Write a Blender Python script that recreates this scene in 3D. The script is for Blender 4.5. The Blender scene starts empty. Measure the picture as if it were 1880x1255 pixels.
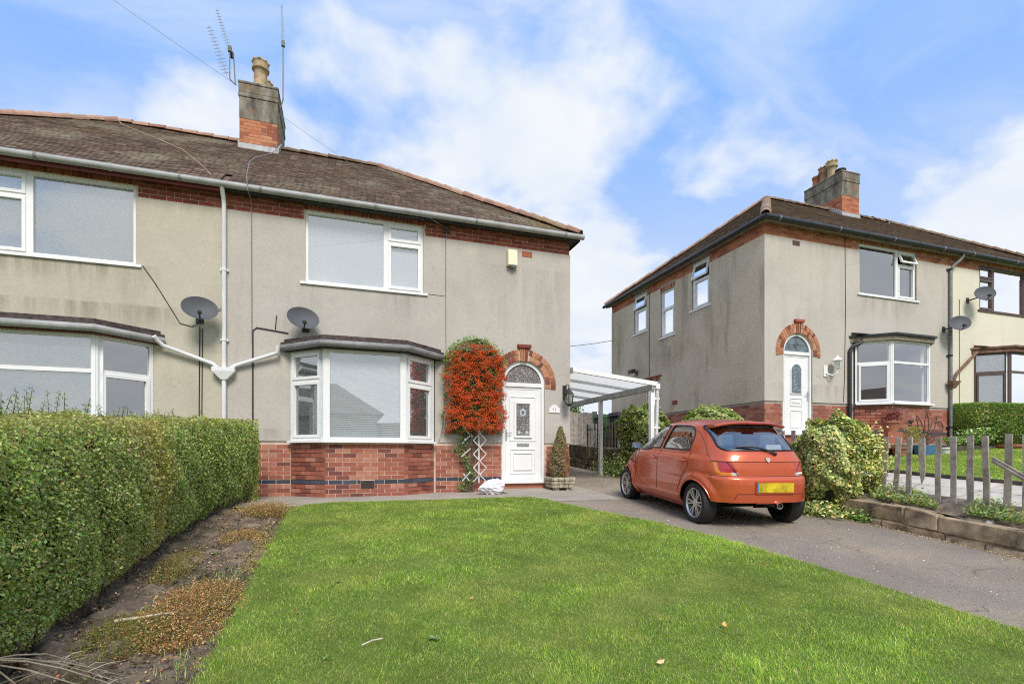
import bpy, math, random
import numpy as np
from mathutils import Vector, Matrix
random.seed(11); rng = np.random.default_rng(11)
sc = bpy.context.scene; COL = sc.collection
R = math.radians
# ------------------------------------------------------------------ camera
YAW = R(18.31); EYE = 1.45
cam = bpy.data.objects.new('camera', bpy.data.cameras.new('camera')); COL.objects.link(cam)
cam.location = (0, 0, EYE); cam.rotation_euler = (R(90), 0, -YAW)
cam.data.sensor_width = 36; cam.data.lens = 36*930/1880; cam.data.shift_y = 207.5/1880
cam.data.clip_start = .05; cam.data.clip_end = 2000
sc.camera = cam
# ------------------------------------------------------------------ sky, sun, exposure
W = bpy.data.worlds.new('World'); sc.world = W; W.use_nodes = True
SUN_EL, SUN_AZ = R(48), R(182)      # azimuth measured clockwise from +Y: the sun stands behind the camera
def build_world():
    nt = W.node_tree; nt.nodes.clear(); N = nt.nodes.new; L = nt.links.new
    out = N('ShaderNodeOutputWorld'); bg = N('ShaderNodeBackground'); bg.inputs[1].default_value = .10
    sky = N('ShaderNodeTexSky'); sky.sky_type = 'NISHITA'; sky.sun_disc = False
    sky.sun_elevation = SUN_EL; sky.sun_rotation = SUN_AZ; sky.altitude = 100
    sky.air_density = 1.0; sky.dust_density = .6; sky.ozone_density = 2.2
    hs = N('ShaderNodeHueSaturation'); hs.inputs['Saturation'].default_value = 1.15; hs.inputs['Value'].default_value = 1.75
    tint = N('ShaderNodeMixRGB'); tint.blend_type = 'MULTIPLY'; tint.inputs[0].default_value = 1; tint.inputs[2].default_value = (1.0, .965, 1.03, 1)
    L(sky.outputs[0], tint.inputs[1]); L(tint.outputs[0], hs.inputs['Color'])
    dk = N('ShaderNodeMixRGB'); dk.blend_type = 'DARKEN'; dk.inputs[0].default_value = 1; dk.inputs[2].default_value = (1.08, 2.05, 4.05, 1); L(hs.outputs[0], dk.inputs[1])
    tc = N('ShaderNodeTexCoord'); sep = N('ShaderNodeSeparateXYZ'); L(tc.outputs['Generated'], sep.inputs[0])
    def M(op, a, b=None, c=None):
        m = N('ShaderNodeMath'); m.operation = op
        for i, x in enumerate((a, b, c)):
            if x is None: continue
            if isinstance(x, (int, float)): m.inputs[i].default_value = x
            else: L(x, m.inputs[i])
        return m.outputs[0]
    z = M('MAXIMUM', sep.outputs[2], 0.0)
    zz = M('ADD', z, .30)
    cmb = N('ShaderNodeCombineXYZ'); L(M('DIVIDE', sep.outputs[0], zz), cmb.inputs[0]); L(M('DIVIDE', sep.outputs[1], zz), cmb.inputs[1])
    def noise(scale, off, det, rough, dist=0, stretch=(1, 1, 1)):
        mp = N('ShaderNodeMapping'); mp.inputs['Location'].default_value = off; mp.inputs['Scale'].default_value = stretch
        L(cmb.outputs[0], mp.inputs[0])
        n = N('ShaderNodeTexNoise'); n.inputs['Scale'].default_value = scale; n.inputs['Detail'].default_value = det
        n.inputs['Roughness'].default_value = rough; n.inputs['Distortion'].default_value = dist
        L(mp.outputs[0], n.inputs['Vector']); return n.outputs[0]
    n1 = noise(2.9, (-5.666, -13.325, .729), 9, .53, .12)
    n2 = noise(.9, (-17.508, -7.908, 3.016), 2, .5)
    cov = M('ADD', M('MULTIPLY', n1, .8), M('MULTIPLY', n2, .62))
    cov = M('ADD', cov, M('MULTIPLY', M('SUBTRACT', .62, z), .42))      # more cloud towards the horizon
    mr = N('ShaderNodeMapRange'); mr.interpolation_type = 'SMOOTHSTEP'
    mr.inputs[1].default_value = .635; mr.inputs[2].default_value = .83
    L(cov, mr.inputs[0])
    veil = N('ShaderNodeMapRange'); veil.interpolation_type = 'SMOOTHSTEP'; veil.inputs[1].default_value = .60; veil.inputs[2].default_value = .10
    L(z, veil.inputs[0])
    n4 = noise(1.3, (2.7, 8.1, 0), 7, .6, .5, (1, 2.4, 1)); ci = N('ShaderNodeMapRange'); ci.interpolation_type = 'SMOOTHSTEP'; ci.inputs[1].default_value = .34; ci.inputs[2].default_value = .72; L(n4, ci.inputs[0])
    fac = M('MAXIMUM', M('MAXIMUM', mr.outputs[0], M('MULTIPLY', ci.outputs[0], .62)), M('MULTIPLY', veil.outputs[0], .85))
    n3 = noise(5.5, (1.1, 5.2, 0), 6, .55)
    cr = N('ShaderNodeMapRange'); cr.inputs[1].default_value = .3; cr.inputs[2].default_value = .72; L(n3, cr.inputs[0])
    mixc = N('ShaderNodeMixRGB'); mixc.inputs[1].default_value = (3.2, 3.5, 3.95, 1); mixc.inputs[2].default_value = (3.78, 3.9, 4.02, 1)
    L(cr.outputs[0], mixc.inputs[0])
    mx = N('ShaderNodeMixRGB'); L(fac, mx.inputs[0]); L(dk.outputs[0], mx.inputs[1]); L(mixc.outputs[0], mx.inputs[2])
    L(mx.outputs[0], bg.inputs[0]); L(bg.outputs[0], out.inputs[0])
build_world()
sun = bpy.data.objects.new('sun', bpy.data.lights.new('sun', 'SUN')); COL.objects.link(sun)
sun.data.energy = 1.5; sun.data.angle = R(22); sun.data.color = (1, .94, .85)
sd = Vector((math.sin(SUN_AZ)*math.cos(SUN_EL), math.cos(SUN_AZ)*math.cos(SUN_EL), math.sin(SUN_EL)))
sun.rotation_euler = (-sd).to_track_quat('-Z', 'Y').to_euler(); sun.location = sd*40
vs = sc.view_settings; vs.view_transform = 'Standard'; vs.look = 'None'; vs.gamma = 1; vs.use_curve_mapping = False
vs.exposure = 1.30
sc.cycles.max_bounces = 6; sc.cycles.transparent_max_bounces = 12; sc.cycles.sample_clamp_indirect = 6
sc.cycles.use_denoising = False; sc.cycles.filter_width = 1.1
# ------------------------------------------------------------------ materials
MATS = {}
def newmat(name):
    m = bpy.data.materials.new(name); m.use_nodes = True; nt = m.node_tree; nt.nodes.clear()
    out = nt.nodes.new('ShaderNodeOutputMaterial'); MATS[name] = m
    return m, nt, nt.nodes.new, nt.links.new, out
def ramp(nt, fac, stops, interp='LINEAR'):
    r = nt.nodes.new('ShaderNodeValToRGB'); r.color_ramp.interpolation = interp
    els = r.color_ramp.elements
    while len(els) < len(stops): els.new(.5)
    for e, (p, c) in zip(els, stops): e.position = p; e.color = (*c, 1)
    nt.links.new(fac, r.inputs[0]); return r.outputs[0]
def tnoise(nt, scale, detail=4, rough=.55, coord='pos', stretch=(1, 1, 1), off=(0, 0, 0), dist=0.):
    if coord == 'pos': src = nt.nodes.new('ShaderNodeNewGeometry').outputs['Position']
    else: src = nt.nodes.new('ShaderNodeTexCoord').outputs['Object']
    mp = nt.nodes.new('ShaderNodeMapping'); mp.inputs['Scale'].default_value = stretch; mp.inputs['Location'].default_value = off
    nt.links.new(src, mp.inputs[0])
    n = nt.nodes.new('ShaderNodeTexNoise'); n.inputs['Scale'].default_value = scale; n.inputs['Detail'].default_value = detail
    n.inputs['Roughness'].default_value = rough; n.inputs['Distortion'].default_value = dist
    nt.links.new(mp.outputs[0], n.inputs['Vector']); return n.outputs[0]
def prand(nt):      # one random number per piece: object random + the piece's own attribute
    a = nt.nodes.new('ShaderNodeAttribute'); a.attribute_name = 'rnd'
    o = nt.nodes.new('ShaderNodeObjectInfo')
    s = nt.nodes.new('ShaderNodeMath'); s.operation = 'ADD'; nt.links.new(a.outputs['Fac'], s.inputs[0]); nt.links.new(o.outputs['Random'], s.inputs[1])
    f = nt.nodes.new('ShaderNodeMath'); f.operation = 'FRACT'; nt.links.new(s.outputs[0], f.inputs[0]); return f.outputs[0]
def mixc(nt, fac, a, b, mode='MIX'):
    m = nt.nodes.new('ShaderNodeMixRGB'); m.blend_type = mode
    for i, x in enumerate((fac, a, b)):
        if isinstance(x, (int, float)): m.inputs[i].default_value = x
        elif isinstance(x, tuple): m.inputs[i].default_value = (*x[:3], 1)
        else: nt.links.new(x, m.inputs[i])
    return m.outputs[0]
def mrange(nt, x, a, b, c=0., d=1., smooth=True):
    m = nt.nodes.new('ShaderNodeMapRange'); m.interpolation_type = 'SMOOTHSTEP' if smooth else 'LINEAR'
    for i, q in enumerate((a, b, c, d)): m.inputs[i+1].default_value = q
    nt.links.new(x, m.inputs[0]); return m.outputs[0]
def mth(nt, op, a, b=0.):
    m = nt.nodes.new('ShaderNodeMath'); m.operation = op
    for i, x in enumerate((a, b)):
        if isinstance(x, (int, float)): m.inputs[i].default_value = x
        else: nt.links.new(x, m.inputs[i])
    return m.outputs[0]
def bump(nt, h, strength=.3, dist=.01):
    b = nt.nodes.new('ShaderNodeBump'); b.inputs['Strength'].default_value = strength; b.inputs['Distance'].default_value = dist
    nt.links.new(h, b.inputs['Height']); return b.outputs[0]
def pbsdf(nt, col, rough=.6, metal=0., normal=None, spec=.5, coat=0.):
    p = nt.nodes.new('ShaderNodeBsdfPrincipled')
    if isinstance(col, tuple): p.inputs['Base Color'].default_value = (*col[:3], 1)
    else: nt.links.new(col, p.inputs['Base Color'])
    if isinstance(rough, (int, float)): p.inputs['Roughness'].default_value = rough
    else: nt.links.new(rough, p.inputs['Roughness'])
    p.inputs['Metallic'].default_value = metal; p.inputs['Specular IOR Level'].default_value = spec
    p.inputs['Coat Weight'].default_value = coat; p.inputs['Coat Roughness'].default_value = .04
    if normal is not None: nt.links.new(normal, p.inputs['Normal'])
    return p.outputs[0]
def simple(name, col, rough=.55, metal=0., var=.12, vs=3., bs=90., bst=.12, spec=.5, coat=0., pr=0.):
    """plain material: base colour with mottling, dirt and fine relief"""
    m, nt, N, L, out = newmat(name)
    d = tuple(c*(1-var*1.6) for c in col); b = tuple(min(1, c*(1+var*.8)) for c in col)
    c = ramp(nt, tnoise(nt, vs, 5, .6), [(.3, d), (.7, b)])
    if pr:
        c = mixc(nt, 1., c, ramp(nt, prand(nt), [(0, (1-pr,)*3), (1, (1+pr*.3,)*3)]), 'MULTIPLY')
    nrm = bump(nt, tnoise(nt, bs, 4, .6), bst, .004) if bst else None
    L(pbsdf(nt, c, rough, metal, nrm, spec, coat), out.inputs[0]); return m
def stucco(name, base, dark, stain, streaks=()):
    m, nt, N, L, out = newmat(name)
    c = ramp(nt, tnoise(nt, .9, 6, .62, off=(len(name)*1.7, 3, 1), dist=.4), [(.25, dark), (.52, base), (.8, tuple(x*1.1 for x in base))])
    st = mrange(nt, tnoise(nt, 1.7, 6, .65, stretch=(1.6, 1.6, .22), off=(2, 5, 7)), .50, .78)
    c = mixc(nt, mth(nt, 'MULTIPLY', st, .55), c, stain)
    blot = mrange(nt, tnoise(nt, 3.6, 5, .6, off=(9, 1, 4)), .60, .74)
    c = mixc(nt, mth(nt, 'MULTIPLY', blot, .28), c, tuple(x*.6 for x in stain))
    sx_ = N('ShaderNodeSeparateXYZ'); L(N('ShaderNodeNewGeometry').outputs['Position'], sx_.inputs[0])
    for (u0, u1, zt, ln, k_) in streaks:      # dirt washed down the wall from a sill or the eaves
        a = mth(nt, 'MULTIPLY', mrange(nt, sx_.outputs[0], u0-.08, u0+min(.5, (u1-u0)*.4)), mrange(nt, sx_.outputs[0], u1+.08, u1-min(.5, (u1-u0)*.4)))
        b = mth(nt, 'MULTIPLY', mrange(nt, sx_.outputs[2], zt-ln, zt), mrange(nt, sx_.outputs[2], zt+.03, zt-.01))
        n_ = mrange(nt, tnoise(nt, 5, 5, .7, stretch=(1, 1, .09), off=(zt, u0, 0)), .36, .66)
        c = mixc(nt, mth(nt, 'MULTIPLY', mth(nt, 'MULTIPLY', mth(nt, 'MULTIPLY', a, b), n_), k_), c, tuple(x*.62 for x in stain))
    vo = N('ShaderNodeTexVoronoi'); vo.feature = 'DISTANCE_TO_EDGE'; vo.inputs['Scale'].default_value = .42
    wob = N('ShaderNodeTexNoise'); wob.inputs['Scale'].default_value = 2.2; wob.inputs['Detail'].default_value = 5; gp = N('ShaderNodeNewGeometry'); L(gp.outputs['Position'], wob.inputs['Vector'])
    wv = N('ShaderNodeVectorMath'); wv.operation = 'MULTIPLY_ADD'; wv.inputs[1].default_value = (.5, .5, .5); L(wob.outputs['Color'], wv.inputs[0]); L(gp.outputs['Position'], wv.inputs[2]); L(wv.outputs[0], vo.inputs['Vector'])
    ck = mth(nt, 'MULTIPLY', mrange(nt, vo.outputs['Distance'], .005, .001), mrange(nt, tnoise(nt, .7, 2, .5, off=(6, 6, 6)), .5, .62))
    c = mixc(nt, mth(nt, 'MULTIPLY', ck, .16), c, tuple(x*.5 for x in stain))
    fine = tnoise(nt, 26, 5, .7)
    c = mixc(nt, .35, c, ramp(nt, fine, [(.3, tuple(x*.78 for x in base)), (.7, tuple(x*1.15 for x in base))]))
    h = mth(nt, 'ADD', mth(nt, 'MULTIPLY', tnoise(nt, 160, 3, .6), .5), mth(nt, 'MULTIPLY', tnoise(nt, 7, 3, .5), 1.6))
    L(pbsdf(nt, c, .92, 0, bump(nt, h, .35, .008), .25), out.inputs[0]); return m
def brickmat(name, stops, soot=.25):
    m, nt, N, L, out = newmat(name)
    c = ramp(nt, prand(nt), stops)
    c = mixc(nt, .45, c, mixc(nt, 1., c, ramp(nt, tnoise(nt, 16, 5, .65), [(.25, (.55,)*3), (.75, (1.35,)*3)]), 'MULTIPLY'))
    bl = mrange(nt, tnoise(nt, 1.3, 4, .6, off=(4, 4, 4)), .5, .75)
    c = mixc(nt, mth(nt, 'MULTIPLY', bl, soot), c, (.09, .06, .05))
    w = mrange(nt, tnoise(nt, 5, 5, .7, off=(1, 8, 2)), .60, .8)
    c = mixc(nt, mth(nt, 'MULTIPLY', w, .22), c, (.55, .42, .36))
    L(pbsdf(nt, c, .85, 0, bump(nt, tnoise(nt, 120, 4, .65), .5, .006), .3), out.inputs[0]); return m
BR = [(0, (.16, .06, .05)), (.12, (.21, .07, .053)), (.16, (.28, .09, .06)), (.5, (.34, .115, .075)), (.75, (.39, .15, .095)), (1, (.43, .20, .14))]
brickmat('red_brick', BR)
brickmat('band_brick', [(0, (.20, .05, .035)), (.5, (.30, .075, .045)), (1, (.38, .12, .07))], .35)
brickmat('orange_brick', [(0, (.30, .09, .05)), (.6, (.48, .17, .08)), (1, (.52, .24, .12))], .3)
brickmat('arch_brick_clay', [(0, (.15, .055, .04)), (.35, (.28, .09, .05)), (.4, (.40, .16, .08)), (1, (.50, .25, .14))], .15)
brickmat('blue_brick', [(0, (.035, .04, .055)), (1, (.085, .095, .12))], .1)
simple('mortar', (.62, .47, .39), .95, var=.15, vs=9, bst=.4)
simple('mortar_grey', (.38, .33, .29), .95, var=.2, vs=9, bst=.4)
stucco('stucco_grey', (.475, .44, .395), (.39, .36, .32), (.25, .225, .19), [(-.80, -.5, 4.52, .9, .8), (.6, 1.5, 4.52, .7, .6), (-1.2, 1.9, 3.62, -.0001, 0), (-2.0, 4.5, 5.69, .55, .25), (2.6, 4.6, 5.3, 3.2, .38), (-2., 4.5, 1.9, .25, .5)])
stucco('stucco_olive', (.485, .445, .36), (.40, .365, .285), (.25, .21, .14), [(-6, -3.15, 4.56, .5, .8), (-6, -2.5, 3.9, .5, .8), (-3.3, -2.9, 4.56, 1.2, .6), (-6, -1.9, 5.69, .4, .3)])
stucco('stucco_pale', (.50, .46, .41), (.41, .375, .325), (.31, .27, .22), [(12.5, 15, 5.58, .8, .6), (9.6, 16, 6.75, .6, .35), (9.6, 12.4, 3.2, .5, .5)])
stucco('stucco_cream', (.68, .64, .52), (.62, .58, .46), (.55, .50, .39))
def sidestucco():
    m, nt, N, L, out = newmat('stucco_stained')
    c = ramp(nt, tnoise(nt, .55, 6, .6, off=(5, 2, 9), dist=.6), [(.3, (.40, .325, .22)), (.5, (.58, .49, .37)), (.68, (.68, .60, .48))])
    c = mixc(nt, .4, c, ramp(nt, tnoise(nt, 22, 5, .7), [(.3, (.40, .33, .24)), (.7, (.70, .61, .49))]))
    up = mrange(nt, tnoise(nt, 2.2, 5, .65, stretch=(1, 1, .16), off=(3, 7, 1)), .52, .72); c = mixc(nt, mth(nt, 'MULTIPLY', up, .5), c, (.20, .165, .11))
    L(pbsdf(nt, c, .93, 0, bump(nt, tnoise(nt, 120, 4, .6), .35, .006), .2), out.inputs[0])
sidestucco()
def chimrender():
    m, nt, N, L, out = newmat('weathered_render')
    c = ramp(nt, tnoise(nt, 3.5, 6, .65, stretch=(1.5, 1.5, .6)), [(.3, (.085, .075, .06)), (.5, (.21, .19, .155)), (.7, (.36, .33, .27))])
    ge = mrange(nt, tnoise(nt, 4.5, 5, .6, off=(3, 3, 8)), .56, .70)
    c = mixc(nt, mth(nt, 'MULTIPLY', ge, .75), c, (.20, .15, .045))
    rb = mrange(nt, tnoise(nt, 2.6, 5, .65, off=(7, 3, 2)), .56, .66); c = mixc(nt, mth(nt, 'MULTIPLY', rb, .8), c, (.33, .16, .09))
    L(pbsdf(nt, c, .95, 0, bump(nt, tnoise(nt, 40, 6, .7), .8, .02), .2), out.inputs[0])
chimrender()
def tilemat(name, stops, lichen=.5):
    m, nt, N, L, out = newmat(name)
    c = ramp(nt, prand(nt), stops)
    c = mixc(nt, .6, c, mixc(nt, 1., c, ramp(nt, tnoise(nt, 9, 6, .7), [(.25, (.45,)*3), (.75, (1.5,)*3)]), 'MULTIPLY'))
    li = mrange(nt, mth(nt, 'ADD', mth(nt, 'MULTIPLY', tnoise(nt, .75, 3, .5, off=(2.2, 0, 1)), .62), mth(nt, 'MULTIPLY', tnoise(nt, 11, 5, .7), .38)), .50, .62)
    c = mixc(nt, mth(nt, 'MULTIPLY', li, lichen), c, (.30, .27, .19))
    ye = mrange(nt, mth(nt, 'ADD', mth(nt, 'MULTIPLY', tnoise(nt, .6, 3, .5, off=(8, 3, 6)), .6), mth(nt, 'MULTIPLY', tnoise(nt, 14, 5, .7), .4)), .565, .66)
    c = mixc(nt, mth(nt, 'MULTIPLY', ye, lichen), c, (.26, .17, .035))
    L(pbsdf(nt, c, .9, 0, bump(nt, tnoise(nt, 70, 5, .65), .5, .006), .25), out.inputs[0])
tilemat('roof_clay', [(0, (.085, .060, .042)), (.4, (.13, .088, .062)), (.8, (.175, .118, .084)), (.9, (.15, .10, .07)), (1, (.27, .195, .15))], .6)
tilemat('roof_clay_dark', [(0, (.10, .07, .052)), (.6, (.15, .105, .078)), (1, (.20, .145, .11))], .25)
tilemat('ridge_clay', [(0, (.28, .15, .105)), (1, (.46, .29, .21))], .4)
tilemat('ridge_mossy', [(0, (.12, .085, .055)), (.6, (.19, .125, .085)), (1, (.32, .21, .15))], .6)
simple('upvc_white', (.80, .80, .80), .35, var=.04, vs=2, bst=0)
simple('upvc_brown', (.085, .032, .026), .4, var=.15, vs=4, bst=.05)
simple('upvc_walnut', (.10, .065, .06), .4, var=.15, vs=4, bst=.05)
simple('gutter_grey', (.33, .335, .32), .5, var=.16, vs=5, bst=.08)
simple('pipe_white', (.72, .72, .72), .4, var=.08, vs=4, bst=.03)
simple('gutter_black', (.022, .024, .028), .38, var=.25, vs=6, bst=.05)
simple('gutter_lead', (.21, .21, .212), .5, var=.2, vs=6, bst=.1)
simple('pipe_rust', (.20, .105, .07), .75, var=.3, vs=8, bst=.25)
simple('fascia_black', (.045, .043, .042), .7, var=.35, vs=7, bst=.2)
simple('fascia_red', (.16, .024, .022), .55, var=.3, vs=6, bst=.2)
simple('fascia_tan', (.25, .205, .15), .7, var=.2, vs=5, bst=.1)
simple('lead_flashing', (.42, .43, .44), .55, var=.2, vs=9, bst=.2)
simple('slate_edge', (.085, .06, .055), .85, var=.5, vs=14, bst=.5)
simple('plastic_black', (.02, .02, .022), .45, var=.2, bst=.03)
simple('plastic_cream', (.78, .74, .52), .45, var=.06, bst=.03)
simple('dish_grey', (.085, .088, .10), .7, var=.1, vs=3, bst=.03)
simple('iron_black', (.028, .027, .027), .5, var=.3, bst=.1)
simple('iron_rust', (.10, .05, .038), .75, var=.3, vs=20, bst=.2)
simple('aluminium', (.55, .56, .57), .35, .9, var=.1, bst=.03)
simple('blind_grey', (.52, .55, .57), .5, var=.03, vs=1, bst=0)
simple('blind_white', (.86, .87, .86), .5, var=.03, vs=1, bst=0)
simple('curtain', (.70, .68, .66), .9, var=.1, vs=6, bst=.1)
simple('room_wall', (.34, .31, .28), .9, var=.05, bst=0)
simple('pot_buff', (.44, .33, .20), .85, var=.3, vs=7, bst=.4)
simple('pot_terracotta', (.40, .15, .08), .8, var=.2, vs=6, bst=.2)
simple('pot_brown', (.36, .20, .125), .8, var=.25, vs=7, bst=.3)
simple('planter_stone', (.44, .385, .28), .9, var=.35, vs=9, bst=.5)
simple('wood_grey', (.47, .41, .34), .9, var=.32, vs=9, bst=.7, pr=.25)
simple('wood_dark', (.15, .12, .075), .9, var=.35, vs=4, bst=.4, pr=.3)
simple('sleeper', (.105, .085, .068), .92, var=.4, vs=5, bst=.5, pr=.3)
simple('stone_sand', (.47, .355, .225), .93, var=.5, vs=6, bs=45, bst=.9, pr=.35)
simple('stone_dark', (.16, .13, .08), .95, var=.45, vs=4, bst=.6, pr=.35)
simple('pebble', (.50, .45, .38), .9, var=.3, vs=20, bst=.3, pr=.4)
simple('slab', (.56, .51, .44), .92, var=.14, vs=4, bst=.35, pr=.12)
simple('twig', (.60, .52, .41), .8, var=.2, vs=12, bst=.3, pr=.2)
simple('bark', (.12, .095, .07), .9, var=.35, vs=14, bst=.6)
simple('trellis_white', (.62, .61, .60), .6, var=.2, vs=14, bst=.15)
simple('bag', (.72, .71, .75), .38, var=.05, vs=9, bst=.3)
simple('bin_green', (.03, .10, .035), .5, var=.2, bst=.05)
simple('bin_black', (.028, .030, .036), .5, var=.2, bst=.05)
simple('blue_plastic', (.06, .16, .30), .45, var=.1, bst=.03)
simple('tyre', (.017, .017, .018), .75, var=.3, vs=20, bst=.2)
simple('alloy', (.60, .60, .59), .32, .85, var=.08, bst=0)
simple('brake', (.16, .15, .145), .5, .7, var=.2, bst=0)
simple('chrome', (.80, .80, .80), .12, 1, var=.02, bst=0)
simple('trim_black', (.012, .012, .013), .4, var=.1, bst=0)
simple('seat_fabric', (.075, .078, .09), .9, var=.15, vs=40, bst=.2)
simple('headrest_shell', (.19, .20, .24), .6, var=.1, bst=0)
simple('plate_yellow', (.66, .50, .02), .4, var=.30, vs=9, bst=0)
simple('plate_blue', (.08, .24, .42), .4, var=.05, bst=0)
simple('plate_smudge', (.36, .28, .03), .4, var=.3, vs=18, bst=0)
simple('badge_silver', (.62, .63, .62), .3, .7, var=.1, bst=0)
def paint():
    m, nt, N, L, out = newmat('copper_paint')
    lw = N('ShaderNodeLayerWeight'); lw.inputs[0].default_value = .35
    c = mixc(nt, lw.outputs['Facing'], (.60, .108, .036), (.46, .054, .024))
    c = mixc(nt, .1, c, ramp(nt, tnoise(nt, 900, 2, .5, 'obj'), [(.35, (.25, .03, .01)), (.65, (.8, .25, .1))]))
    p = N('ShaderNodeBsdfPrincipled'); L(c, p.inputs['Base Color']); p.inputs['Metallic'].default_value = .32
    p.inputs['Roughness'].default_value = .36; p.inputs['Coat Weight'].default_value = .7; p.inputs['Coat Roughness'].default_value = .10
    ge = N('ShaderNodeNewGeometry'); ib = N('ShaderNodeBsdfDiffuse'); ib.inputs[0].default_value = (.09, .09, .095, 1)      # the inside of the shell is grey trim
    mx = N('ShaderNodeMixShader'); L(ge.outputs['Backfacing'], mx.inputs[0]); L(p.outputs[0], mx.inputs[1]); L(ib.outputs[0], mx.inputs[2]); L(mx.outputs[0], out.inputs[0])
paint()
def glassmat(name, tint, base, rough=0., gl=(1, 1, 1)):
    m, nt, N, L, out = newmat(name)
    t = N('ShaderNodeBsdfTransparent'); t.inputs[0].default_value = (*tint, 1)
    g = N('ShaderNodeBsdfGlossy'); g.inputs['Roughness'].default_value = rough; g.inputs[0].default_value = (*gl, 1)
    f = N('ShaderNodeFresnel'); f.inputs[0].default_value = 1.5
    fac = mth(nt, 'MINIMUM', mth(nt, 'ADD', mth(nt, 'MULTIPLY', f.outputs[0], 1.3), base), 1.)
    L(bump(nt, tnoise(nt, .9, 2, .5), .02, .05), g.inputs['Normal'])
    mx = N('ShaderNodeMixShader'); L(fac, mx.inputs[0]); L(t.outputs[0], mx.inputs[1]); L(g.outputs[0], mx.inputs[2]); L(mx.outputs[0], out.inputs[0])
glassmat('window_glass', (.95, .97, .97), .28)
glassmat('car_glass', (.74, .79, .78), .22)
def obscure():
    m, nt, N, L, out = newmat('patterned_glass')
    v = N('ShaderNodeTexVoronoi'); v.inputs['Scale'].default_value = 38
    g = N('ShaderNodeNewGeometry'); L(g.outputs['Position'], v.inputs['Vector'])
    c = ramp(nt, v.outputs['Distance'], [(.15, (.07, .065, .07)), (.5, (.17, .15, .15)), (.8, (.32, .30, .30))])
    L(pbsdf(nt, c, .18, 0, bump(nt, v.outputs['Distance'], .6, .01)), out.inputs[0])
obscure()
simple('leaded_glass', (.14, .18, .21), .12, var=.3, vs=6, bst=.08)
simple('glass_motif', (.50, .56, .60), .3, var=.3, vs=30, bst=.1)
def lens(name, col, rough=.15):
    m, nt, N, L, out = newmat(name)
    L(pbsdf(nt, col, rough, 0, None, .6, .6), out.inputs[0])
lens('lamp_red', (.42, .018, .035), .3); lens('lamp_amber', (.75, .22, .005)); lens('lamp_clear', (.60, .58, .56))
def polycarb():
    m, nt, N, L, out = newmat('polycarbonate')
    d = N('ShaderNodeBsdfDiffuse'); d.inputs[0].default_value = (.82, .83, .84, 1)
    t = N('ShaderNodeBsdfTranslucent'); t.inputs[0].default_value = (.93, .92, .89, 1)
    g = N('ShaderNodeBsdfTransparent'); g.inputs[0].default_value = (.8, .84, .86, 1)
    a = N('ShaderNodeMixShader'); a.inputs[0].default_value = .78; L(d.outputs[0], a.inputs[1]); L(t.outputs[0], a.inputs[2])
    b = N('ShaderNodeMixShader'); b.inputs[0].default_value = .07; L(a.outputs[0], b.inputs[1]); L(g.outputs[0], b.inputs[2]); L(b.outputs[0], out.inputs[0])
polycarb()
def leafmat(name, rough=.45, trans=.3, spec=.35, gain=1.):
    m, nt, N, L, out = newmat(name)
    a = N('ShaderNodeAttribute'); a.attribute_name = 'col'
    c = mixc(nt, 1., a.outputs['Color'], ramp(nt, tnoise(nt, 60, 3, .6), [(.3, (gain*.75,)*3), (.7, (gain*1.2,)*3)]), 'MULTIPLY')
    p = pbsdf(nt, c, rough, 0, None, spec)
    t = N('ShaderNodeBsdfTranslucent'); L(mixc(nt, 1., c, (1.25, 1.35, .7), 'MULTIPLY'), t.inputs[0])
    mx = N('ShaderNodeMixShader'); mx.inputs[0].default_value = trans; L(p, mx.inputs[1]); L(t.outputs[0], mx.inputs[2]); L(mx.outputs[0], out.inputs[0])
leafmat('leaf', .38, .36, .45, 2.6); leafmat('grass_blade', .6, .5, .12, 2.7); leafmat('berry', .3, 0., .5); leafmat('dry_plant', .8, .25, .1, 2.1)
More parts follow.
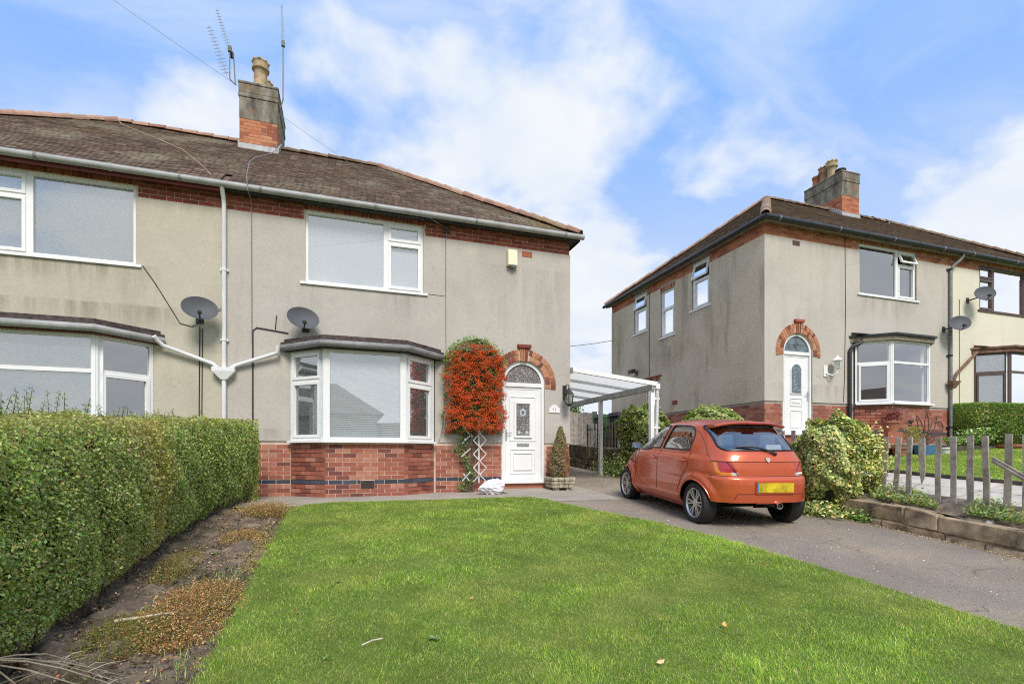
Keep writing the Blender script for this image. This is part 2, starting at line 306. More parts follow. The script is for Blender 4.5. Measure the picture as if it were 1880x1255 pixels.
def groundmats():
    m, nt, N, L, out = newmat('lawn_soil')
    c = ramp(nt, tnoise(nt, 2.2, 6, .6), [(.3, (.09, .135, .03)), (.6, (.14, .19, .045)), (.8, (.20, .20, .075))])
    L(pbsdf(nt, c, .95, 0, bump(nt, tnoise(nt, 60, 5, .7), .6, .02), .1), out.inputs[0])
    m, nt, N, L, out = newmat('soil')
    c = ramp(nt, tnoise(nt, 7, 7, .68), [(.3, (.085, .068, .056)), (.5, (.22, .168, .125)), (.7, (.38, .295, .215))])
    c = mixc(nt, mth(nt, 'MULTIPLY', mrange(nt, tnoise(nt, 1.4, 4, .6, off=(3, 3, 3)), .48, .62), .55), c, (.075, .08, .03))
    L(pbsdf(nt, c, .95, 0, bump(nt, tnoise(nt, 45, 6, .7), 1., .03), .15), out.inputs[0])
    m, nt, N, L, out = newmat('driveway_tarmac')
    sp = tnoise(nt, 140, 3, .75)
    c = ramp(nt, sp, [(.32, (.15, .13, .115)), (.47, (.27, .24, .21)), (.58, (.46, .41, .36)), (.70, (.70, .63, .56))])
    big = tnoise(nt, .55, 6, .62, off=(3, 1, 0), dist=.5)
    c = mixc(nt, .75, c, mixc(nt, 1., c, ramp(nt, big, [(.3, (.72, .71, .74)), (.5, (1.0, .98, .95)), (.7, (1.38, 1.26, 1.06))]), 'MULTIPLY'))
    br = mrange(nt, tnoise(nt, 1.1, 5, .6, off=(7, 2, 0)), .52, .68)
    c = mixc(nt, mth(nt, 'MULTIPLY', br, .35), c, (.30, .245, .18))
    vo = N('ShaderNodeTexVoronoi'); vo.feature = 'DISTANCE_TO_EDGE'; vo.inputs['Scale'].default_value = .55
    gp = N('ShaderNodeNewGeometry'); wob = N('ShaderNodeTexNoise'); wob.inputs['Scale'].default_value = 3.; wob.inputs['Detail'].default_value = 5
    L(gp.outputs['Position'], wob.inputs['Vector']); wv = N('ShaderNodeVectorMath'); wv.operation = 'MULTIPLY_ADD'; wv.inputs[1].default_value = (.45, .45, 0); L(wob.outputs['Color'], wv.inputs[0]); L(gp.outputs['Position'], wv.inputs[2]); L(wv.outputs[0], vo.inputs['Vector'])
    ck = mth(nt, 'MULTIPLY', mrange(nt, vo.outputs['Distance'], .010, .003), mrange(nt, tnoise(nt, .9, 2, .5, off=(2, 9, 0)), .45, .6))
    c = mixc(nt, mth(nt, 'MULTIPLY', ck, .3), c, (.10, .085, .07))
    st = mrange(nt, tnoise(nt, 1.9, 6, .7, off=(11, 4, 0), dist=.8), .60, .72)
    c = mixc(nt, mth(nt, 'MULTIPLY', st, .45), c, (.11, .10, .095))
    c = mixc(nt, 1., c, (.90, .86, .80), 'MULTIPLY')
    L(pbsdf(nt, c, .9, 0, bump(nt, mth(nt, 'SUBTRACT', sp, ck), .8, .012), .25), out.inputs[0])
    m, nt, N, L, out = newmat('path_concrete')
    c = ramp(nt, tnoise(nt, 2.0, 7, .65), [(.3, (.26, .23, .185)), (.55, (.40, .35, .285)), (.75, (.52, .46, .38))])
    c = mixc(nt, .4, c, ramp(nt, tnoise(nt, 120, 3, .7), [(.35, (.14, .125, .11)), (.65, (.44, .40, .35))]))
    L(pbsdf(nt, c, .93, 0, bump(nt, tnoise(nt, 90, 4, .7), .5, .008), .2), out.inputs[0])
groundmats()
simple('rubble_soil', (.20, .155, .11), .95, var=.5, vs=9, bst=.8)
# ------------------------------------------------------------------ mesh helpers
ROOT = {}
def rootloc(o):
    while o is not None and o.name not in ROOT: o = o.parent
    return Vector(ROOT[o.name]) if o is not None else Vector((0, 0, 0))
def tag(o, label=None, cat=None, group=None, kind=None):
    if label: o['label'] = label
    if cat: o['category'] = cat
    if group: o['group'] = group
    if kind: o['kind'] = kind
    return o
def thing(name, label, cat, loc, group=None):
    o = bpy.data.objects.new(name, None); COL.objects.link(o); o.location = loc; o.empty_display_size = .2
    ROOT[o.name] = tuple(loc); tag(o, label, cat, group); return o
class MB:
    """collects boxes, bars, tubes, lathes and prisms, then links them as one mesh object"""
    def __init__(s): s.v = []; s.f = []; s.r = []
    def add(s, vv, ff, r=0.):
        k = len(s.v); s.v += [tuple(p) for p in vv]; s.f += [tuple(i+k for i in q) for q in ff]; s.r += [r]*len(vv)
    BF = [(0, 3, 2, 1), (4, 5, 6, 7), (0, 1, 5, 4), (1, 2, 6, 5), (2, 3, 7, 6), (3, 0, 4, 7)]
    def box(s, a, b, r=0.):
        (x0, y0, z0), (x1, y1, z1) = a, b
        s.add([(x0, y0, z0), (x1, y0, z0), (x1, y1, z0), (x0, y1, z0), (x0, y0, z1), (x1, y0, z1), (x1, y1, z1), (x0, y1, z1)], s.BF, r)
    def hexa(s, eight, r=0.): s.add(eight, s.BF, r)
    def obox(s, c, ax, ay, az, h, r=0.):
        c = Vector(c); ax = Vector(ax)*h[0]; ay = Vector(ay)*h[1]; az = Vector(az)*h[2]
        s.add([c+ax*i+ay*j+az*k for k in (-1, 1) for (i, j) in ((-1, -1), (1, -1), (1, 1), (-1, 1))], s.BF, r)
    def bar(s, p, q, w, h, up=(0, 0, 1), r=0.):
        p = Vector(p); q = Vector(q); d = (q-p); l = d.length; d.normalize()
        a = d.cross(Vector(up))
        if a.length < 1e-4: a = d.cross(Vector((1, 0, 0)))
        a.normalize(); b = a.cross(d)
        s.obox((p+q)/2, d, a, b, (l/2, w/2, h/2), r)
    def tube(s, pts, rad, n=8, cap=True, r=0.):
        pts = [Vector(p) for p in pts]; k = len(pts)
        rads = rad if isinstance(rad, (list, tuple)) else [rad]*k
        vv = []; prev = None
        for i, p in enumerate(pts):
            d = (pts[min(i+1, k-1)]-pts[max(i-1, 0)])
            d = d.normalized() if d.length > 1e-9 else Vector((0, 0, 1))
            if prev is None:
                a = d.cross(Vector((0, 0, 1)));
                if a.length < .05: a = d.cross(Vector((1, 0, 0)))
            else: a = prev - d*prev.dot(d)
            a.normalize(); prev = a; b = d.cross(a)
            vv += [p+(a*math.cos(2*math.pi*j/n)+b*math.sin(2*math.pi*j/n))*rads[i] for j in range(n)]
        ff = [(i*n+j, i*n+(j+1) % n, (i+1)*n+(j+1) % n, (i+1)*n+j) for i in range(k-1) for j in range(n)]
        if cap: ff += [tuple(range(n))[::-1], tuple((k-1)*n+j for j in range(n))]
        s.add(vv, ff, r)
    def lathe(s, c, prof, n=16, ax=(0, 0, 1), xdir=(1, 0, 0), cap=True, r=0., squash=1.):
        c = Vector(c); az = Vector(ax).normalized(); a = Vector(xdir); a = (a-az*a.dot(az)).normalized(); b = az.cross(a)
        vv = [c+az*h+(a*math.cos(2*math.pi*j/n)+b*squash*math.sin(2*math.pi*j/n))*rr for rr, h in prof for j in range(n)]
        k = len(prof)
        ff = [(i*n+j, i*n+(j+1) % n, (i+1)*n+(j+1) % n, (i+1)*n+j) for i in range(k-1) for j in range(n)]
        if cap: ff += [tuple(range(n))[::-1], tuple((k-1)*n+j for j in range(n))]
        s.add(vv, ff, r)
    def prism(s, poly, fn, d0, d1, r=0.):
        n = len(poly)
        vv = [fn(a, b, d0) for a, b in poly]+[fn(a, b, d1) for a, b in poly]
        s.add(vv, [tuple(range(n)), tuple(range(2*n-1, n-1, -1))]+[(i, i+n, (i+1) % n+n, (i+1) % n) for i in range(n)], r)
    def quad(s, a, b, c, d, r=0.): s.add([a, b, c, d], [(0, 1, 2, 3)], r)
    def build(s, name, mat, parent=None, xf=None, smooth=False, flip=False, label=None, kind=None, bevel=0.):
        vv = s.v if xf is None else [tuple(xf(*p)) for p in s.v]
        if not vv: return None
        if parent is not None: off = rootloc(parent)
        else:
            A = np.array(vv); lo, hi = A.min(0), A.max(0)
            off = Vector(((lo[0]+hi[0])/2, (lo[1]+hi[1])/2, lo[2]))
        me = bpy.data.meshes.new(name)
        me.from_pydata([(p[0]-off.x, p[1]-off.y, p[2]-off.z) for p in vv], [], [q[::-1] for q in s.f] if flip else s.f)
        if any(s.r):
            at = me.attributes.new('rnd', 'FLOAT', 'POINT'); at.data.foreach_set('value', s.r)
        me.materials.append(MATS[mat])
        if smooth: me.polygons.foreach_set('use_smooth', [True]*len(me.polygons)); me.set_sharp_from_angle(angle=R(40))
        me.update()
        o = bpy.data.objects.new(name, me); COL.objects.link(o)
        if parent is not None: o.parent = parent
        else: o.location = off; ROOT[o.name] = tuple(off)
        if bevel:
            bv = o.modifiers.new('bevel', 'BEVEL'); bv.width = bevel; bv.segments = 2; bv.limit_method = 'ANGLE'; bv.angle_limit = R(35)
        tag(o, label, kind=kind); return o
def np_mesh(name, V, k, mat, parent=None, col=None, off=None, kind=None, smooth=False, faces=None):
    """mesh from numpy: V (n,3) in groups of k verts per face, or an index array faces (m,k)"""
    V = np.asarray(V, dtype=np.float64).reshape(-1, 3)
    if faces is None: faces = np.arange(len(V)).reshape(-1, k)
    if off is None:
        if parent is not None: off = np.array(rootloc(parent))
        else: off = np.array([(V[:, 0].min()+V[:, 0].max())/2, (V[:, 1].min()+V[:, 1].max())/2, V[:, 2].min()])
    me = bpy.data.meshes.new(name); me.vertices.add(len(V)); me.vertices.foreach_set('co', (V-off).ravel())
    m = len(faces); me.loops.add(m*k); me.loops.foreach_set('vertex_index', np.asarray(faces).ravel().astype(np.int32))
    me.polygons.add(m); me.polygons.foreach_set('loop_start', np.arange(m)*k)
    me.update(calc_edges=True); me.validate()
    if smooth: me.polygons.foreach_set('use_smooth', [True]*len(me.polygons))
    if col is not None:
        at = me.attributes.new('col', 'FLOAT_COLOR', 'POINT')
        c = np.ones((len(V), 4)); c[:, :3] = col; at.data.foreach_set('color', c.ravel())
    me.materials.append(MATS[mat])
    o = bpy.data.objects.new(name, me); COL.objects.link(o)
    if parent is not None: o.parent = parent
    else: o.location = off; ROOT[o.name] = tuple(off)
    if kind: o['kind'] = kind
    return o
def unit(a): return a/np.maximum(np.linalg.norm(a, axis=1, keepdims=True), 1e-9)
def palette(n, cols, weights, jit=.18):
    c = np.array(cols)[rng.choice(len(cols), n, p=np.array(weights)/sum(weights))]
    return np.clip(c*(1+rng.normal(0, jit, (n, 1)))*(1+rng.normal(0, jit*.4, (n, 3))), .003, .95)
def leaf_geo(P, Nn, size, aspect=.55, tilt=.7, fold=.18, svar=.3):
    n = len(P); nn = unit(Nn+rng.normal(0, tilt, (n, 3)))
    t = unit(np.cross(nn, rng.normal(0, 1, (n, 3)))); b = np.cross(nn, t)
    L = (size*(1+rng.uniform(-svar, svar, n)))[:, None]; Wd = L*aspect
    V = np.empty((n, 4, 3))
    V[:, 0] = P-t*L/2; V[:, 2] = P+t*L/2
    V[:, 1] = P+b*Wd/2+nn*L*fold-t*L*.06; V[:, 3] = P-b*Wd/2+nn*L*fold-t*L*.06
    return V.reshape(-1, 3)
def leaves(name, P, Nn, size, cols, weights, parent=None, mat='leaf', kind='stuff', jit=.2, **kw):
    V = leaf_geo(P, Nn, size, **kw)
    F = np.arange(len(P)*4).reshape(-1, 4)
    F = np.concatenate([F[:, [0, 1, 2]], F[:, [0, 2, 3]]])
    c = np.repeat(palette(len(P), cols, weights, jit), 4, axis=0)
    return np_mesh(name, V, 3, mat, parent, c, kind=kind, faces=F)
def share(name, me, parent, loc, rot=None, scale=None):
    """a piece that shares its mesh with others; loc in world coordinates"""
    o = bpy.data.objects.new(name, me); COL.objects.link(o); o.parent = parent
    o.location = Vector(loc)-rootloc(parent)
    if rot is not None: o.rotation_euler = rot
    if scale is not None: o.scale = scale
    return o
def unitbox(name, mat):
    me = bpy.data.meshes.new(name)
    me.from_pydata([(x, y, z) for z in (-.5, .5) for (x, y) in ((-.5, -.5), (.5, -.5), (.5, .5), (-.5, .5))], [], MB.BF)
    me.materials.append(MATS[mat]); return me
# ------------------------------------------------------------------ terrain
def ss(x, a, b):
    t = np.clip((x-a)/(b-a), 0, 1); return t*t*(3-2*t)
def z_lawn(v): return np.minimum(.092*v+.01, .735)
def z_drive(v):
    v = np.asarray(v, float)
    return np.where(v < 5.8, .535-.097*(5.8-v), .535+.058*(v-5.8))
def z_neigh(u, v): return np.minimum(.80+.066*(v-3.8)+.16*(np.minimum(u, 8.8)-7.7)+.05*np.maximum(u-8.8, 0), 1.62)
def z_base(u, v):
    lo = np.where(v < 0, .02*v, np.minimum(.085*v, .70)-.12*ss(v, 0, 2))-.03
    lo = np.maximum(lo, -.55)
    hi = np.minimum(.58+.075*(v-2), 1.5)
    hi = np.where(v < 2, .58*ss(v, -3, 2)-.55*(1-ss(v, -3, 2)), hi)
    return np.where(v < -3, np.maximum(.02*v-.03, -.55), lo+(np.maximum(hi, lo)-lo)*ss(u, 7.28, 7.5))
def sheet(name, mat, us, vs, zf, kind='structure', skirt=0., subname=None):
    U, V = np.meshgrid(us, vs); Z = zf(U, V); n, m = U.shape
    P = np.stack([U, V, Z], -1).reshape(-1, 3)
    i = np.arange(n*m).reshape(n, m)
    F = np.stack([i[:-1, :-1], i[:-1, 1:], i[1:, 1:], i[1:, :-1]], -1).reshape(-1, 4)
    return np_mesh(name, P, 4, mat, None, None, kind=kind, faces=F, smooth=True)
far = lambda lo, hi, st: np.concatenate([-np.geomspace(600, -lo+.5 if lo < 0 else 1, 14), np.arange(lo, hi, st), np.geomspace(hi, 600, 14)])
gr = sheet('ground', 'lawn_soil', far(-12, 22, .25), far(-8, 20, .25), z_base)
# road, kerb and pavement in the street behind the camera
def strip(name, mat, u0, u1, v0, v1, zz): return sheet(name, mat, np.linspace(u0, u1, 12), np.linspace(v0, v1, 3), lambda U, V: zz+0*U)
strip('pavement', 'path_concrete', -40, 60, -5.2, -3.2, -.06)
strip('road', 'driveway_tarmac', -40, 60, -12.5, -5.4, -.19)
kb = MB(); kb.box((-40, -5.4, -.5), (60, -5.2, -.062)); tag(kb.build('kerb', 'slab'), kind='structure')
# lawn outline
LV = np.array([.2, 2.25, 3.8, 5.0, 5.8, 6.64, 7.3, 7.7, 8.1, 8.2]); LU = np.array([4.6, 4.53, 4.42, 4.24, 4.0, 3.62, 3.32, 3.16, 2.98, 2.9])
def lawn_right(v): return np.interp(v, LV, LU)
def lawn_left(v): return -.72+.0*v+.55*np.clip((v-7.45)/.68, 0, 1)**2.2
LTOP = 8.13
def lawn_sheet():
    vs_ = np.linspace(.2, LTOP, 70); ts = np.linspace(0, 1, 50)
    P = []
    for v in vs_:
        a, b = lawn_left(v), lawn_right(v)
        for t in ts: P.append((a+(b-a)*t, v, float(z_lawn(v))))
    P = np.array(P); i = np.arange(len(P)).reshape(len(vs_), len(ts))
    F = np.stack([i[:-1, :-1], i[:-1, 1:], i[1:, 1:], i[1:, :-1]], -1).reshape(-1, 4)
    np_mesh('lawn', P, 4, 'lawn_soil', None, None, kind='structure', faces=F, smooth=True)
lawn_sheet()
def drive_sheet():
    vs_ = np.concatenate([np.linspace(-3.1, 9, 90), np.linspace(9.3, 16, 12)]); ts = np.linspace(0, 1, 26); P = []
    for v in vs_:
        a = (lawn_right(v)-.12 if v < 8.13 else 2.9 if v < 9.9 else 4.5)
        if v < .2: a = 4.4
        for t in ts: P.append((a+(7.3-a)*t, v, float(z_drive(v))))
    P = np.array(P); i = np.arange(len(P)).reshape(len(vs_), len(ts))
    F = np.stack([i[:-1, :-1], i[:-1, 1:], i[1:, 1:], i[1:, :-1]], -1).reshape(-1, 4)
    np_mesh('driveway', P, 4, 'driveway_tarmac', None, None, kind='structure', faces=F, smooth=True)
drive_sheet()
def pathz(U, V): return .722-.012*ss(V, 9.0, 8.1)+.004*np.sin(U*2.1)
sheet('garden_path', 'path_concrete', np.linspace(-1.9, 3.35, 30), np.linspace(8.0, 9.9, 10), pathz)
# apron between path and driveway
sheet('path_apron', 'path_concrete', np.linspace(2.9, 4.75, 16), np.linspace(7.95, 9.9, 10),
      lambda U, V: np.maximum(z_drive(V)+.005, z_drive(V)+.005+(pathz(U, V)-.004-z_drive(V)-.005)*(1-ss(U, 3.1, 4.75))*ss(V, 7.95, 8.35)))
# soil bed beside the hedge
nb_u, nb_v = np.linspace(-2.7, -.60, 90), np.linspace(.6, 8.05, 300)
NZ = rng.normal(0, 1, (300, 90))
def smooth2(a, k):
    for _ in range(k):
        a = (a+np.roll(a, 1, 0)+np.roll(a, -1, 0)+np.roll(a, 1, 1)+np.roll(a, -1, 1))/5
    return a/a.std()
NZs = smooth2(NZ, 2)*.010+smooth2(rng.normal(0, 1, (300, 90)), 25)*.022
def z_bed(u, v): return z_lawn(v)-.045-.02*ss(u, -.9, -.7)
sheet('soil_bed', 'soil', nb_u, nb_v, lambda U, V: z_bed(U, V)+NZs*(1-ss(U, -.80, -.66)))
# neighbour's lawn, path
sheet('neighbour_lawn', 'lawn_soil', np.linspace(8.86, 16.2, 40), np.linspace(-2, 8.3, 50), z_neigh)
sheet('flower_bed', 'soil', np.linspace(8.86, 16.2, 40), np.linspace(8.42, 9.7, 10), lambda U, V: 1.66+.02*np.sin(U*5)+0*V)
sheet('boundary_bed', 'rubble_soil', np.linspace(7.20, 7.74, 12), np.linspace(-2.5, 16, 160),
      lambda U, V: z_drive(V)+.262+.05*ss(V, 3, 5)+.15*ss(U, 7.24, 7.6)+.018*np.sin(V*9)*np.sin(U*23)+.30*ss(V, 8, 11)*0)
sheet('neighbour_yard', 'path_concrete', np.linspace(7.72, 9.7, 6), np.linspace(8.4, 20, 12), lambda U, V: np.minimum(1.12+.10*(V-8.4), 1.72)+0*U)
np_slab = thing('slab_path', 'pale concrete slab path of the neighbour behind the picket fence', 'path', (8.3, 3, float(z_neigh(8.3, 3))))
k = 0
for j, v in enumerate(np.arange(-1.0, 8.3, .62)):
    for i, u in enumerate((7.76, 8.3)):
        m = MB(); e = .012; dz = random.uniform(-.008, .008)
        c = [(u+e, v+e), (u+.54-e, v+e), (u+.54-e, v+.62-e), (u+e, v+.62-e)]
        m.hexa([(a, b, float(z_neigh(a, b))-.05) for a, b in c]+[(a, b, float(z_neigh(a, b))+.012+dz) for a, b in c], r=random.random())
        m.build('slab', 'slab', np_slab)
# ------------------------------------------------------------------ houses
DCAM = Vector((0, 0, EYE))
def house(name, label, u0, sgn, v0, dz, st):
    P = lambda x, y, z: (u0+sgn*x, v0+y, z+dz)
    flip = sgn < 0
    root = thing('house', label, 'house', (u0+sgn*3.25, v0+3.65, .70+dz), 'semi-detached houses')
    XP, YB = 6.5, 7.3
    bay = st.get('bay', True)
    W1 = (3.09, 5.21, 4.57, 5.88)
    DX0, DX1, DS, DT = .57, 1.49, 2.92, 3.38
    BX = (2.85, 3.515, 4.85, 5.46); BY = -.55; BZ0, BZ1 = 1.71, 3.29
    holes_f = [W1, (DX0, DX1, .86, DT), (BX[0]+.02, BX[3]-.02, BZ0, BZ1)]
    side = st.get('side_windows', [])
    def wallgrid(mb, holes, a0, a1, z0, z1, y0, y1, Q):
        A = sorted({a0, a1, *[h[0] for h in holes], *[h[1] for h in holes]}); Z = sorted({z0, z1, *[h[2] for h in holes if z0 < h[2] < z1], *[h[3] for h in holes if z0 < h[3] < z1]})
        A = [a for a in A if a0 <= a <= a1]
        for a, b in zip(A, A[1:]):
            for c, d in zip(Z, Z[1:]):
                if any(h[0] < (a+b)/2 < h[1] and h[2] < (c+d)/2 < h[3] for h in holes): continue
                mb.quad(Q(a, y0, c), Q(b, y0, c), Q(b, y0, d), Q(a, y0, d)); mb.quad(Q(a, y1, c), Q(a, y1, d), Q(b, y1, d), Q(b, y1, c))
        for h in holes:
            c, d = max(h[2], z0), min(h[3], z1)
            if c >= d: continue
            for a in (h[0], h[1]): mb.quad(Q(a, y0, c), Q(a, y1, c), Q(a, y1, d), Q(a, y0, d))
            if h[2] >= z0: mb.quad(Q(h[0], y0, c), Q(h[1], y0, c), Q(h[1], y1, c), Q(h[0], y1, c))
            if h[3] <= z1: mb.quad(Q(h[0], y0, d), Q(h[1], y0, d), Q(h[1], y1, d), Q(h[0], y1, d))
    QF = lambda a, y, z: (a, y, z)            # along the front
    QS = lambda a, y, z: (y, a, z)            # along the side wall
    mw = MB(); wallgrid(mw, holes_f, 0.005, XP, .45, 6.0, .005, .24, QF)
    wallgrid(mw, side, .005, YB, .45, 6.0, .005, .24, QS)
    mw.quad((0, YB, .45), (XP, YB, .45), (XP, YB, 6.0), (0, YB, 6.0)); mw.quad((XP, .01, .45), (XP, YB, .45), (XP, YB, 6.0), (XP, .01, 6.0))
    mw.quad((.24, .24, 3.6), (XP, .24, 3.6), (XP, YB, 3.6), (.24, YB, 3.6)); mw.quad((.24, .24, .8), (XP, .24, .8), (XP, YB, .8), (.24, YB, .8))
    mw.quad((.24, 4.1, .8), (XP, 4.1, .8), (XP, 4.1, 6.), (.24, 4.1, 6.))
    wall = mw.build('wall', 'mortar' if st['near'] else 'mortar_grey', root, P, flip=flip)
    ms = MB(); wallgrid(ms, holes_f, -.016, XP, 1.70, 5.69, -.016, .01, QF)
    
    for xa, xb in ((-.016, DX0-.02), (DX1+.02, XP)): ms.quad((xa, -.016, 1.70), (xb, -.016, 1.70), (xb, .008, 1.70), (xa, .008, 1.70))
    
    for xa, xb in ((-.016, W1[0]), (W1[1], XP)): ms.quad((xa, -.016, 5.69), (xb, -.016, 5.69), (xb, .008, 5.69), (xa, .008, 5.69))
    ms.build('render_coat', st['stucco'], root, P, flip=flip)
    m2 = MB(); wallgrid(m2, side, -.016, YB, 1.70, 5.69, -.016, .01, QS); m2.build('render_coat', st['side_stucco'], root, P, flip=flip)
    # ---- bricks
    H = .078; bricks = []; blues = []; bands = []
    def course(lst, a0, a1, z, Q, off, holes=(), nrm=0., bw=.235):
        a = a0-off
        while a < a1-.02:
            b0, b1 = max(a, a0), min(a+bw-.010, a1)
            for h in holes:
                if h[2] < z+H*.5 < h[3]:
                    if b0 < h[0] < b1: b1 = h[0]
                    elif b0 < h[1] < b1: b0 = h[1]
                    elif b0 >= h[0] and b1 <= h[1]: b1 = b0
            if b1-b0 > .03: lst.append((Q, (b0+b1)/2, b1-b0, z+H/2, nrm))
            a += bw
    dirL = Vector((BX[2]-BX[3], BY, 0)); dirR = Vector((BX[0]-BX[1], -BY, 0))
    lenS = dirL.length
    def QBL(a, y, z):      # bay side at the party-wall end
        d = Vector((BX[2]-BX[3], BY, 0)).normalized(); n = Vector((-d.y, d.x, 0));  n = n if n.y > 0 else -n
        return (BX[3]+d.x*a+n.x*y, d.y*a+n.y*y, z)
    def QBR(a, y, z):
        d = Vector((BX[0]-BX[1], -BY, 0)).normalized(); n = Vector((-d.y, d.x, 0)); n = n if n.y > 0 else -n
        return (BX[1]+d.x*a+n.x*y, BY+d.y*a+n.y*y, z)
    def QBF(a, y, z): return (a, BY+y, z)
    angL = math.atan2(BY, BX[2]-BX[3]); angR = math.atan2(-BY, BX[0]-BX[1])
    zs = [.70-2*H+i*H+.0 for i in range(0, 15)]     # courses: the blue course sits at .93
    base = .935-3*H
    airb = (4.03, 4.27)
    for i in range(13):
        z = base+i*H+.004; lst = blues if i == 3 else bricks; o = .1175*(i % 2)
        if z+H > 1.715: break
        hol = [(DX0-.03, DX1+.03, 0, 9), (BX[0], BX[3], 0, 9)]
        course(lst, 0, XP, z, QF, o+.06, hol)
        if bay:
            ah = [(airb[0], airb[1], .935-H-.01, .935+H)] if st['near'] else []
            course(lst, BX[1], BX[2], z, QBF, o, ah); course(lst, 0.01, lenS, z, QBL, .117-o, (), angL); course(lst, 0, lenS-.01, z, QBR, .117-o, (), angR)
        course(lst, 0, YB, z, QS, o+.1, [(h[0], h[1], h[2], h[3]) for h in side], R(90))
    for i in range(4):
        z = 5.69+i*H+.002; course(bands, 0, XP, z, QF, .1175*(i % 2), [(W1[0]-.03, W1[1]+.03, 0, 9)])
        course(bands, 0, YB, z, QS, .1175*(i % 2)+.05, [(h[0]-.02, h[1]+.02, h[2], h[3]+.2) for h in side], R(90))
    # brick course above the window, standing on end
    for i in range(int((W1[1]-W1[0]+.06)/.075)): bands.append((QF, W1[0]-.03+.0375+i*.075, .066, 5.95, 0.))
    def brick_obj(lst, mat, n_single, pname):
        D = []
        for Q, a, l, z, rot in lst:
            c = Vector(P(*Q(a, .045, z))); D.append(((c-DCAM).length, Q, a, l, z, rot, c))
        D.sort(key=lambda t: t[0])
        me = unitbox(pname, mat); rest = MB()
        for i, (d, Q, a, l, z, rot, c) in enumerate(D):
            hh = .068 if l != .066 else .10
            if l == .066: hh = .13
            dep = .09+random.uniform(-.003, .003)
            if i < n_single:
                share(pname, me, wall, c, (0, random.uniform(-.006, .006), rot*sgn), (l, dep, hh))
            else:
                q = [P(*Q(a+sa*l/2, .045+sy*dep/2, z+sz*hh/2)) for sz in (-1, 1) for sa, sy in ((-1, -1), (1, -1), (1, 1), (-1, 1))]
                rest.hexa(q, r=random.random())
        rest.build(pname+'_course', mat, root, kind='stuff')
    nb = st.get('single_bricks', 0)
    brick_obj(bricks, st.get('brickmat', 'red_brick'), nb, 'brick')
    if blues: brick_obj(blues, 'blue_brick', 60 if nb else 0, 'blue_brick')
    brick_obj(bands, 'band_brick' if st['near'] else 'orange_brick', st.get('single_bands', 100), 'band_brick')
    # ---- bay backing
    if bay:
        mb = MB()
        poly = [(BX[0]+.006, .1), (BX[1]+.002, BY+.005), (BX[2]-.002, BY+.005), (BX[3]-.006, .1)]
        pin = [(BX[0]+.14, .1), (BX[1]+.07, BY+.13), (BX[2]-.07, BY+.13), (BX[3]-.14, .1)]
        mb.prism(poly, lambda a, b, d: (a, b, d), .45, 1.70); mb.build('bay_base', 'mortar' if st['near'] else 'mortar_grey', root, P, flip=flip)
        mi = MB(); mi.prism(pin, lambda a, b, d: (a, b, d), 3.285, 3.33); mi.build('bay_ceiling', 'upvc_white', root, P, flip=flip)
    # ---- windows
    def window(Q, a0, a1, z0, z1, lights, mull, frame, sillx=.08, blind=None, sill=True, y=.035, label=None, curt=None):
        fm = MB(); t = .05; y0, y1 = y, y+.075
        X = lambda p: p
        def bx(a, b, c, d, f=0., g=.075): fm.box((a, y0-f, c), (b, y0+g, d))
        bx(a0, a0+t, z0, z1); bx(a1-t, a1, z0, z1); bx(a0+t, a1-t, z0, z0+t); bx(a0+t, a1-t, z1-t, z1)
        for (ma, mw_, mz0, mz1) in mull:
            bx(ma-mw_/2, ma+mw_/2, mz0, mz1, .002)
        ob = fm
        panes = []; opens = []
        for (a, b, c, d, sash) in lights:
            if sash:
                s = .048
                if sash == 'open': opens.append((a, b, c, d)); continue
                fm.box((a, y0-.018, c), (a+s, y0+.05, d)); fm.box((b-s, y0-.018, c), (b, y0+.05, d)); fm.box((a+s, y0-.018, c), (b-s, y0+.05, c+s)); fm.box((a+s, y0-.018, d-s), (b-s, y0+.05, d))
                panes.append((a+s, b-s, c+s, d-s))
            else: panes.append((a, b, c, d))
        w = fm.build('window', frame, root, lambda *p: P(*Q(*p)), flip=False, label=label)
        for a, b, c, d in panes:
            pm = MB(); pm.quad((a, y0+.03, c), (b, y0+.03, c), (b, y0+.03, d), (a, y0+.03, d)); pm.build('pane', 'window_glass', w, lambda *p: P(*Q(*p)))
        for a, b, c, d in opens:       # a top light pushed open on its upper hinge
            an = R(13 if Q is QS else 20); s = .048
            def tilt(x, yy, zz): h = d-zz; return P(*Q(x, y0-.02-math.sin(an)*h+math.cos(an)*yy, d-math.cos(an)*h+math.sin(an)*yy*0))
            om = MB(); om.box((a, 0, c), (a+s, .05, d)); om.box((b-s, 0, c), (b, .05, d)); om.box((a+s, 0, c), (b-s, .05, c+s)); om.box((a+s, 0, d-s), (b-s, .05, d))
            sa = om.build('sash', frame, w, tilt)
            pm = MB(); pm.quad((a+s, .025, c+s), (b-s, .025, c+s), (b-s, .025, d-s), (a+s, .025, d-s)); pm.build('pane', 'window_glass', w, tilt)
        if sill:
            sm = MB(); sm.box((a0-sillx, y-.085, z0-.042), (a1+sillx, y+.06, z0-.001)); sm.build('sill', frame if frame != 'upvc_walnut' else 'upvc_brown', w, lambda *p: P(*Q(*p)))
        if blind:
            a, b, c, d, pitch = blind; bm_ = MB(); zz = c+.01; yb = y+.052
            while zz < d-.01:
                bm_.hexa([(a, yb, zz), (b, yb, zz), (b, yb+.006, zz+pitch*.985), (a, yb+.006, zz+pitch*.985), (a, yb, zz+.0015), (b, yb, zz+.0015), (b, yb+.006, zz+pitch*.985+.0015), (a, yb+.006, zz+pitch*.985+.0015)]); zz += pitch
            if pitch < .012: bm_ = MB(); bm_.quad((a, yb, c), (b, yb, c), (b, yb, d), (a, yb, d))
            bm_.build('blind', st.get('blindmat', 'blind_white'), w, lambda *p: P(*Q(*p)), kind='stuff')
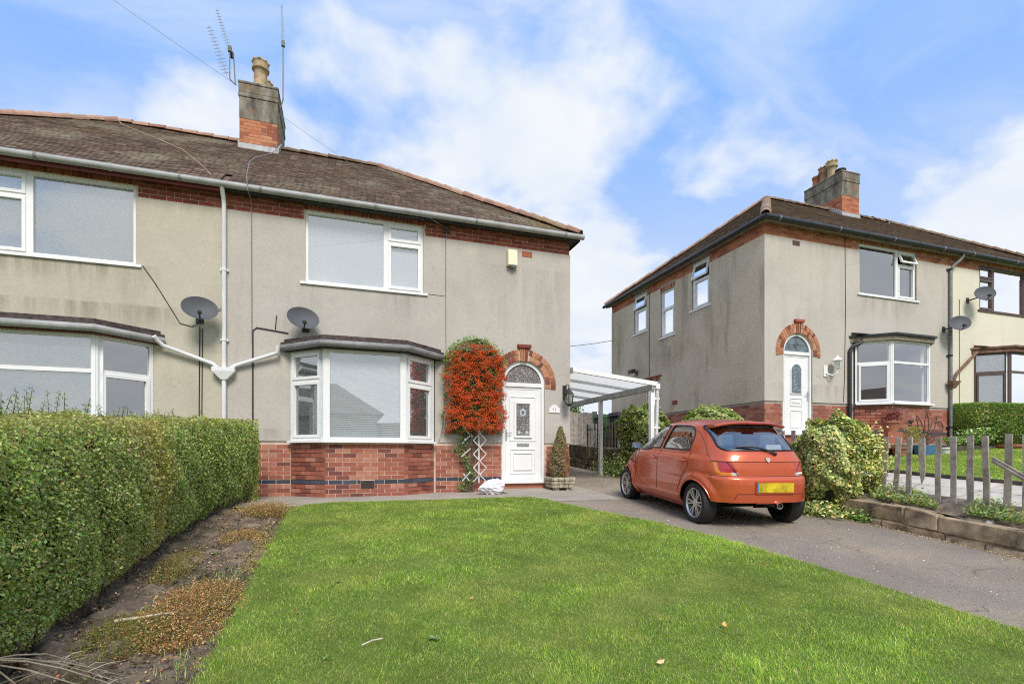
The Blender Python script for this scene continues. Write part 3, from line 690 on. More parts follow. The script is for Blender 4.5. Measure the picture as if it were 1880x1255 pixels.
        if curt:
            for (a, b, c, d) in curt:
                cm = MB(); n = 24
                pts = [(a+(b-a)*i/n, y+.22+.022*math.sin(i*2.1)) for i in range(n+1)]
                for (p, q) in zip(pts, pts[1:]): cm.quad((p[0], p[1], c), (q[0], q[1], c), (q[0], q[1], d), (p[0], p[1], d))
                cm.build('curtain', 'curtain', w, lambda *p: P(*Q(*p)))
        return w
    fr = st['frame']; a0, a1, z0, z1 = W1; mu = 3.79; tz = 5.50
    if st.get('split_narrow_left'): pass
    if st.get('flipwin'):
        mf = a0+a1-mu; lts = [(a0+.05, mf-.045, z0+.05, z1-.05, False), (mf+.045, a1-.05, tz+.022, z1-.05, st.get('top', True)), (mf+.045, a1-.05, z0+.05, tz-.022, True)]
        mls = [(mf, .09, z0+.05, z1-.05), ((a1+mf)/2, a1-mf-.09, tz-.022, tz+.022)]
    else: lts = [(mu+.045, a1-.05, z0+.05, z1-.05, False), (a0+.05, mu-.045, tz+.022, z1-.05, st.get('top', True)), (a0+.05, mu-.045, z0+.05, tz-.022, True)]
    if not st.get('flipwin'): mls = [(mu, .09, z0+.05, z1-.05), ((a0+mu)/2, mu-a0-.09, tz-.022, tz+.022)]
    window(QF, a0, a1, z0, z1, lts, mls, fr, blind=st.get('blind_up'), curt=st.get('curt_up'))
    if bay:
        if st['baystyle'] == 'casement':
            for Q, L0 in ((QBL, 'L'), (QBR, 'R')):
                l = lenS-.02; lt = [(.075, l-.09, BZ0+.62*0+1.07+.025, BZ1-.06, True), (.075, l-.09, BZ0+.05, BZ0+1.07-.025, True)]
                window(Q, .02, l, BZ0, BZ1-.01, [(.075, l-.09, BZ0+.05, BZ0+1.02, True), (.075, l-.09, BZ0+1.07, BZ1-.06, True)], [((l)/2, l-.1, BZ0+1.02, BZ0+1.07)], fr, .0, st.get('blind_side'), True, -.01)
            window(QBF, BX[1]-.02, BX[2]+.02, BZ0, BZ1-.01, [(BX[1]+.07, BX[2]-.07, BZ0+.055, BZ1-.06, False)], [(BX[1]+.045, .05, BZ0+.05, BZ1-.06), (BX[2]-.045, .05, BZ0+.05, BZ1-.06)], fr, .04, st.get('blind_bay'), True, -.012)
        else:
            tz2 = BZ0+1.02
            for Q in (QBL, QBR):
                l = lenS-.02
                window(Q, .02, l, BZ0, BZ1-.01, [(.075, l-.075, tz2+.03, BZ1-.06, False), (.075, l-.075, BZ0+.05, tz2-.03, True)], [(l/2, l-.1, tz2-.03, tz2+.03)], fr, .0, st.get('blind_side'), True, -.01)
            window(QBF, BX[1]-.02, BX[2]+.02, BZ0, BZ1-.01, [(BX[1]+.05, BX[2]-.05, tz2+.03, BZ1-.06, False), (BX[1]+.05, BX[2]-.05, BZ0+.055, tz2-.03, False)], [((BX[1]+BX[2])/2, BX[2]-BX[1]-.05, tz2-.03, tz2+.03)], fr, .04, st.get('blind_bay'), True, -.012)
        # corner posts
        for x in (BX[1], BX[2]):
            cp = MB(); cp.lathe((x, BY+.05, BZ0), [(.062, 0), (.062, BZ1-BZ0-.02)], 8); cp.build('corner_post', fr, root, P)
        # bay roof: fascia, tiles or felt, gutter
        ro = .16; fz0, fz1 = BZ1-.01, BZ1+.10
        outl = [(BX[0]-ro, .0), (BX[1]-ro*.35, BY-ro), (BX[2]+ro*.35, BY-ro), (BX[3]+ro, 0)]
        fa = MB(); fa.prism([(BX[0]-ro+.05, -.012), (BX[1]-ro*.3, BY-ro+.06), (BX[2]+ro*.3, BY-ro+.06), (BX[3]+ro-.05, -.012)], lambda a, b, d: (a, b, d), fz0, fz1)
        fa.build('bay_fascia', st['bay_fascia'], root, P, flip=flip)
        rf = MB()
        if st['bayroof'] == 'tile':
            top = [(BX[0]+.05, -.017), (BX[3]-.05, -.017)]; zt = BZ1+.30; zb = BZ1+.155
            for k in range(2):
                zz0 = fz1+.010+k*.055; s = .0+k*.06
                pl = [(outl[0][0]+s, -.017), (outl[1][0]+s*.4, outl[1][1]+s), (outl[2][0]-s*.4, outl[2][1]+s), (outl[3][0]-s, -.017)]
                rf.prism(pl, lambda a, b, d: (a, b, d), zz0, zz0+.05)
        else:
            rf.prism(outl, lambda a, b, d: (a, b, d), fz1+.002, fz1+.055)
            rf.hexa([(BX[0]-.05, -.018, fz1+.05), (BX[3], -.018, fz1+.05), (BX[3], -.3, fz1+.056), (BX[0]-.05, -.3, fz1+.056), (BX[0]-.05, -.018, fz1+.15), (BX[3], -.018, fz1+.15), (BX[3], -.3, fz1+.07), (BX[0]-.05, -.3, fz1+.07)])
        rf.build('bay_roof', 'slate_edge' if st['bayroof'] == 'tile' else 'gutter_black' if st['bayroof'] == 'felt' else 'pipe_rust', root, P, flip=flip)
        if st.get('baygutter'):
            g = MB(); zg = fz1-.045
            g.tube([(outl[0][0]+.02, -.03, zg), (outl[1][0]-.01, outl[1][1]-.03, zg), (outl[2][0]+.01, outl[2][1]-.03, zg), (outl[3][0]-.02, -.03, zg)], .058, 10)
            g.build('bay_gutter', st['baygutter'], root, P, smooth=True)
    # ---- door with its arch
    cx = (DX0+DX1)/2; rad = (DX1-DX0)/2
    if st.get('door', True):
        dm = MB(); yy = .05
        dm.box((DX0, yy-.03, .87), (DX0+.055, yy+.06, DS)); dm.box((DX1-.055, yy-.03, .87), (DX1, yy+.06, DS)); dm.box((DX0+.055, yy-.03, 2.86), (DX1-.055, yy+.06, DS+.02))
        n = 24
        for i in range(n):
            t0, t1 = math.pi*i/n, math.pi*(i+1)/n
            f = lambda r_, t, y_: (cx+r_*math.cos(t), y_, DS+r_*math.sin(t))
            ri, ro_ = rad-.06, rad+.012
            dm.hexa([f(ri, t0, yy-.03), f(ro_, t0, yy-.03), f(ro_, t1, yy-.03), f(ri, t1, yy-.03), f(ri, t0, yy+.06), f(ro_, t0, yy+.06), f(ro_, t1, yy+.06), f(ri, t1, yy+.06)])
        door = dm.build('door', 'upvc_white', root, P, label=st.get('doorlabel'))
        lf = MB(); l0, l1 = DX0+.06, DX1-.06; lf.box((l0, yy, .90), (l1, yy+.045, 2.855))
        def mold(a, b, c, d, w=.022, p=.016):
            lf.box((a, yy-p, c), (a+w, yy, d)); lf.box((b-w, yy-p, c), (b, yy, d)); lf.box((a+w, yy-p, c), (b-w, yy, c+w)); lf.box((a+w, yy-p, d-w), (b-w, yy, d))
        xs = lambda t: (l0+(l1-l0)*t)
        GX0, GX1, GZ0, GZ1 = cx-.14, cx+.14, 1.86, 2.50
        mold(xs(.03), xs(.97), .95, 2.82, .014, .008)
        if st['doorstyle'] == 'rect':
            mold(GX0-.055, GX1+.055, GZ0-.05, GZ1+.06, .045, .03); mold(xs(.14), xs(.86), 1.74, 2.66, .016, .012); mold(xs(.16), xs(.84), .97+.1, 1.58, .018, .014); mold(xs(.24), xs(.76), 1.14, 1.50, .016, .02)
        else:
            GZ0, GZ1 = 1.90, 2.62; GX0, GX1 = cx-.15, cx+.15
            mold(GX0-.04, GX1+.04, 1.60, 1.80, .02, .015); mold(GX0-.04, GX1+.04, 1.06, 1.50, .02, .015)
            lf.tube([(GX0-.02, yy-.005, GZ0), (GX0-.02, yy-.005, GZ1-.15)]+[(cx-.17*math.cos(t), yy-.005, GZ1-.15+.17*math.sin(t)) for t in np.linspace(0, math.pi, 11)]+[(GX1+.02, yy-.005, GZ0), (GX0-.02, yy-.005, GZ0)], .02, 6)
        leaf_ = lf.build('door_leaf', 'upvc_white', door, P)
        pm = MB()
        if st['doorstyle'] == 'rect': pm.box((GX0, yy-.006, GZ0), (GX1, yy+.002, GZ1))
        else:
            pl = [(GX0, GZ0), (GX1, GZ0)]+[(cx+.15*math.cos(t), GZ1-.15+.15*math.sin(t)) for t in np.linspace(0, math.pi, 11)]
            pm.prism(pl, lambda a, b, d: (a, d, b), yy-.008, yy+.002)
        pm.build('door_pane', 'patterned_glass' if st['doorstyle'] == 'rect' else 'leaded_glass', door, P)
        mo = MB()
        if st['doorstyle'] == 'rect':
            for i in range(12):
                t = i*math.pi/6; mo.lathe((cx+.045*math.cos(t)*(1+.3*(i % 2)), yy-.012, 2.33+.06*math.sin(t)), [(.0, 0), (.022, .001), (.022, .004), (0, .005)], 7, ax=(0, 1, 0))
            for s in (-1, 1): mo.lathe((cx+s*.085, yy-.012, 1.92), [(.0, 0), (.035, .001), (.035, .004), (0, .005)], 9, ax=(0, 1, 0))
        else:
            for i in range(5):
                t = GZ0+.1+i*.1; mo.tube([(cx-.08, yy-.012, t), (cx+.05*math.sin(i*2), yy-.012, t+.06), (cx+.09, yy-.012, t+.02)], .005, 5)
            mo.tube([(cx-.11, yy-.012, GZ0+.02), (cx-.11, yy-.012, GZ1-.12)], .004, 5); mo.tube([(cx+.11, yy-.012, GZ0+.02), (cx+.11, yy-.012, GZ1-.12)], .004, 5); mo.tube([(cx-.14, yy-.012, GZ0+.1), (cx+.14, yy-.012, GZ0+.1)], .004, 5)
        mo.build('glass_motif', 'glass_motif', door, P, kind='stuff')
        fl = MB(); fl.prism([(cx+(rad-.055)*math.cos(t), DS+.02+(rad-.055)*math.sin(t)) for t in np.linspace(0, math.pi, 25)], lambda a, b, d: (a, d, b), yy+.0, yy+.01)
        fl.build('fanlight', 'patterned_glass' if st['doorstyle'] == 'rect' else 'leaded_glass', door, P)
        if st['doorstyle'] != 'rect':
            sm = MB(); c0 = DS+.2; q = .09
            for k in range(4):
                t = k*math.pi/2; sm.tube([(cx, yy-.006, c0), (cx+.36*math.cos(t)*(1 if k % 2 == 0 else .45), yy-.006, c0+.40*math.sin(t)*.5)], .005, 5)
            sm.tube([(cx+q, yy-.007, c0), (cx, yy-.007, c0+q), (cx-q, yy-.007, c0), (cx, yy-.007, c0-q), (cx+q, yy-.007, c0)], .006, 5); sm.build('star_leading', 'gutter_lead', door, P)
        hm = MB(); hx = l1-.035 if st['doorstyle'] == 'rect' else l1-.035
        hx = (l1-.035); hm.box((hx-.014, yy-.012, 1.74), (hx+.014, yy, 1.98)); hm.tube([(hx, yy-.012, 1.90), (hx, yy-.05, 1.90), (hx-.11, yy-.05, 1.90)], .009, 7); hm.build('handle', 'aluminium', door, P)
        lm = MB(); lz = 1.665 if st['doorstyle'] == 'rect' else 1.70; lm.box((cx-.13, yy-.012, lz-.032), (cx+.13, yy+.001, lz+.032)); lm.box((cx-.11, yy-.02, lz-.012), (cx+.11, yy-.012, lz+.02)); lm.build('letterbox', 'aluminium' if st['doorstyle'] == 'rect' else 'upvc_white', door, P)
        so = MB(); so.box((DX0-.12, -.12, .872), (DX1+.12, .10, .932)); so.build('door_sill', 'upvc_white', door, P, bevel=.012)
        sb = MB(); sb.box((DX0-.10, -.06, .6), (DX1+.10, .10, .868)); sb.build('door_step', 'red_brick', door, P)
        ar = MB(); n = 40
        for i in range(n):
            t0, t1 = -.16+(math.pi+.32)*i/n, -.16+(math.pi+.32)*(i+1)/n
            f = lambda r_, t, y_: (cx+r_*math.cos(t), y_, DS+r_*math.sin(t))
            ri, ro_ = rad+.014, rad+.252
            ar.hexa([f(ri, t0, -.024), f(ro_, t0, -.024), f(ro_, t1, -.024), f(ri, t1, -.024), f(ri, t0, .2), f(ro_, t0, .2), f(ro_, t1, .2), f(ri, t1, .2)])
        arch = ar.build('door_arch', 'mortar', root, P, flip=flip)
        rest = MB(); me = unitbox('arch_brick', 'arch_brick_clay')
        for r_, n in ((rad+.072, 23), (rad+.192, 29)):
            for i in range(n):
                t = -.15+(math.pi+.30)*(i+.5)/n
                if abs(t-math.pi/2)*r_ < .085: continue
                w = (math.pi+.30)*r_/n-.011; c = (cx+r_*math.cos(t), .0, DS+r_*math.sin(t))
                if nb and st['near']:
                    share('arch_brick', me, arch, P(*c), (0, -(t*sgn+(math.pi if sgn < 0 else 0)) if sgn > 0 else (t-math.pi), 0), (.108, .07, w))
                else:
                    d = Vector((math.cos(t), 0, math.sin(t))); e = Vector((-math.sin(t), 0, math.cos(t)))
                    rest.obox(c, d, (0, 1, 0), e, (.054, .035, w/2), r=random.random())
        rest.build('arch_bricks', 'arch_brick_clay', root, P, flip=flip, kind='stuff')
        kz = DS+rad
        for i in range(5):
            ks = MB(); xa, xb = -.10+.04*i, -.10+.04*(i+1); g = .004
            ks.hexa([(cx+xa*.75+g, -.045, kz-.005), (cx+xb*.75-g, -.045, kz-.005), (cx+xb*.75-g, .05, kz-.005), (cx+xa*.75+g, .05, kz-.005), (cx+xa+g, -.05, kz+.27), (cx+xb-g, -.05, kz+.27), (cx+xb-g, .05, kz+.27), (cx+xa+g, .05, kz+.27)], r=.55+.1*random.random())
            ks.build('keystone_tile', 'arch_brick_clay', arch, P, flip=flip)
        kc = MB(); kc.box((cx-.145, -.085, kz+.275), (cx+.145, .03, kz+.335)); kc.box((cx-.12, -.07, kz+.255), (cx+.12, .03, kz+.273)); kc.build('keystone_cap', 'band_brick', arch, P)
    # ---- side windows
    for (a, b, c, d) in side:
        if c > 4: 
            tzz = c+(d-c)*.62
            window(QS, a, b, c, d, [(a+.05, b-.05, c+.05, tzz-.02, True), (a+.05, b-.05, tzz+.02, d-.05, 'open' if (c > 4.4) else False)], [((a+b)/2, b-a-.1, tzz-.02, tzz+.02)], fr, .07)
            if c < 4.4:
                sl = MB()
                for i in range(int((b-a+.1)/.075)): sl.box((-.02, a-.05+i*.075, d+.01), (.03, a-.05+i*.075+.065, d+.13), r=random.random())
                sl.build('window_lintel', 'arch_brick_clay', root, P, kind='stuff')
        else:
            window(QS, a, b, c, d, [(a+.05, b-.05, c+.05, d-.05, True)], [], fr, .08)
            sl = MB(); sl.box((-.05, a-.12, d+.13), (.03, b+.12, d+.17))
            for i in range(int((b-a+.1)/.075)): sl.box((-.03, a-.05+i*.075, d+.01), (.03, a-.05+i*.075+.065, d+.12), r=random.random())
            sl.build('window_lintel', 'arch_brick_clay', root, P, kind='stuff')
    # ---- roof
    EX, EY, EZ = -.17, -.20, 6.045; RX, RY, RZ = 3.65, 3.6, 8.85; BYy = YB+.2
    rm = MB()
    e = .03
    A_, B_, C_, D_ = (EX, EY, EZ-e), (XP, EY, EZ-e), (XP, RY, RZ-e), (RX, RY, RZ-e)
    rm.quad(A_, B_, C_, D_); rm.add([(EX, BYy, EZ-e), A_, D_], [(0, 1, 2)]); rm.quad(B_[:1]+(BYy, EZ-e), (EX, BYy, EZ-e), D_, C_)
    rm.add([(XP, EY, EZ-e), (XP, BYy, EZ-e), C_], [(0, 1, 2)])
    roof = rm.build('roof', 'roof_clay_dark', root, P, flip=flip)
    sl_ang = math.atan2(RZ-EZ, RY-EY); G = .10; SL = math.hypot(RZ-EZ, RY-EY); ncs = int(SL/G)
    tiles = []
    for c in range(ncs):
        s = c*G; y = EY+s*math.cos(sl_ang); z = EZ+s*math.sin(sl_ang)
        xm = EX+(RX-EX)*(y-EY)/(RY-EY); x = xm+.02-.0825*(c % 2)
        while x < XP:
            if x > xm-.06 and x+.16 < XP+.1: tiles.append((x+.0825, y, z, 0))
            x += .165
    if side:
        for c in range(ncs):
            s = c*G; x = EX+s*math.cos(math.atan2(RZ-EZ, RX-EX)); z = EZ+s*math.sin(math.atan2(RZ-EZ, RX-EX))
            f = (x-EX)/(RX-EX); ya, yb = EY+(RY-EY)*f, BYy+(RY-BYy)*f; y = ya
            while y < yb: tiles.append((x, y+.08, z, 1)); y += .165
    nt_ = st.get('single_tiles', 0)
    TL, TT = .17, .015
    me = bpy.data.meshes.new('roof_tile'); bb = MB(); bb.box((-.080, 0, -TT), (.080, TL, 0)); me.from_pydata(bb.v, [], bb.f); me.materials.append(MATS[st['tile']])
    rest = MB(); tiles.sort(key=lambda t: (Vector(P(*t[:3]))-DCAM).length + (100 if t[3] else 0))
    for i, (x, y, z, sd_) in enumerate(tiles):
        tl = sl_ang-R(5.)+random.uniform(-.012, .012); lift = .022+random.uniform(-.002, .003)
        ry = random.uniform(-.012, .012)
        if i < nt_ and not sd_:
            share('roof_tile', me, roof, P(x, y, z+lift), (tl, ry, 0))
        else:
            mt = Matrix.Rotation(tl, 3, 'X') @ Matrix.Rotation(ry, 3, 'Y')
            if sd_: mt = Matrix.Rotation(-R(90)*1, 3, 'Z') @ mt
            rest.hexa([Vector((x, y, z+lift))+mt @ Vector(v) for v in bb.v], r=random.random())
    rest.build('roof_tiles', st['tile'], root, P, flip=flip, kind='stuff')
    # ridge and hip tiles, one by one
    def ridge_run(p, q, mat, n, skip=0):
        p, q = Vector(P(*p)), Vector(P(*q)); d = (q-p); L_ = d.length/n; d.normalize()
        a = d.cross(Vector((0, 0, 1))).normalized(); up = a.cross(d); me_ = bpy.data.meshes.new('ridge_tile'); rb = MB()
        arc = [(math.cos(t)*.112, math.sin(t)*.092) for t in np.linspace(-.12, math.pi+.12, 9)]
        vv = []; 
        for yy_, k_ in ((-L_*.53, 1.16), (L_*.51, .94)):
            vv += [(x_*k_, yy_, z_*k_) for x_, z_ in arc]+[(x_*k_*.85, yy_, z_*k_*.85) for x_, z_ in arc]
        ff = []
        for i in range(8):
            ff += [(i, i+1, i+19, i+18), (i+9, i+27, i+28, i+10), (i, i+9, i+10, i+1), (i+18, i+19, i+28, i+27)]
        me_.from_pydata(vv, [], ff); me_.materials.append(MATS[mat])
        M3 = Matrix((a, d, up)).transposed()
        for i in range(n):
            eu = (M3 @ Matrix.Rotation(random.uniform(-.03, .03), 3, 'X') @ Matrix.Rotation(random.uniform(-.05, .05), 3, 'Y')).to_euler()
            share('ridge_tile', me_, roof, p+d*L_*(i+.5)+Vector((0, 0, -.01+random.uniform(-.006, .006))), eu)
    if st['ridge'] == 'new': ridge_run((XP, RY, RZ), (RX, RY, RZ), 'ridge_clay', 9)
    else: ridge_run((XP, RY, RZ), (RX, RY, RZ), 'ridge_mossy', 9)
    ridge_run((RX, RY, RZ), (EX, EY, EZ+.04), st.get('hip', 'ridge_clay'), 19)
    if side: ridge_run((RX, RY, RZ), (EX, BYy, EZ+.04), 'ridge_clay', 19)
    # soffit, fascia, gutters
    so = MB(); y0 = EY+.03
    so.box((EX+.03, y0, 5.965), (XP, -.017, 6.02)); so.box((EX+.03, -.017, 5.965), (-.017, YB+.16, 6.02)); so.build('soffit', st['soffit'], root, P, flip=flip)
    fa = MB(); fa.box((EX+.005, y0-.024, st.get('fz', 5.93)), (XP, y0-.002, 6.035)); fa.box((EX+.005, y0-.002, st.get('fz', 5.93)), (EX+.028, YB+.16, 6.035)); fa.build('fascia', st['fascia'], root, P, flip=flip)
    gt = MB(); gz = 6.0; gy = EY-.05
    gt.tube([(XP, gy, gz), (EX-.05, gy, gz)], .055, 12)
    if side: gt.tube([(EX-.05, EY-.05, gz), (EX-.05, BYy+.05, gz)], .055, 12)
    gut = gt.build('gutter', st['gutter'], root, P, smooth=True)
    for i, x in enumerate(np.arange(.2, XP, .95)):
        gb = MB(); gb.tube([(x-.02, gy, gz), (x+.02, gy, gz)], .061, 12); gb.build('gutter_clip', st['gutter'] if i % 2 else 'gutter_lead', gut, P, smooth=True)
    # chimney
    if 'chimney' in st:
        x0, x1 = st['chimney']; y0, y1 = 3.05, 4.5; zb, z1, z2, z3 = 8.2, 9.14, 9.62, 9.98
        cm = MB(); cm.box((x0+.005, y0+.005, zb-.3), (x1-.005, y1-.005, z1)); ch = cm.build('chimney', 'mortar_grey', root, P, flip=flip)
        cb = MB(); i = 0; z = zb
        while z < z1-.04:
            o = .1175*(i % 2)
            for (ax, lo, hi) in ((0, x0, x1), (1, y0, y1)):
                a = lo-o
                while a < hi:
                    b0, b1 = max(a, lo+(.056 if ax else 0)), min(a+.225, hi)
                    if b1-b0 > .03:
                        if ax == 0: cb.box((b0, y0, z), (b1, y0+.05, z+.068), random.random())
                        else: cb.box((x0-.003, b0, z), (x0+.05, b1, z+.068), random.random()); cb.box((x1-.05, b0, z), (x1+.003, b1, z+.068), random.random())
                    a += .235
            z += .078; i += 1
        cb.build('brick', 'orange_brick', ch, P, flip=flip, kind='stuff')
        rc = MB(); rc.box((x0-.006, y0-.008, z1-.02), (x1+.006, y1+.008, z2)); rc.box((x0-.025, y0-.025, z2), (x1+.025, y1+.025, z2+.10)); rc.box((x0-.018, y0-.018, z2+.10), (x1+.018, y1+.018, z3-.06)); rc.box((x0-.03, y0-.03, z3-.06), (x1+.03, y1+.03, z3))
        rco = rc.build('chimney_render', 'weathered_render', ch, P, flip=flip, bevel=.018)
        lf = MB(); lf.box((x0-.02, y0-.03, 8.42), (x1+.02, y0-.005, 8.56)); 
        for k in range(9):
            yk = y0-.02+k*.07; lf.box((x0-.03, yk, 8.45+k*.047), (x0-.006, yk+.075, 8.60+k*.05)); lf.box((x1+.006, yk, 8.45+k*.047), (x1+.03, yk+.075, 8.60+k*.05))
        lf.build('flashing', 'lead_flashing', ch, P, flip=flip, kind='stuff')
        for (py, kind_, mt_, hh) in st['pots']:
            c = ((x0+x1)/2+st.get('potx', 0), py, z3-.02)
            if kind_ == 'crown':
                pt = MB(); pt.lathe(c, [(.20, 0), (.19, .07), (.155, .12), (.15, .14), (.142, hh-.22), (.15, hh-.21), (.185, hh-.19), (.19, hh-.15), (.165, hh-.14), (.17, hh-.04), (.18, hh-.03), (.18, hh), (.15, hh), (.13, hh-.3)], 20, cap=False)
                for i in range(8):
                    t = i*math.pi/4; pt.lathe((c[0]+.165*math.cos(t), c[1]+.165*math.sin(t), c[2]+hh-.01), [(.035, 0), (.03, .03), (.006, .06)], 6)
            elif kind_ == 'plain':
                pt = MB(); pt.lathe(c, [(.16, 0), (.135, .1), (.13, hh-.1), (.15, hh-.08), (.15, hh), (.12, hh), (.11, hh-.3)], 18, cap=False)
            else:
                pt = MB(); pt.lathe((c[0], c[1], c[2]+.24), [(.02, .07), (.15, .045), (.17, .02), (.17, 0), (0.1, .0)], 16)
                for i in range(4): t = i*math.pi/2+.4; pt.tube([(c[0]+.1*math.cos(t), c[1]+.1*math.sin(t), c[2]-.02), (c[0]+.1*math.cos(t), c[1]+.1*math.sin(t), c[2]+.25)], .008, 5)
            pt.build('chimney_pot' if kind_ != 'cowl' else 'cowl', mt_, ch, P, smooth=(kind_ != 'cowl'))
    # small wall details
    if st['near']:
        ab = MB(); ab.box((airb[0]+.004, BY+.002, .935-H), (airb[1]-.004, BY+.03, .935+H-.012))
        abo = ab.build('air_brick', 'iron_black', root, P)
        gr_ = MB()
        for i in range(8): x = airb[0]+.012+i*.029; gr_.box((x, BY-.004, .935-H+.004), (x+.007, BY+.0055, .935+H-.016))
        for i in range(5): z = .935-H+.008+i*.03; gr_.box((airb[0]+.004, BY-.003, z), (airb[1]-.004, BY+.0050, z+.007))
        gr_.build('grille', 'iron_rust', abo, P, kind='stuff')
    vb = MB(); vb.box((.85, -.024, 5.535), (1.07, .0, 5.645)); vb.build('air_brick', 'band_brick' if st['near'] else 'iron_rust', root, P)
    if side:
        vb = MB(); vb.box((-.024, 3.33, 1.93), (.0, 3.57, 2.05)); vb.build('air_brick', 'band_brick', root, P)
    return root, P
H_MAIN, P_MAIN = house('house', 'grey rendered house with arched white front door and white framed bay window, nearest the lawn', 4.541, -1, 9.85, 0, dict(
    near=True, blindmat='blind_grey', stucco='stucco_grey', side_stucco='stucco_grey', frame='upvc_white', tile='roof_clay', ridge='old', soffit='fascia_black', fascia='fascia_black', gutter='gutter_grey',
    baystyle='casement', bay_fascia='fascia_black', bayroof='tile', baygutter='gutter_lead', doorstyle='rect', single_bricks=300, single_tiles=300,
    blind_up=(3.10, 5.2, 4.6, 5.86, .005), blind_bay=(3.45, 4.95, 1.74, 3.27, .032), blind_side=(.02, .80, 1.74, 3.27, .032), chimney=(6.02, 6.81), pots=[(3.35, 'crown', 'pot_buff', .72), (3.95, 'crown', 'pot_buff', .66)], potx=-.0))
H_LEFT, P_LEFT = house('house', 'olive cream rendered house at the left with a dark red fascia, behind the tall hedge', -8.46, 1, 9.85, 0, dict(
    near=True, stucco='stucco_olive', side_stucco='stucco_olive', frame='upvc_white', tile='roof_clay', ridge='new', soffit='fascia_red', fascia='fascia_red', gutter='gutter_grey',
    baystyle='transom', bay_fascia='fascia_red', bayroof='tile', baygutter='gutter_grey', doorstyle='rect', single_bricks=0, single_tiles=220,
    blind_up=(3.10, 5.2, 4.6, 5.86, .005), blind_bay=(3.45, 4.95, 1.74, 3.27, .032), blind_side=None, fz=5.90))
H_RIGHT, P_RIGHT = house('house', 'pale rendered house on higher ground at the right with black gutters', 9.575, 1, 9.64, 1.06, dict(
    near=False, stucco='stucco_pale', side_stucco='stucco_stained', frame='upvc_white', tile='roof_clay_dark', ridge='old', hip='ridge_mossy', soffit='fascia_tan', fascia='fascia_tan', gutter='gutter_black',
    baystyle='transom', bay_fascia='fascia_tan', bayroof='felt', baygutter=None, doorstyle='arched', single_bricks=300, single_tiles=0, top='open',
    flipwin=True, curt_up=[(3.1, 3.25, 4.6, 5.86), (5.05, 5.2, 4.6, 5.86)],
    side_windows=[(1.93, 2.67, 4.56, 5.90), (3.50, 4.20, 4.10, 5.55), (4.98, 5.75, 4.55, 5.85), (4.25, 4.98, 1.92, 2.78)],
    chimney=(6.32, 7.10), pots=[(3.42, 'cowl', 'plastic_black', .3), (3.75, 'crown', 'pot_buff', .72), (4.05, 'crown', 'pot_brown', .66), (4.35, 'plain', 'pot_terracotta', .5)]))
H_CREAM, P_CREAM = house('house', 'cream painted house with dark brown window frames at the right edge', 22.575, -1, 9.64, 1.06, dict(
    near=False, stucco='stucco_cream', side_stucco='stucco_cream', frame='upvc_walnut', tile='roof_clay_dark', ridge='old', hip='ridge_mossy', soffit='fascia_tan', fascia='fascia_tan', gutter='gutter_black',
    baystyle='transom', bay_fascia='pipe_rust', bayroof='brown', baygutter=None, doorstyle='rect', single_bricks=0, single_tiles=0, flipwin=True,
    curt_up=[(3.12, 5.18, 4.62, 5.84)], blind_bay=(3.45, 4.95, 1.74, 3.27, .05), blind_side=(.05, .80, 1.74, 3.27, .05)))
# indoor plants on the sills that the glass lets through are left to the reflections
# ------------------------------------------------------------------ rainwater pipes
def pipe(name, label, pts, r, mat, parts=(), group=None):
    o = thing(name, label, 'drainpipe', pts[0] if pts[0][2] < pts[-1][2] else pts[-1], group)
    m = MB(); m.tube(pts, r, 10); m.build('pipe', mat, o, smooth=True)
    return o
yv = 9.85-.075
dp = pipe('downpipe', 'white downpipe running down the joint between the grey house and the olive cream house', [(-1.955, yv, .75), (-1.955, yv, 2.78)], .036, 'pipe_white')
m = MB(); m.tube([(-1.955, yv, 2.95), (-1.955, yv, 5.74), (-1.955, yv-.03, 5.82), (-1.955, yv-.13, 5.92), (-1.955, yv-.165, 5.98)], .036, 10); m.build('pipe', 'pipe_white', dp, smooth=True)
m = MB(); m.hexa([(-2.0, yv-.05, 2.74), (-1.91, yv-.05, 2.74), (-1.91, yv+.05, 2.74), (-2.0, yv+.05, 2.74), (-2.13, yv-.08, 2.88), (-1.78, yv-.08, 2.88), (-1.78, yv+.07, 2.88), (-2.13, yv+.07, 2.88)]); m.box((-2.13, yv-.08, 2.88), (-1.78, yv+.07, 2.945)); m.build('hopper', 'pipe_white', dp)
for z in (1.5, 3.4, 4.6): m = MB(); m.tube([(-1.955, yv, z), (-1.955, yv, z+.045)], .043, 10); m.box((-2.02, yv+.02, z+.005), (-1.89, yv+.07, z+.04)); m.build('pipe_clip', 'pipe_white', dp)
pipe('branch_pipe', 'sloping white pipe from the left bay gutter into the hopper', [(-2.05, yv, 2.93), (-2.12, yv, 3.0), (-2.83, yv-.04, 3.25), (-2.90, yv-.10, 3.32), (-2.93, yv-.15, 3.38)], .034, 'pipe_white')
pipe('branch_pipe', 'sloping white pipe from the grey house bay gutter into the hopper', [(-1.86, yv, 2.93), (-1.78, yv, 2.99), (-1.17, yv-.04, 3.22), (-1.11, yv-.06, 3.25), (-1.10, yv-.08, 3.37)], .034, 'pipe_white')
yr = 9.64-.07
dpr = pipe('downpipe', 'dark downpipe between the pale rendered house and the cream house', [(16.06, yr, 1.75), (16.06, yr, 3.35), (16.06, yr, 6.62), (16.12, yr-.03, 6.72), (16.26, yr-.10, 6.86), (16.30, yr-.15, 6.95), (16.30, yr-.17, 7.04)], .04, 'gutter_lead')
for z in (2.2, 4.2, 6.6): m = MB(); m.tube([(16.06, yr, z), (16.06, yr, z+.05)], .048, 10); m.box((15.96, yr+.02, z), (16.16, yr+.06, z+.04)); m.build('pipe_clip', 'gutter_black', dpr)
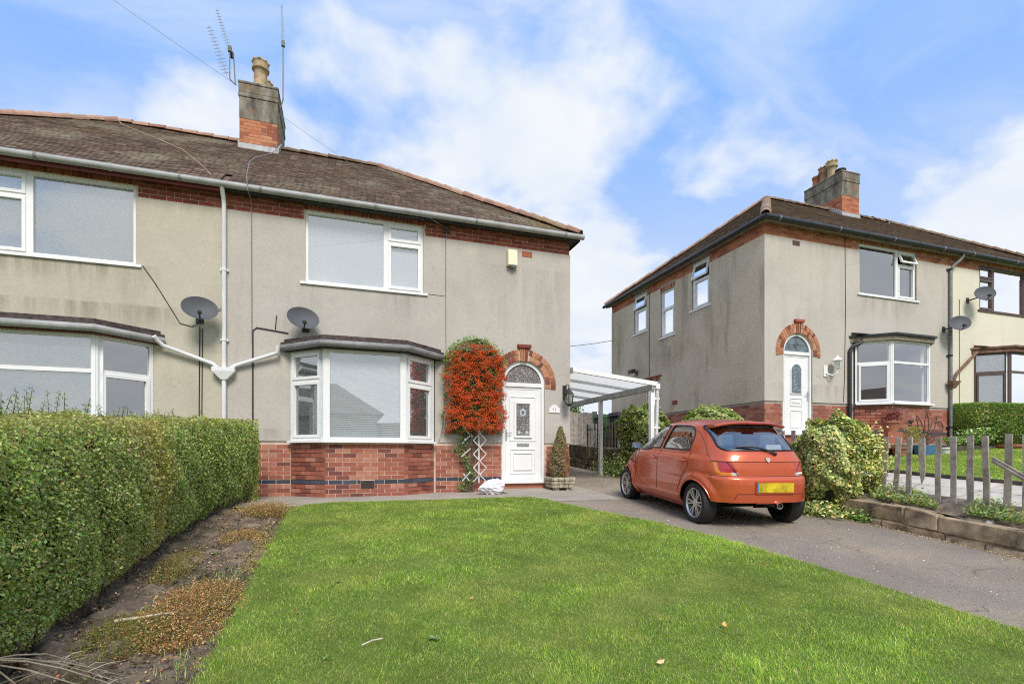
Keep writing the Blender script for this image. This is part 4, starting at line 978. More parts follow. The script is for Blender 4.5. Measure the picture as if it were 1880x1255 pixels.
rp = pipe('branch_pipe', 'rusty brown pipe sloping from the brown bay into a hopper', [(16.14, yr-.03, 3.55), (16.22, yr-.05, 3.72), (16.95, yr-.12, 4.35)], .04, 'pipe_rust')
m = MB(); m.hexa([(16.0, yr-.08, 3.30), (16.12, yr-.08, 3.30), (16.12, yr-.0, 3.30), (16.0, yr-.0, 3.30), (15.90, yr-.16, 3.5), (16.24, yr-.16, 3.5), (16.24, yr, 3.5), (15.90, yr, 3.5)]); m.build('hopper', 'pipe_rust', rp)
pipe('downpipe', 'black downpipe left of the bay of the pale rendered house', [(12.26, yr, 1.8), (12.26, yr, 4.12), (12.30, yr-.03, 4.22), (12.50, yr-.09, 4.30), (12.55, yr-.10, 4.42)], .04, 'gutter_black')
# ------------------------------------------------------------------ satellite dishes
def dish(label, c, r, wall_v, mount_side, ax=(.28, -.88, .34)):
    """a shallow bowl facing the viewer, slightly up and to the right"""
    c = Vector(c); o = thing('satellite_dish', label, 'satellite dish', c, 'satellite dishes')
    ax = Vector(ax).normalized(); xd = Vector((1, .3, 0))
    prof = [(r*t, .30*r*t*t*.9) for t in np.linspace(0.001, 1, 9)]
    m = MB(); m.lathe(c, prof, 28, ax, xd, cap=False, squash=.80)
    m.lathe(c, [(r, .27*r), (r*1.02, .275*r), (r*1.02, .25*r), (r*.99, .24*r)], 28, ax, xd, cap=False, squash=.80)
    d = m.build('dish', 'dish_grey', o, smooth=True)
    low = c+Vector((.02, -.05, -r*.62)); tip = c+ax*r*1.05+Vector((-.02, 0, -r*.75))
    a = MB(); a.tube([low, (low+tip)/2+Vector((0, 0, -.02)), tip], .012, 6); a.build('arm', 'plastic_black', o)
    l = MB(); l.lathe(tip, [(.02, -.05), (.028, -.03), (.028, .03), (.035, .04), (.035, .06)], 10, (c-tip)); l.build('receiver', 'plastic_black', o, smooth=True)
    b = MB(); b.tube([c+Vector((0, .02, -.02)), (c.x+mount_side*.1, wall_v-.08, c.z-.08), (c.x+mount_side*.1, wall_v-.015, c.z-.08)], .018, 7); b.box((c.x+mount_side*.1-.06, wall_v-.03, c.z-.16), (c.x+mount_side*.1+.06, wall_v-.012, c.z)); b.build('wall_bracket', 'iron_black', o)
dish('grey satellite dish on the olive cream wall beside the white downpipe', (-2.27, 9.56, 3.84), .262, 9.85, -.6)
dish('grey satellite dish above the bay window of the grey house', (-.70, 9.60, 3.82), .265, 9.85, .4)
dish('grey satellite dish beside the dark downpipe on the pale rendered house', (15.95, 9.32, 5.02), .275, 9.64, -1.0, (-.42, -.80, .38))
dish('grey satellite dish on the cream wall left of the brown framed window', (16.95, 9.30, 5.92), .275, 9.64, -1.0, (-.42, -.80, .38))
# ------------------------------------------------------------------ television aerials
def aerial(label, mast, boom0, boom1, n, ln):
    mast = [Vector(p) for p in mast]
    o = thing('television_aerial', label, 'aerial', mast[0], 'aerials on the chimney')
    m = MB(); m.tube(mast, .014, 6); m.build('mast', 'gutter_lead', o)
    b0, b1 = Vector(boom0), Vector(boom1); m = MB(); m.tube([b0, b1], .010, 6); m.build('boom', 'aluminium', o)
    d = (b1-b0).normalized(); side_ = d.cross(Vector((0, 1, .2))).normalized()
    for i in range(n):
        p = b0+(b1-b0)*(i+.5)/n; l = ln*(1-.35*i/n); m = MB(); m.tube([p-side_*l, p+side_*l], .005, 4); m.build('rod', 'aluminium', o)
    m = MB(); p = mast[-1]; m.obox(p, (1, 0, 0), (0, 1, 0), (0, 0, 1), (.035, .035, .06)); m.build('junction_box', 'plastic_black', o)
aerial('aerial with a sloping boom clamped to the left side of the chimney', [(-2.36, 12.9, 9.86), (-2.46, 12.88, 9.95), (-2.46, 12.88, 10.62)], (-2.52, 12.86, 10.02), (-2.86, 12.8, 10.98), 14, .09)
aerial('thin leaning aerial rising above the left side of the chimney', [(-2.37, 13.0, 9.92), (-2.40, 13.0, 10.5), (-2.44, 13.0, 10.58)], (-2.44, 13.0, 10.56), (-2.74, 12.95, 11.5), 16, .06)
aerial('tall upright aerial on the right side of the chimney', [(-1.42, 12.95, 9.55), (-1.36, 12.92, 9.75), (-1.36, 12.92, 11.05)], (-1.36, 12.92, 11.06), (-1.39, 12.90, 11.95), 18, .035)
for i, p in enumerate(((-2.36, 12.88, 9.78), (-1.44, 12.9, 9.62))):
    pass
# ------------------------------------------------------------------ cables
def cable(label, pts, r=.006, mat='plastic_black', name='cable', group='cables on the walls'):
    m = MB(); m.tube(pts, r, 5); return tag(m.build(name, mat), label, 'cable', group)
w = 9.85-.022
cable('grey cable crossing the roof from the chimney and down the grey wall', [(-1.50, 12.88, 8.66), (-1.46, 12.5, 8.36), (-1.40, 11.9, 7.98), (-1.42, 11.3, 7.56), (-1.60, 10.6, 7.06), (-1.60, 10.0, 6.65), (-1.58, 9.60, 6.20), (-1.56, 9.52, 6.08), (-1.55, 9.52, 5.93), (-1.54, w, 5.88), (-1.53, w, 3.4)], .009, 'gutter_lead')
cable('thick black cable dropping from the dish to the ground beside the hedge', [(-.95, w, 3.62), (-1.28, w, 3.66), (-1.46, w, 3.68), (-1.52, w, 3.62), (-1.52, w, 2.2), (-1.50, w, .9)], .014)
cable('short cable stub rising above the cable beside the dish', [(-1.16, w, 3.67), (-1.14, w, 3.92)], .008)
cable('thin cable from the upper window down to the dish on the olive cream wall', [(-3.15, w, 4.56), (-2.98, w, 4.3), (-2.72, w, 3.84), (-2.62, w, 3.66), (-2.45, w, 3.62), (-2.33, w-.02, 3.68)], .007)
cable('pair of black cables falling from the dish behind the hedge', [(-2.33, w, 3.62), (-2.34, w, 2.0), (-2.35, w, .9)], .009)
cable('black cable beside the other one under the left dish', [(-2.29, w, 3.6), (-2.30, w, 2.0), (-2.33, w, .9)], .008)
cable('thin cable clipped down the wall between the upper window and the alarm box', [(1.90, w-.01, 5.86), (1.90, w-.012, 5.70), (1.885, w, 5.66), (1.885, w, 4.2), (1.89, w, 3.5), (1.86, w, 2.5), (1.82, w, 2.0), (1.76, w, 1.73)], .007, 'gutter_lead')
cable('thin cable from the window sill across to the clipped cable', [(1.52, w, 4.57), (1.88, w, 4.56)], .004, 'gutter_lead')
cable('thin cable crossing the roof of the olive cream house', [(-4.6, 12.9, 8.62), (-4.2, 12.0, 8.02), (-3.3, 10.9, 7.28), (-2.6, 10.0, 6.66), (-2.2, 9.60, 6.22), (-2.1, 9.54, 6.09)], .007, 'pot_buff')
wr = 9.64-.022
cable('thin cable down the wall of the pale rendered house', [(12.15, wr, 7.0), (12.17, wr, 5.2), (12.13, wr, 3.4), (12.10, wr, 2.8)], .009)
cable('thin cable hanging down the cream wall below its dish', [(16.5, wr, 5.85), (16.5, wr, 2.6)], .008)
cable('thin cable down the stained side wall from the eaves', [(9.555, 14.45, 6.8), (9.555, 14.45, 4.0)], .012)
cable('black cable slung between the dish and the dark downpipe', [(-1.96, w-.03, 3.98), (-2.08, w, 3.92), (-2.16, w, 3.86)], .006)
pole = thing('telegraph_pole', 'brown wooden telegraph pole in the street', 'pole', (-15.5, -4.2, -.1))
m = MB(); m.tube([(-15.5, -4.2, -.6), (-15.5, -4.2, 8.1)], [.15, .11], 12); m.build('shaft', 'bark', pole, smooth=True)
m = MB(); m.box((-15.62, -4.26, 7.75), (-15.38, -4.14, 7.87)); m.build('crossarm', 'wood_grey', pole)
def sag(p, q, s, n=24): return [tuple(Vector(p).lerp(Vector(q), i/n)-Vector((0, 0, s*4*(i/n)*(1-i/n)))) for i in range(n+1)]
cable('telephone wire crossing the sky to the corner bracket of the grey house', sag((1.90, 9.80, 5.86), (-15.5, -4.2, 7.85), .12), .0022, 'gutter_grey', 'telephone_wire', None)
cable('sagging wire between the grey house and the rear corner of the pale rendered house', sag((4.55, 15.6, 4.9), (9.55, 16.9, 5.75), .12), .012, 'gutter_lead', 'telephone_wire', None)
m = MB(); m.box((1.83, 9.80, 5.80), (1.97, 9.845, 5.93)); m.tube([(1.9, 9.80, 5.86), (1.9, 9.74, 5.86)], .02, 6); tag(m.build('cable_bracket', 'iron_rust'), 'small rusty bracket on the brick band where the telephone wire ends', 'bracket')
# ------------------------------------------------------------------ fittings on the walls
al = thing('alarm_box', 'cream burglar alarm box high on the grey wall', 'alarm', (3.24, 9.75, 5.26))
m = MB(); m.hexa([(3.14, 9.72, 5.29), (3.34, 9.72, 5.29), (3.35, 9.833, 5.29), (3.13, 9.833, 5.29), (3.14, 9.73, 5.61), (3.34, 9.73, 5.61), (3.35, 9.833, 5.61), (3.13, 9.833, 5.61)]); m.build('cover', 'plastic_cream', al, bevel=.012)
m = MB(); m.lathe((3.25, 9.77, 5.30), [(.055, 0), (.055, -.02), (.045, -.05), (.0, -.065)], 14); m.build('strobe', 'leaded_glass', al, smooth=True)
lt = thing('wall_lantern', 'black wall lantern at the right corner of the grey house', 'lantern', (4.42, 9.62, 2.50))
lx, ly = 4.43, 9.62
m = MB(); m.box((4.38, 9.80, 2.62), (4.46, 9.835, 2.92)); m.tube([(4.42, 9.80, 2.86), (4.42, 9.72, 2.92), (4.42, 9.64, 2.92), (lx, ly, 2.86)], .009, 6); m.tube([(4.42, 9.80, 2.70), (4.42, 9.74, 2.80), (4.42, 9.68, 2.82)], .006, 5); m.build('bracket', 'iron_black', lt)
m = MB(); m.lathe((lx, ly, 2.72), [(.115, 0), (.05, .075), (.04, .09), (.012, .13), (.012, .16)], 6); m.lathe((lx, ly, 2.50), [(.085, 0), (.085, .015), (.05, -.012), (.02, -.04)], 6)
for k in range(6): t = k*math.pi/3; m.bar((lx+.08*math.cos(t), ly+.08*math.sin(t), 2.51), (lx+.105*math.cos(t), ly+.105*math.sin(t), 2.73), .008, .008)
m.build('lantern_frame', 'iron_black', lt)
m = MB(); m.lathe((lx, ly, 2.515), [(.072, 0), (.095, .2)], 6, cap=False); m.build('glass', 'window_glass', lt)
m = MB(); m.lathe((lx, ly, 2.52), [(.022, 0), (.022, .07), (.03, .1), (.02, .14), (0, .15)], 10); m.build('bulb', 'upvc_white', lt, smooth=True)
pq = thing('house_plaque', 'small white house number plaque with an arched top beside the front door', 'plaque', (4.19, 9.82, 2.34))
m = MB(); m.prism([(-.12, 0), (.12, 0), (.12, .10), (.085, .11)]+[(.07*math.cos(t), .12+.045*math.sin(t)) for t in np.linspace(0, math.pi, 9)]+[(-.085, .11), (-.12, .10)], lambda a, b, d: (4.19+a, d, 2.34+b), 9.815, 9.834); m.build('plate', 'upvc_white', pq)
m = MB(); m.tube([(4.145, 9.812, 2.42), (4.165, 9.812, 2.435), (4.165, 9.812, 2.39)], .004, 4); m.tube([(4.20, 9.812, 2.43), (4.225, 9.812, 2.43), (4.20, 9.812, 2.385), (4.23, 9.812, 2.385)], .004, 4); m.build('lettering', 'gutter_lead', pq, kind='stuff')
wl = thing('wall_light', 'white wall light with a pointed hat beside the arched door of the pale rendered house', 'lamp', (11.62, 9.45, 3.45))
m = MB(); m.box((11.42, 9.60, 3.42), (11.54, 9.625, 3.70)); m.tube([(11.48, 9.60, 3.5), (11.58, 9.5, 3.44), (11.66, 9.44, 3.50), (11.67, 9.44, 3.6)], .016, 7); m.build('bracket', 'upvc_white', wl)
m = MB(); m.lathe((11.67, 9.44, 3.60), [(.05, 0), (.075, .02), (.075, .03)], 8); m.lathe((11.67, 9.44, 3.80), [(.14, 0), (.04, .09), (.015, .12), (.0, .16)], 8); m.build('hat', 'upvc_white', wl)
m = MB(); m.lathe((11.67, 9.44, 3.63), [(.06, 0), (.085, .17)], 8, cap=False); m.build('glass', 'window_glass', wl)
fl = thing('floodlight', 'small black floodlight on the stained side wall', 'lamp', (9.5, 15.2, 4.2))
m = MB(); m.box((9.53, 15.14, 4.2), (9.565, 15.26, 4.34)); m.tube([(9.53, 15.2, 4.27), (9.46, 15.2, 4.30)], .02, 6); m.build('bracket', 'plastic_black', fl)
m = MB(); m.hexa([(9.28, 15.08, 4.22), (9.30, 15.32, 4.22), (9.46, 15.28, 4.28), (9.46, 15.12, 4.28), (9.26, 15.08, 4.36), (9.28, 15.32, 4.36), (9.46, 15.28, 4.40), (9.46, 15.12, 4.40)]); m.build('lamp_head', 'plastic_black', fl)
# ------------------------------------------------------------------ carport
cp = thing('carport', 'white framed lean-to carport with clear roof panels beside the grey house', 'carport', (5.6, 12, .8))
UW, UB, ZW, ZB = 4.57, 6.55, 3.26, 3.04; V0, V1 = 9.75, 14.9
m = MB(); m.box((UW, V0, ZW-.06), (UW+.06, V1, ZW+.05)); m.build('wall_plate', 'upvc_white', cp)
m = MB(); m.box((UB-.05, V0-.02, 2.90), (UB+.05, V1, 3.03)); m.build('beam', 'gutter_grey', cp)
m = MB(); m.box((UB+.055, V0-.03, 2.93), (UB+.16, V1, 3.05)); m.build('gutter', 'upvc_white', cp)
NB = 5
for i in range(NB+1):
    v = V0+(V1-V0)*i/NB; m = MB(); ww = .034 if i else .07
    m.hexa([(UW, v-ww/2, ZW-.055), (UB+.06, v-ww/2, ZB-.045), (UB+.06, v+ww/2, ZB-.045), (UW, v+ww/2, ZW-.055), (UW, v-ww/2, ZW+.035), (UB+.10, v-ww/2, ZB+.045), (UB+.10, v+ww/2, ZB+.045), (UW, v+ww/2, ZW+.035)])
    m.build('glazing_bar', 'upvc_white' if i == 0 else 'aluminium', cp)
    if i < NB:
        m = MB(); a, b = v+.03, v+(V1-V0)/NB-.03
        m.hexa([(UW+.02, a, ZW+.0), (UB+.08, a, ZB+.008), (UB+.08, b, ZB+.008), (UW+.02, b, ZW+.0), (UW+.02, a, ZW+.014), (UB+.08, a, ZB+.022), (UB+.08, b, ZB+.022), (UW+.02, b, ZW+.014)]); m.build('roof_panel', 'polycarbonate', cp)
for v in (9.82, 12.2):
    zb = float(z_drive(v)); m = MB(); m.box((UB-.045, v-.045, zb), (UB+.045, v+.045, 2.9)); m.box((UB-.07, v-.07, zb), (UB+.07, v+.07, zb+.012)); m.build('post', 'upvc_white' if v < 10 else 'pipe_white', cp)
m = MB(); m.tube([(UB+.11, 9.84, .75), (UB+.16, 9.84, 2.7), (UB+.13, 9.80, 2.8), (UB+.11, 9.78, 2.93)], .042, 10); m.build('downpipe', 'upvc_white', cp, smooth=True)
for z in (2.05, 2.7): m = MB(); m.box((UB, 9.80, z), (UB+.2, 9.86, z+.04)); m.build('pipe_clip', 'upvc_white', cp)
# ------------------------------------------------------------------ boundary behind the carport: stone wall, pickets, bins
def stone_wall(name, label, u, v0, v1, zb, zt, th, mat, rows, lmin, lmax, gap=.012):
    o = thing(name, label, 'wall', (u, (v0+v1)/2, float(zb((v0+v1)/2))))
    for r_ in range(rows):
        v = v0-random.uniform(0, .2)
        while v < v1:
            l = random.uniform(lmin, lmax); a, b = max(v, v0)+gap/2, min(v+l, v1)-gap/2
            if b-a > .06:
                f0, f1 = (0 if r_ == 0 else (r_/rows)*.72), (1 if r_ == rows-1 else ((r_+1)/rows)*.72); jit = lambda: random.uniform(-.022, .022)
                q = []
                for f, s_ in ((f0, gap/2), (f1, -gap/2)):
                    for (vv, uu) in ((a, u-th/2), (a, u+th/2), (b, u+th/2), (b, u-th/2)):
                        z0_, z1_ = float(zb(vv))-.03, float(zt(vv)); q.append((uu+jit(), vv+jit()*.5, z0_+(z1_-z0_)*f+s_+jit()*.8))
                m = MB(); m.hexa([q[0], q[1], q[2], q[3], q[4], q[5], q[6], q[7]]); m.build('stone', mat, o, bevel=.014)
            v += l
    m = MB()
    for i in range(30):
        va, vb_ = v0+(v1-v0)*i/30, v0+(v1-v0)*(i+1)/30
        m.hexa([(u-th/2+.03, va, float(zb(va))-.1), (u-th/2+.03, vb_, float(zb(vb_))-.1), (u+th/2, vb_, float(zb(vb_))-.1), (u+th/2, va, float(zb(va))-.1), (u-th/2+.03, va, float(zt(va))-.022), (u-th/2+.03, vb_, float(zt(vb_))-.022), (u+th/2+.06, vb_, float(zt(vb_))-.012), (u+th/2+.06, va, float(zt(va))-.012)])
    m.build('mortar_bed', 'stone_sand' if mat == 'stone_sand' else 'stone_dark', o); return o
stone_wall('stone_wall', 'low sandstone wall along the right edge of the driveway under the picket fence', 7.16, -2.5, 5.65, z_drive, lambda v: z_drive(v)+.27+.05*ss(v, 3, 5)+.010*np.sin(v*4.1)+.006*np.sin(v*11), .20, 'stone_sand', 2, .38, .95)
stone_wall('stone_wall', 'dark mossy stone retaining wall beyond the carport post', 7.16, 6.3, 16, z_drive, lambda v: .30+z_drive(v)+.42*ss(v, 8, 11.5), .22, 'stone_dark', 3, .3, .6)
def picket(o, u, v, zb, zt, lean=(0, 0), w_=.075, mat='wood_grey', broken=False, rot=0.):
    m = MB(); d = .010; n = 5
    ca, sa = math.cos(rot), math.sin(rot)
    for side_ in (0,):
        pts = []
        for i in range(n):
            f = i/(n-1); z = zb+(zt-zb)*f; du = lean[0]*f+random.uniform(-.003, .003); dv = lean[1]*f+random.uniform(-.004, .004); ww = w_*(1+random.uniform(-.06, .06))
            if broken and i == 0: ww *= .5
            zj = [0, 0, 0, 0]
            if i in (0, n-1): zj = [random.uniform(-.012, .012) for _ in range(4)]
            if broken and i == 0: zj = [0, -.07, -.06, .02]
            pts.append([(u+du+(sx*sa*ww/2+sy*ca*d), v+dv+(sx*ca*ww/2-sy*sa*d), z+zj[k_]) for k_, (sx, sy) in enumerate(((-1, -1), (1, -1), (1, 1), (-1, 1)))])
        vv = [p for q in pts for p in q]
        ff = [(4*i+j, 4*i+(j+1) % 4, 4*(i+1)+(j+1) % 4, 4*(i+1)+j) for i in range(n-1) for j in range(4)]+[(3, 2, 1, 0), (4*n-4, 4*n-3, 4*n-2, 4*n-1)]
        m.add(vv, ff)
    return m.build('picket', mat, o)
pf = thing('picket_fence', 'weathered grey picket fence with a broken pale along the right of the driveway', 'fence', (7.5, 4.4, .9))
# pickets seen along the drive (pixel spacing measured on the photo), then on behind the ivy
pv = []
for px_ in (1602, 1620, 1643, 1667.5, 1694, 1721.5, 1750.5, 1780.5, 1812.5, 1848, 1884, 1925, 1975, 2030):
    a = (px_-940)/930; Z = 7.5/(a*math.cos(YAW)+math.sin(YAW)); pv.append(Z*(math.cos(YAW)-a*math.sin(YAW)))
zpk = lambda v: float(z_drive(v))+.345
for i, v in enumerate(pv):
    top = 1.685+.012*(v-4)-.02*abs(i-5)*0+random.uniform(-.015, .015)
    if i == 4: picket(pf, 7.5, v, 1.12, top-.01, broken=True, lean=(.0, .01))
    else: picket(pf, 7.5, v, zpk(v)-.06, top, lean=(.0, random.uniform(-.03, .02) if i > 2 else -.06), rot=random.uniform(-.15, .15), w_=.062+.012*random.random())
for v in np.arange(6.2, 8.4, .22): picket(pf, 7.45, v, zpk(v)-.05, 1.86+.02*(v-6)+random.uniform(-.01, .01))
for z in (1.35, ): 
    m = MB(); m.bar((7.53, 5.9, 1.50), (7.53, 8.4, 1.62), .03, .07); m.build('rail', 'wood_grey', pf)
def on_plane(px_, py_, u): 
    a = (px_-940)/930; Z = u/(a*math.cos(YAW)+math.sin(YAW)); return (u, Z*(math.cos(YAW)-a*math.sin(YAW)), EYE+(835-py_)/930*Z)
br = MB(); br.bar(on_plane(1822, 840, 7.45), on_plane(1890, 879, 7.40), .022, .030); br.build('broken_rail', 'wood_grey', pf)
br = MB(); br.bar(on_plane(1822, 846, 7.44), on_plane(1890, 886, 7.36), .02, .028); br.build('broken_rail', 'wood_grey', pf)
bf = thing('picket_fence', 'brownish picket fence in front of the wheelie bins beyond the carport', 'fence', (7.3, 13.5, 1.5))
for v in np.arange(11.6, 14.6, .19): picket(bf, 7.30, v, float(z_drive(v))+.66, 2.42+random.uniform(-.03, .03), w_=.085, mat='wood_dark' if random.random() < .35 else 'wood_grey')
for z in (1.62, 2.22): m = MB(); m.box((7.33, 11.6, z), (7.37, 14.6, z+.07)); m.build('rail', 'wood_dark', bf)
pb = thing('board_fence', 'tall dark close boarded fence between the house corner and the carport post', 'fence', (6.9, 15.4, 1.0))
for i in range(20):
    u = 4.9+i*.105; m = MB(); v = 15.9-.06*(i % 2); zt = 2.55+random.uniform(-.04, .04)
    m.box((u, v, float(z_drive(15.5))-.1), (u+.10, v+.02, zt)); m.build('board', 'wood_dark', pb)
gf = thing('grey_fence', 'pale grey fence far back under the carport roof', 'fence', (8, 19, 1.5))
for i in range(22):
    u = 5.2+i*.22; m = MB(); m.box((u, 19-.02*(i % 2), 1.2), (u+.205, 19.02, 3.22+random.uniform(-.05, .05))); m.build('board', 'wood_grey', gf)
def bin_(label, u, v, z, mat, rot):
    o = thing('wheelie_bin', label, 'wheelie bin', (u, v, z), 'wheelie bins'); c, s_ = math.cos(rot), math.sin(rot)
    X = lambda a, b, h: (u+a*c-b*s_, v+a*s_+b*c, z+h)
    m = MB(); m.hexa([X(-.21, -.22, .06), X(.21, -.22, .06), X(.21, .20, .06), X(-.21, .20, .06), X(-.285, -.34, .96), X(.285, -.34, .96), X(.285, .30, .96), X(-.285, .30, .96)]); m.build('bin_body', mat, o, bevel=.02)
    m = MB(); m.hexa([X(-.30, -.37, .965), X(.30, -.37, .965), X(.30, .33, .965), X(-.30, .33, .965), X(-.28, -.33, 1.05), X(.28, -.33, 1.05), X(.28, .31, 1.09), X(-.28, .31, 1.09)]); m.build('lid', mat, o, bevel=.015)
    m = MB(); m.tube([X(-.24, .36, .98), X(.24, .36, .98)], .016, 7); m.build('handle', mat, o)
    for s2 in (-1, 1): m = MB(); m.lathe(X(s2*.24, .24, .10), [(.03, -.025), (.10, -.025), (.10, .025), (.03, .025)], 14, ax=(c, s_, 0)); m.build('wheel', 'tyre', o)
bin_('green wheelie bin behind the brownish picket fence', 7.72, 14.05, 1.62, 'bin_green', R(90))
bin_('black wheelie bin to the right of the green one', 7.72, 13.05, 1.60, 'bin_black', R(90))
# ------------------------------------------------------------------ by the front door
pl = thing('planter', 'weathered stone planter on feet beside the front door', 'planter', (4.14, 9.52, .735))
px0, py0, pz0 = 4.16, 9.50, .735
for k in range(3):
    m = MB(); a = .21+.012*k; zz = pz0+.06+k*.072
    for sx in range(4):
        for sy, fix in ((-1, 0), (1, 0)):
            x0 = px0-a+sx*a/2; m.box((x0+.004, py0+sy*a-.02, zz), (x0+a/2-.004, py0+sy*a+.02, zz+.066))
        for sy in (-1, 1):
            y0 = py0-a+sx*a/2; m.box((px0+sy*a-.02, y0+.004, zz), (px0+sy*a+.02, y0+a/2-.004, zz+.066))
    m.box((px0-a+.01, py0-a+.01, zz), (px0+a-.01, py0+a-.01, zz+.064)); m.build('planter_tier', 'planter_stone', pl, bevel=.012)
for sx in (-1, 1):
    for sy in (-1, 1): m = MB(); m.box((px0+sx*.13-.05, py0+sy*.13-.05, pz0-.01), (px0+sx*.13+.05, py0+sy*.13+.05, pz0+.062)); m.build('foot', 'planter_stone', pl)
m = MB(); m.box((px0-.2, py0-.2, pz0+.25), (px0+.2, py0+.2, pz0+.272)); m.build('compost', 'soil', pl)
# plastic bag on the path
def bag():
    n1, n2 = 26, 16; vv = []
    sd = rng.normal(0, 1, (6, 4))
    for j in range(n2+1):
        ph = math.pi*j/n2
        for i in range(n1):
            th = 2*math.pi*i/n1
            x, y, z = math.sin(ph)*math.cos(th), math.sin(ph)*math.sin(th), math.cos(ph)
            k = 1+sum(.05*math.sin(3*a[0]*x*2+3*a[1]*y*2+3*a[2]*z*2+a[3]*3) for a in sd)
            zz = z*.15*k+.135; xx = x*.25*k*(1-.25*max(z, 0)); xx += .06*max(z, 0)
            vv.append((2.62+xx, 9.12+y*.15*k, .715+max(zz, .004)))
    ff = [(j*n1+i, j*n1+(i+1) % n1, (j+1)*n1+(i+1) % n1, (j+1)*n1+i) for j in range(n2) for i in range(n1)]
    m = MB(); m.add(vv, ff)
    m.tube([(2.72, 9.12, .94), (2.76, 9.10, .985), (2.80, 9.12, .955)], [.03, .02, .012], 6)
    tag(m.build('plastic_bag', 'bag'), 'crumpled white plastic bag lying on the path below the trellis', 'bag')
bag()
# trellis
tr = thing('trellis', 'white expanding trellis of diagonal slats on the brick plinth', 'trellis', (2.46, 9.80, .9))
def slat(x0, z0, x1, z1, y): m = MB(); m.bar((x0, y, z0), (x1, y, z1), .020, .009, up=(0, 1, 0)); m.build('slat', 'trellis_white', tr)
xl, xr = 2.40, 2.66; hz = .27; z = .93; k = 0
while z < 2.0:
    slat(xl, z, xr, z+hz, 9.665); slat(xr, z, xl, z+hz, 9.652); z += hz
for (a, b, c, d) in ((2.18, .95, 2.34, 1.13), (2.32, .95, 2.20, 1.09), (2.16, 1.42, 2.34, 1.58), (2.18, 1.68, 2.36, 1.86), (2.38, 1.8, 2.2, 2.02), (2.2, 1.68, 2.24, 1.78), (2.18, 2.0, 2.36, 1.82)): slat(a, b, c, d, 9.66)
m = MB(); m.box((2.50, 9.675, .9), (2.53, 9.69, 2.2)); m.build('batten', 'trellis_white', tr)
# ------------------------------------------------------------------ neighbour's garden
for i, (u0_, u1_) in enumerate(((9.3, 11.6), (11.62, 13.9), (13.92, 16.0))):
    m = MB(); m.box((u0_, 8.28, 1.25), (u1_, 8.42, 1.70-.012*i)); tag(m.build('timber_edging', 'sleeper', bevel=.01), ['dark timber sleeper nearest the ivy holding up the flower bed', 'dark timber sleeper in the middle of the flower bed edge', 'dark timber sleeper below the right end of the hedge'][i], 'edging', 'sleepers along the flower bed')
o = thing('lawn_edging', 'long dark timber edging between the slab path and the neighbour lawn', 'edging', (8.84, 3.5, 1.0))
for i in range(8):
    v = -1+i*1.15; m = MB(); m.hexa([(a, b, float(z_neigh(8.8, b))-.1+h) for h in (0, .17) for a, b in ((8.84, v+.01), (8.90, v+.01), (8.90, v+1.14), (8.84, v+1.14))]); m.build('timber', 'sleeper', o)
def flowerpot(label, u, v, z, r_, h, mat='pot_terracotta'):
    o = thing('flower_pot', label, 'flower pot', (u, v, z), 'pots in the neighbour garden')
    m = MB(); m.lathe((u, v, z), [(r_*.7, 0), (r_*.95, h*.8), (r_*1.08, h*.8), (r_*1.08, h), (r_*.92, h), (r_*.88, h*.85)], 18); m.build('pot', mat, o, smooth=False); return o
fpot = flowerpot('terracotta pot with red flowers on the bed before the brick bay', 12.35, 8.62, 2.0, .17, .26)
m = MB(); m.box((12.1, 8.5, 1.66), (12.6, 8.75, 2.0)); tag(m.build('brick_pier', 'red_brick'), 'low brick stand below the pot of red flowers', 'stand')
flowerpot('low terracotta pot at the edge of the neighbour lawn beside the ivy', 11.3, 8.12, 1.43, .19, .22)
flowerpot('small terracotta pot left of the blue box', 11.9, 8.12, 1.44, .15, .19)
m = MB(); m.hexa([(12.55, 7.98, 1.45), (12.85, 7.98, 1.45), (12.85, 8.2, 1.45), (12.55, 8.2, 1.45), (12.5, 7.95, 1.68), (12.9, 7.95, 1.68), (12.9, 8.23, 1.68), (12.5, 8.23, 1.68)]); tag(m.build('plastic_box', 'blue_plastic'), 'small blue plastic box on the neighbour lawn', 'box')
flowerpot('white pot on the neighbour lawn right of the blue box', 13.4, 8.12, 1.47, .16, .16, 'upvc_white')
m = MB(); m.lathe((15.9, 8.1, 1.52), [(.3, 0), (.34, .14), (.36, .14), (.36, .2), (.3, .2)], 20); tag(m.build('trough', 'pot_terracotta'), 'wide terracotta trough below the neighbour hedge', 'trough')
orn = thing('garden_ornament', 'rusty iron fan shaped ornament against the brick bay', 'ornament', (13.75, 8.7, 1.66))
for i, t in enumerate(np.linspace(-.95, .95, 5)):
    ax_ = Vector((math.sin(t), 0, math.cos(t))); sd_ = Vector((ax_.z, 0, -ax_.x)); b0 = Vector((13.75, 8.72, 1.72)); pts = []
    for q in np.linspace(0, math.pi, 15): pts.append(b0+ax_*(.2+.52*math.sin(q/2)**1.0)*1.0+sd_*0)
    L_ = .80
    pts = [b0+ax_*(L_*f)+sd_*(.10*math.sin(math.pi*f)**1.0*(f**.6)*s_) for s_, fs in ((1, np.linspace(0, 1, 10)), (-1, np.linspace(1, 0, 10))) for f in fs]
    m = MB(); m.tube(pts, .011, 5); m.build('petal', 'iron_rust', orn)
m = MB(); m.tube([(13.2, 8.72, 2.25), (13.18, 8.72, 2.05), (13.3, 8.72, 1.9), (13.75, 8.72, 1.7), (14.2, 8.72, 1.9), (14.35, 8.72, 2.15), (14.25, 8.72, 2.3)], .011, 5); m.build('scroll', 'iron_rust', orn)
bird = MB(); bird.lathe((13.2, 8.72, 2.28), [(0, -.09), (.04, -.05), (.05, 0), (.03, .06), (0, .09)], 8, ax=(1, 0, .3)); bird.build('bird', 'iron_black', orn)
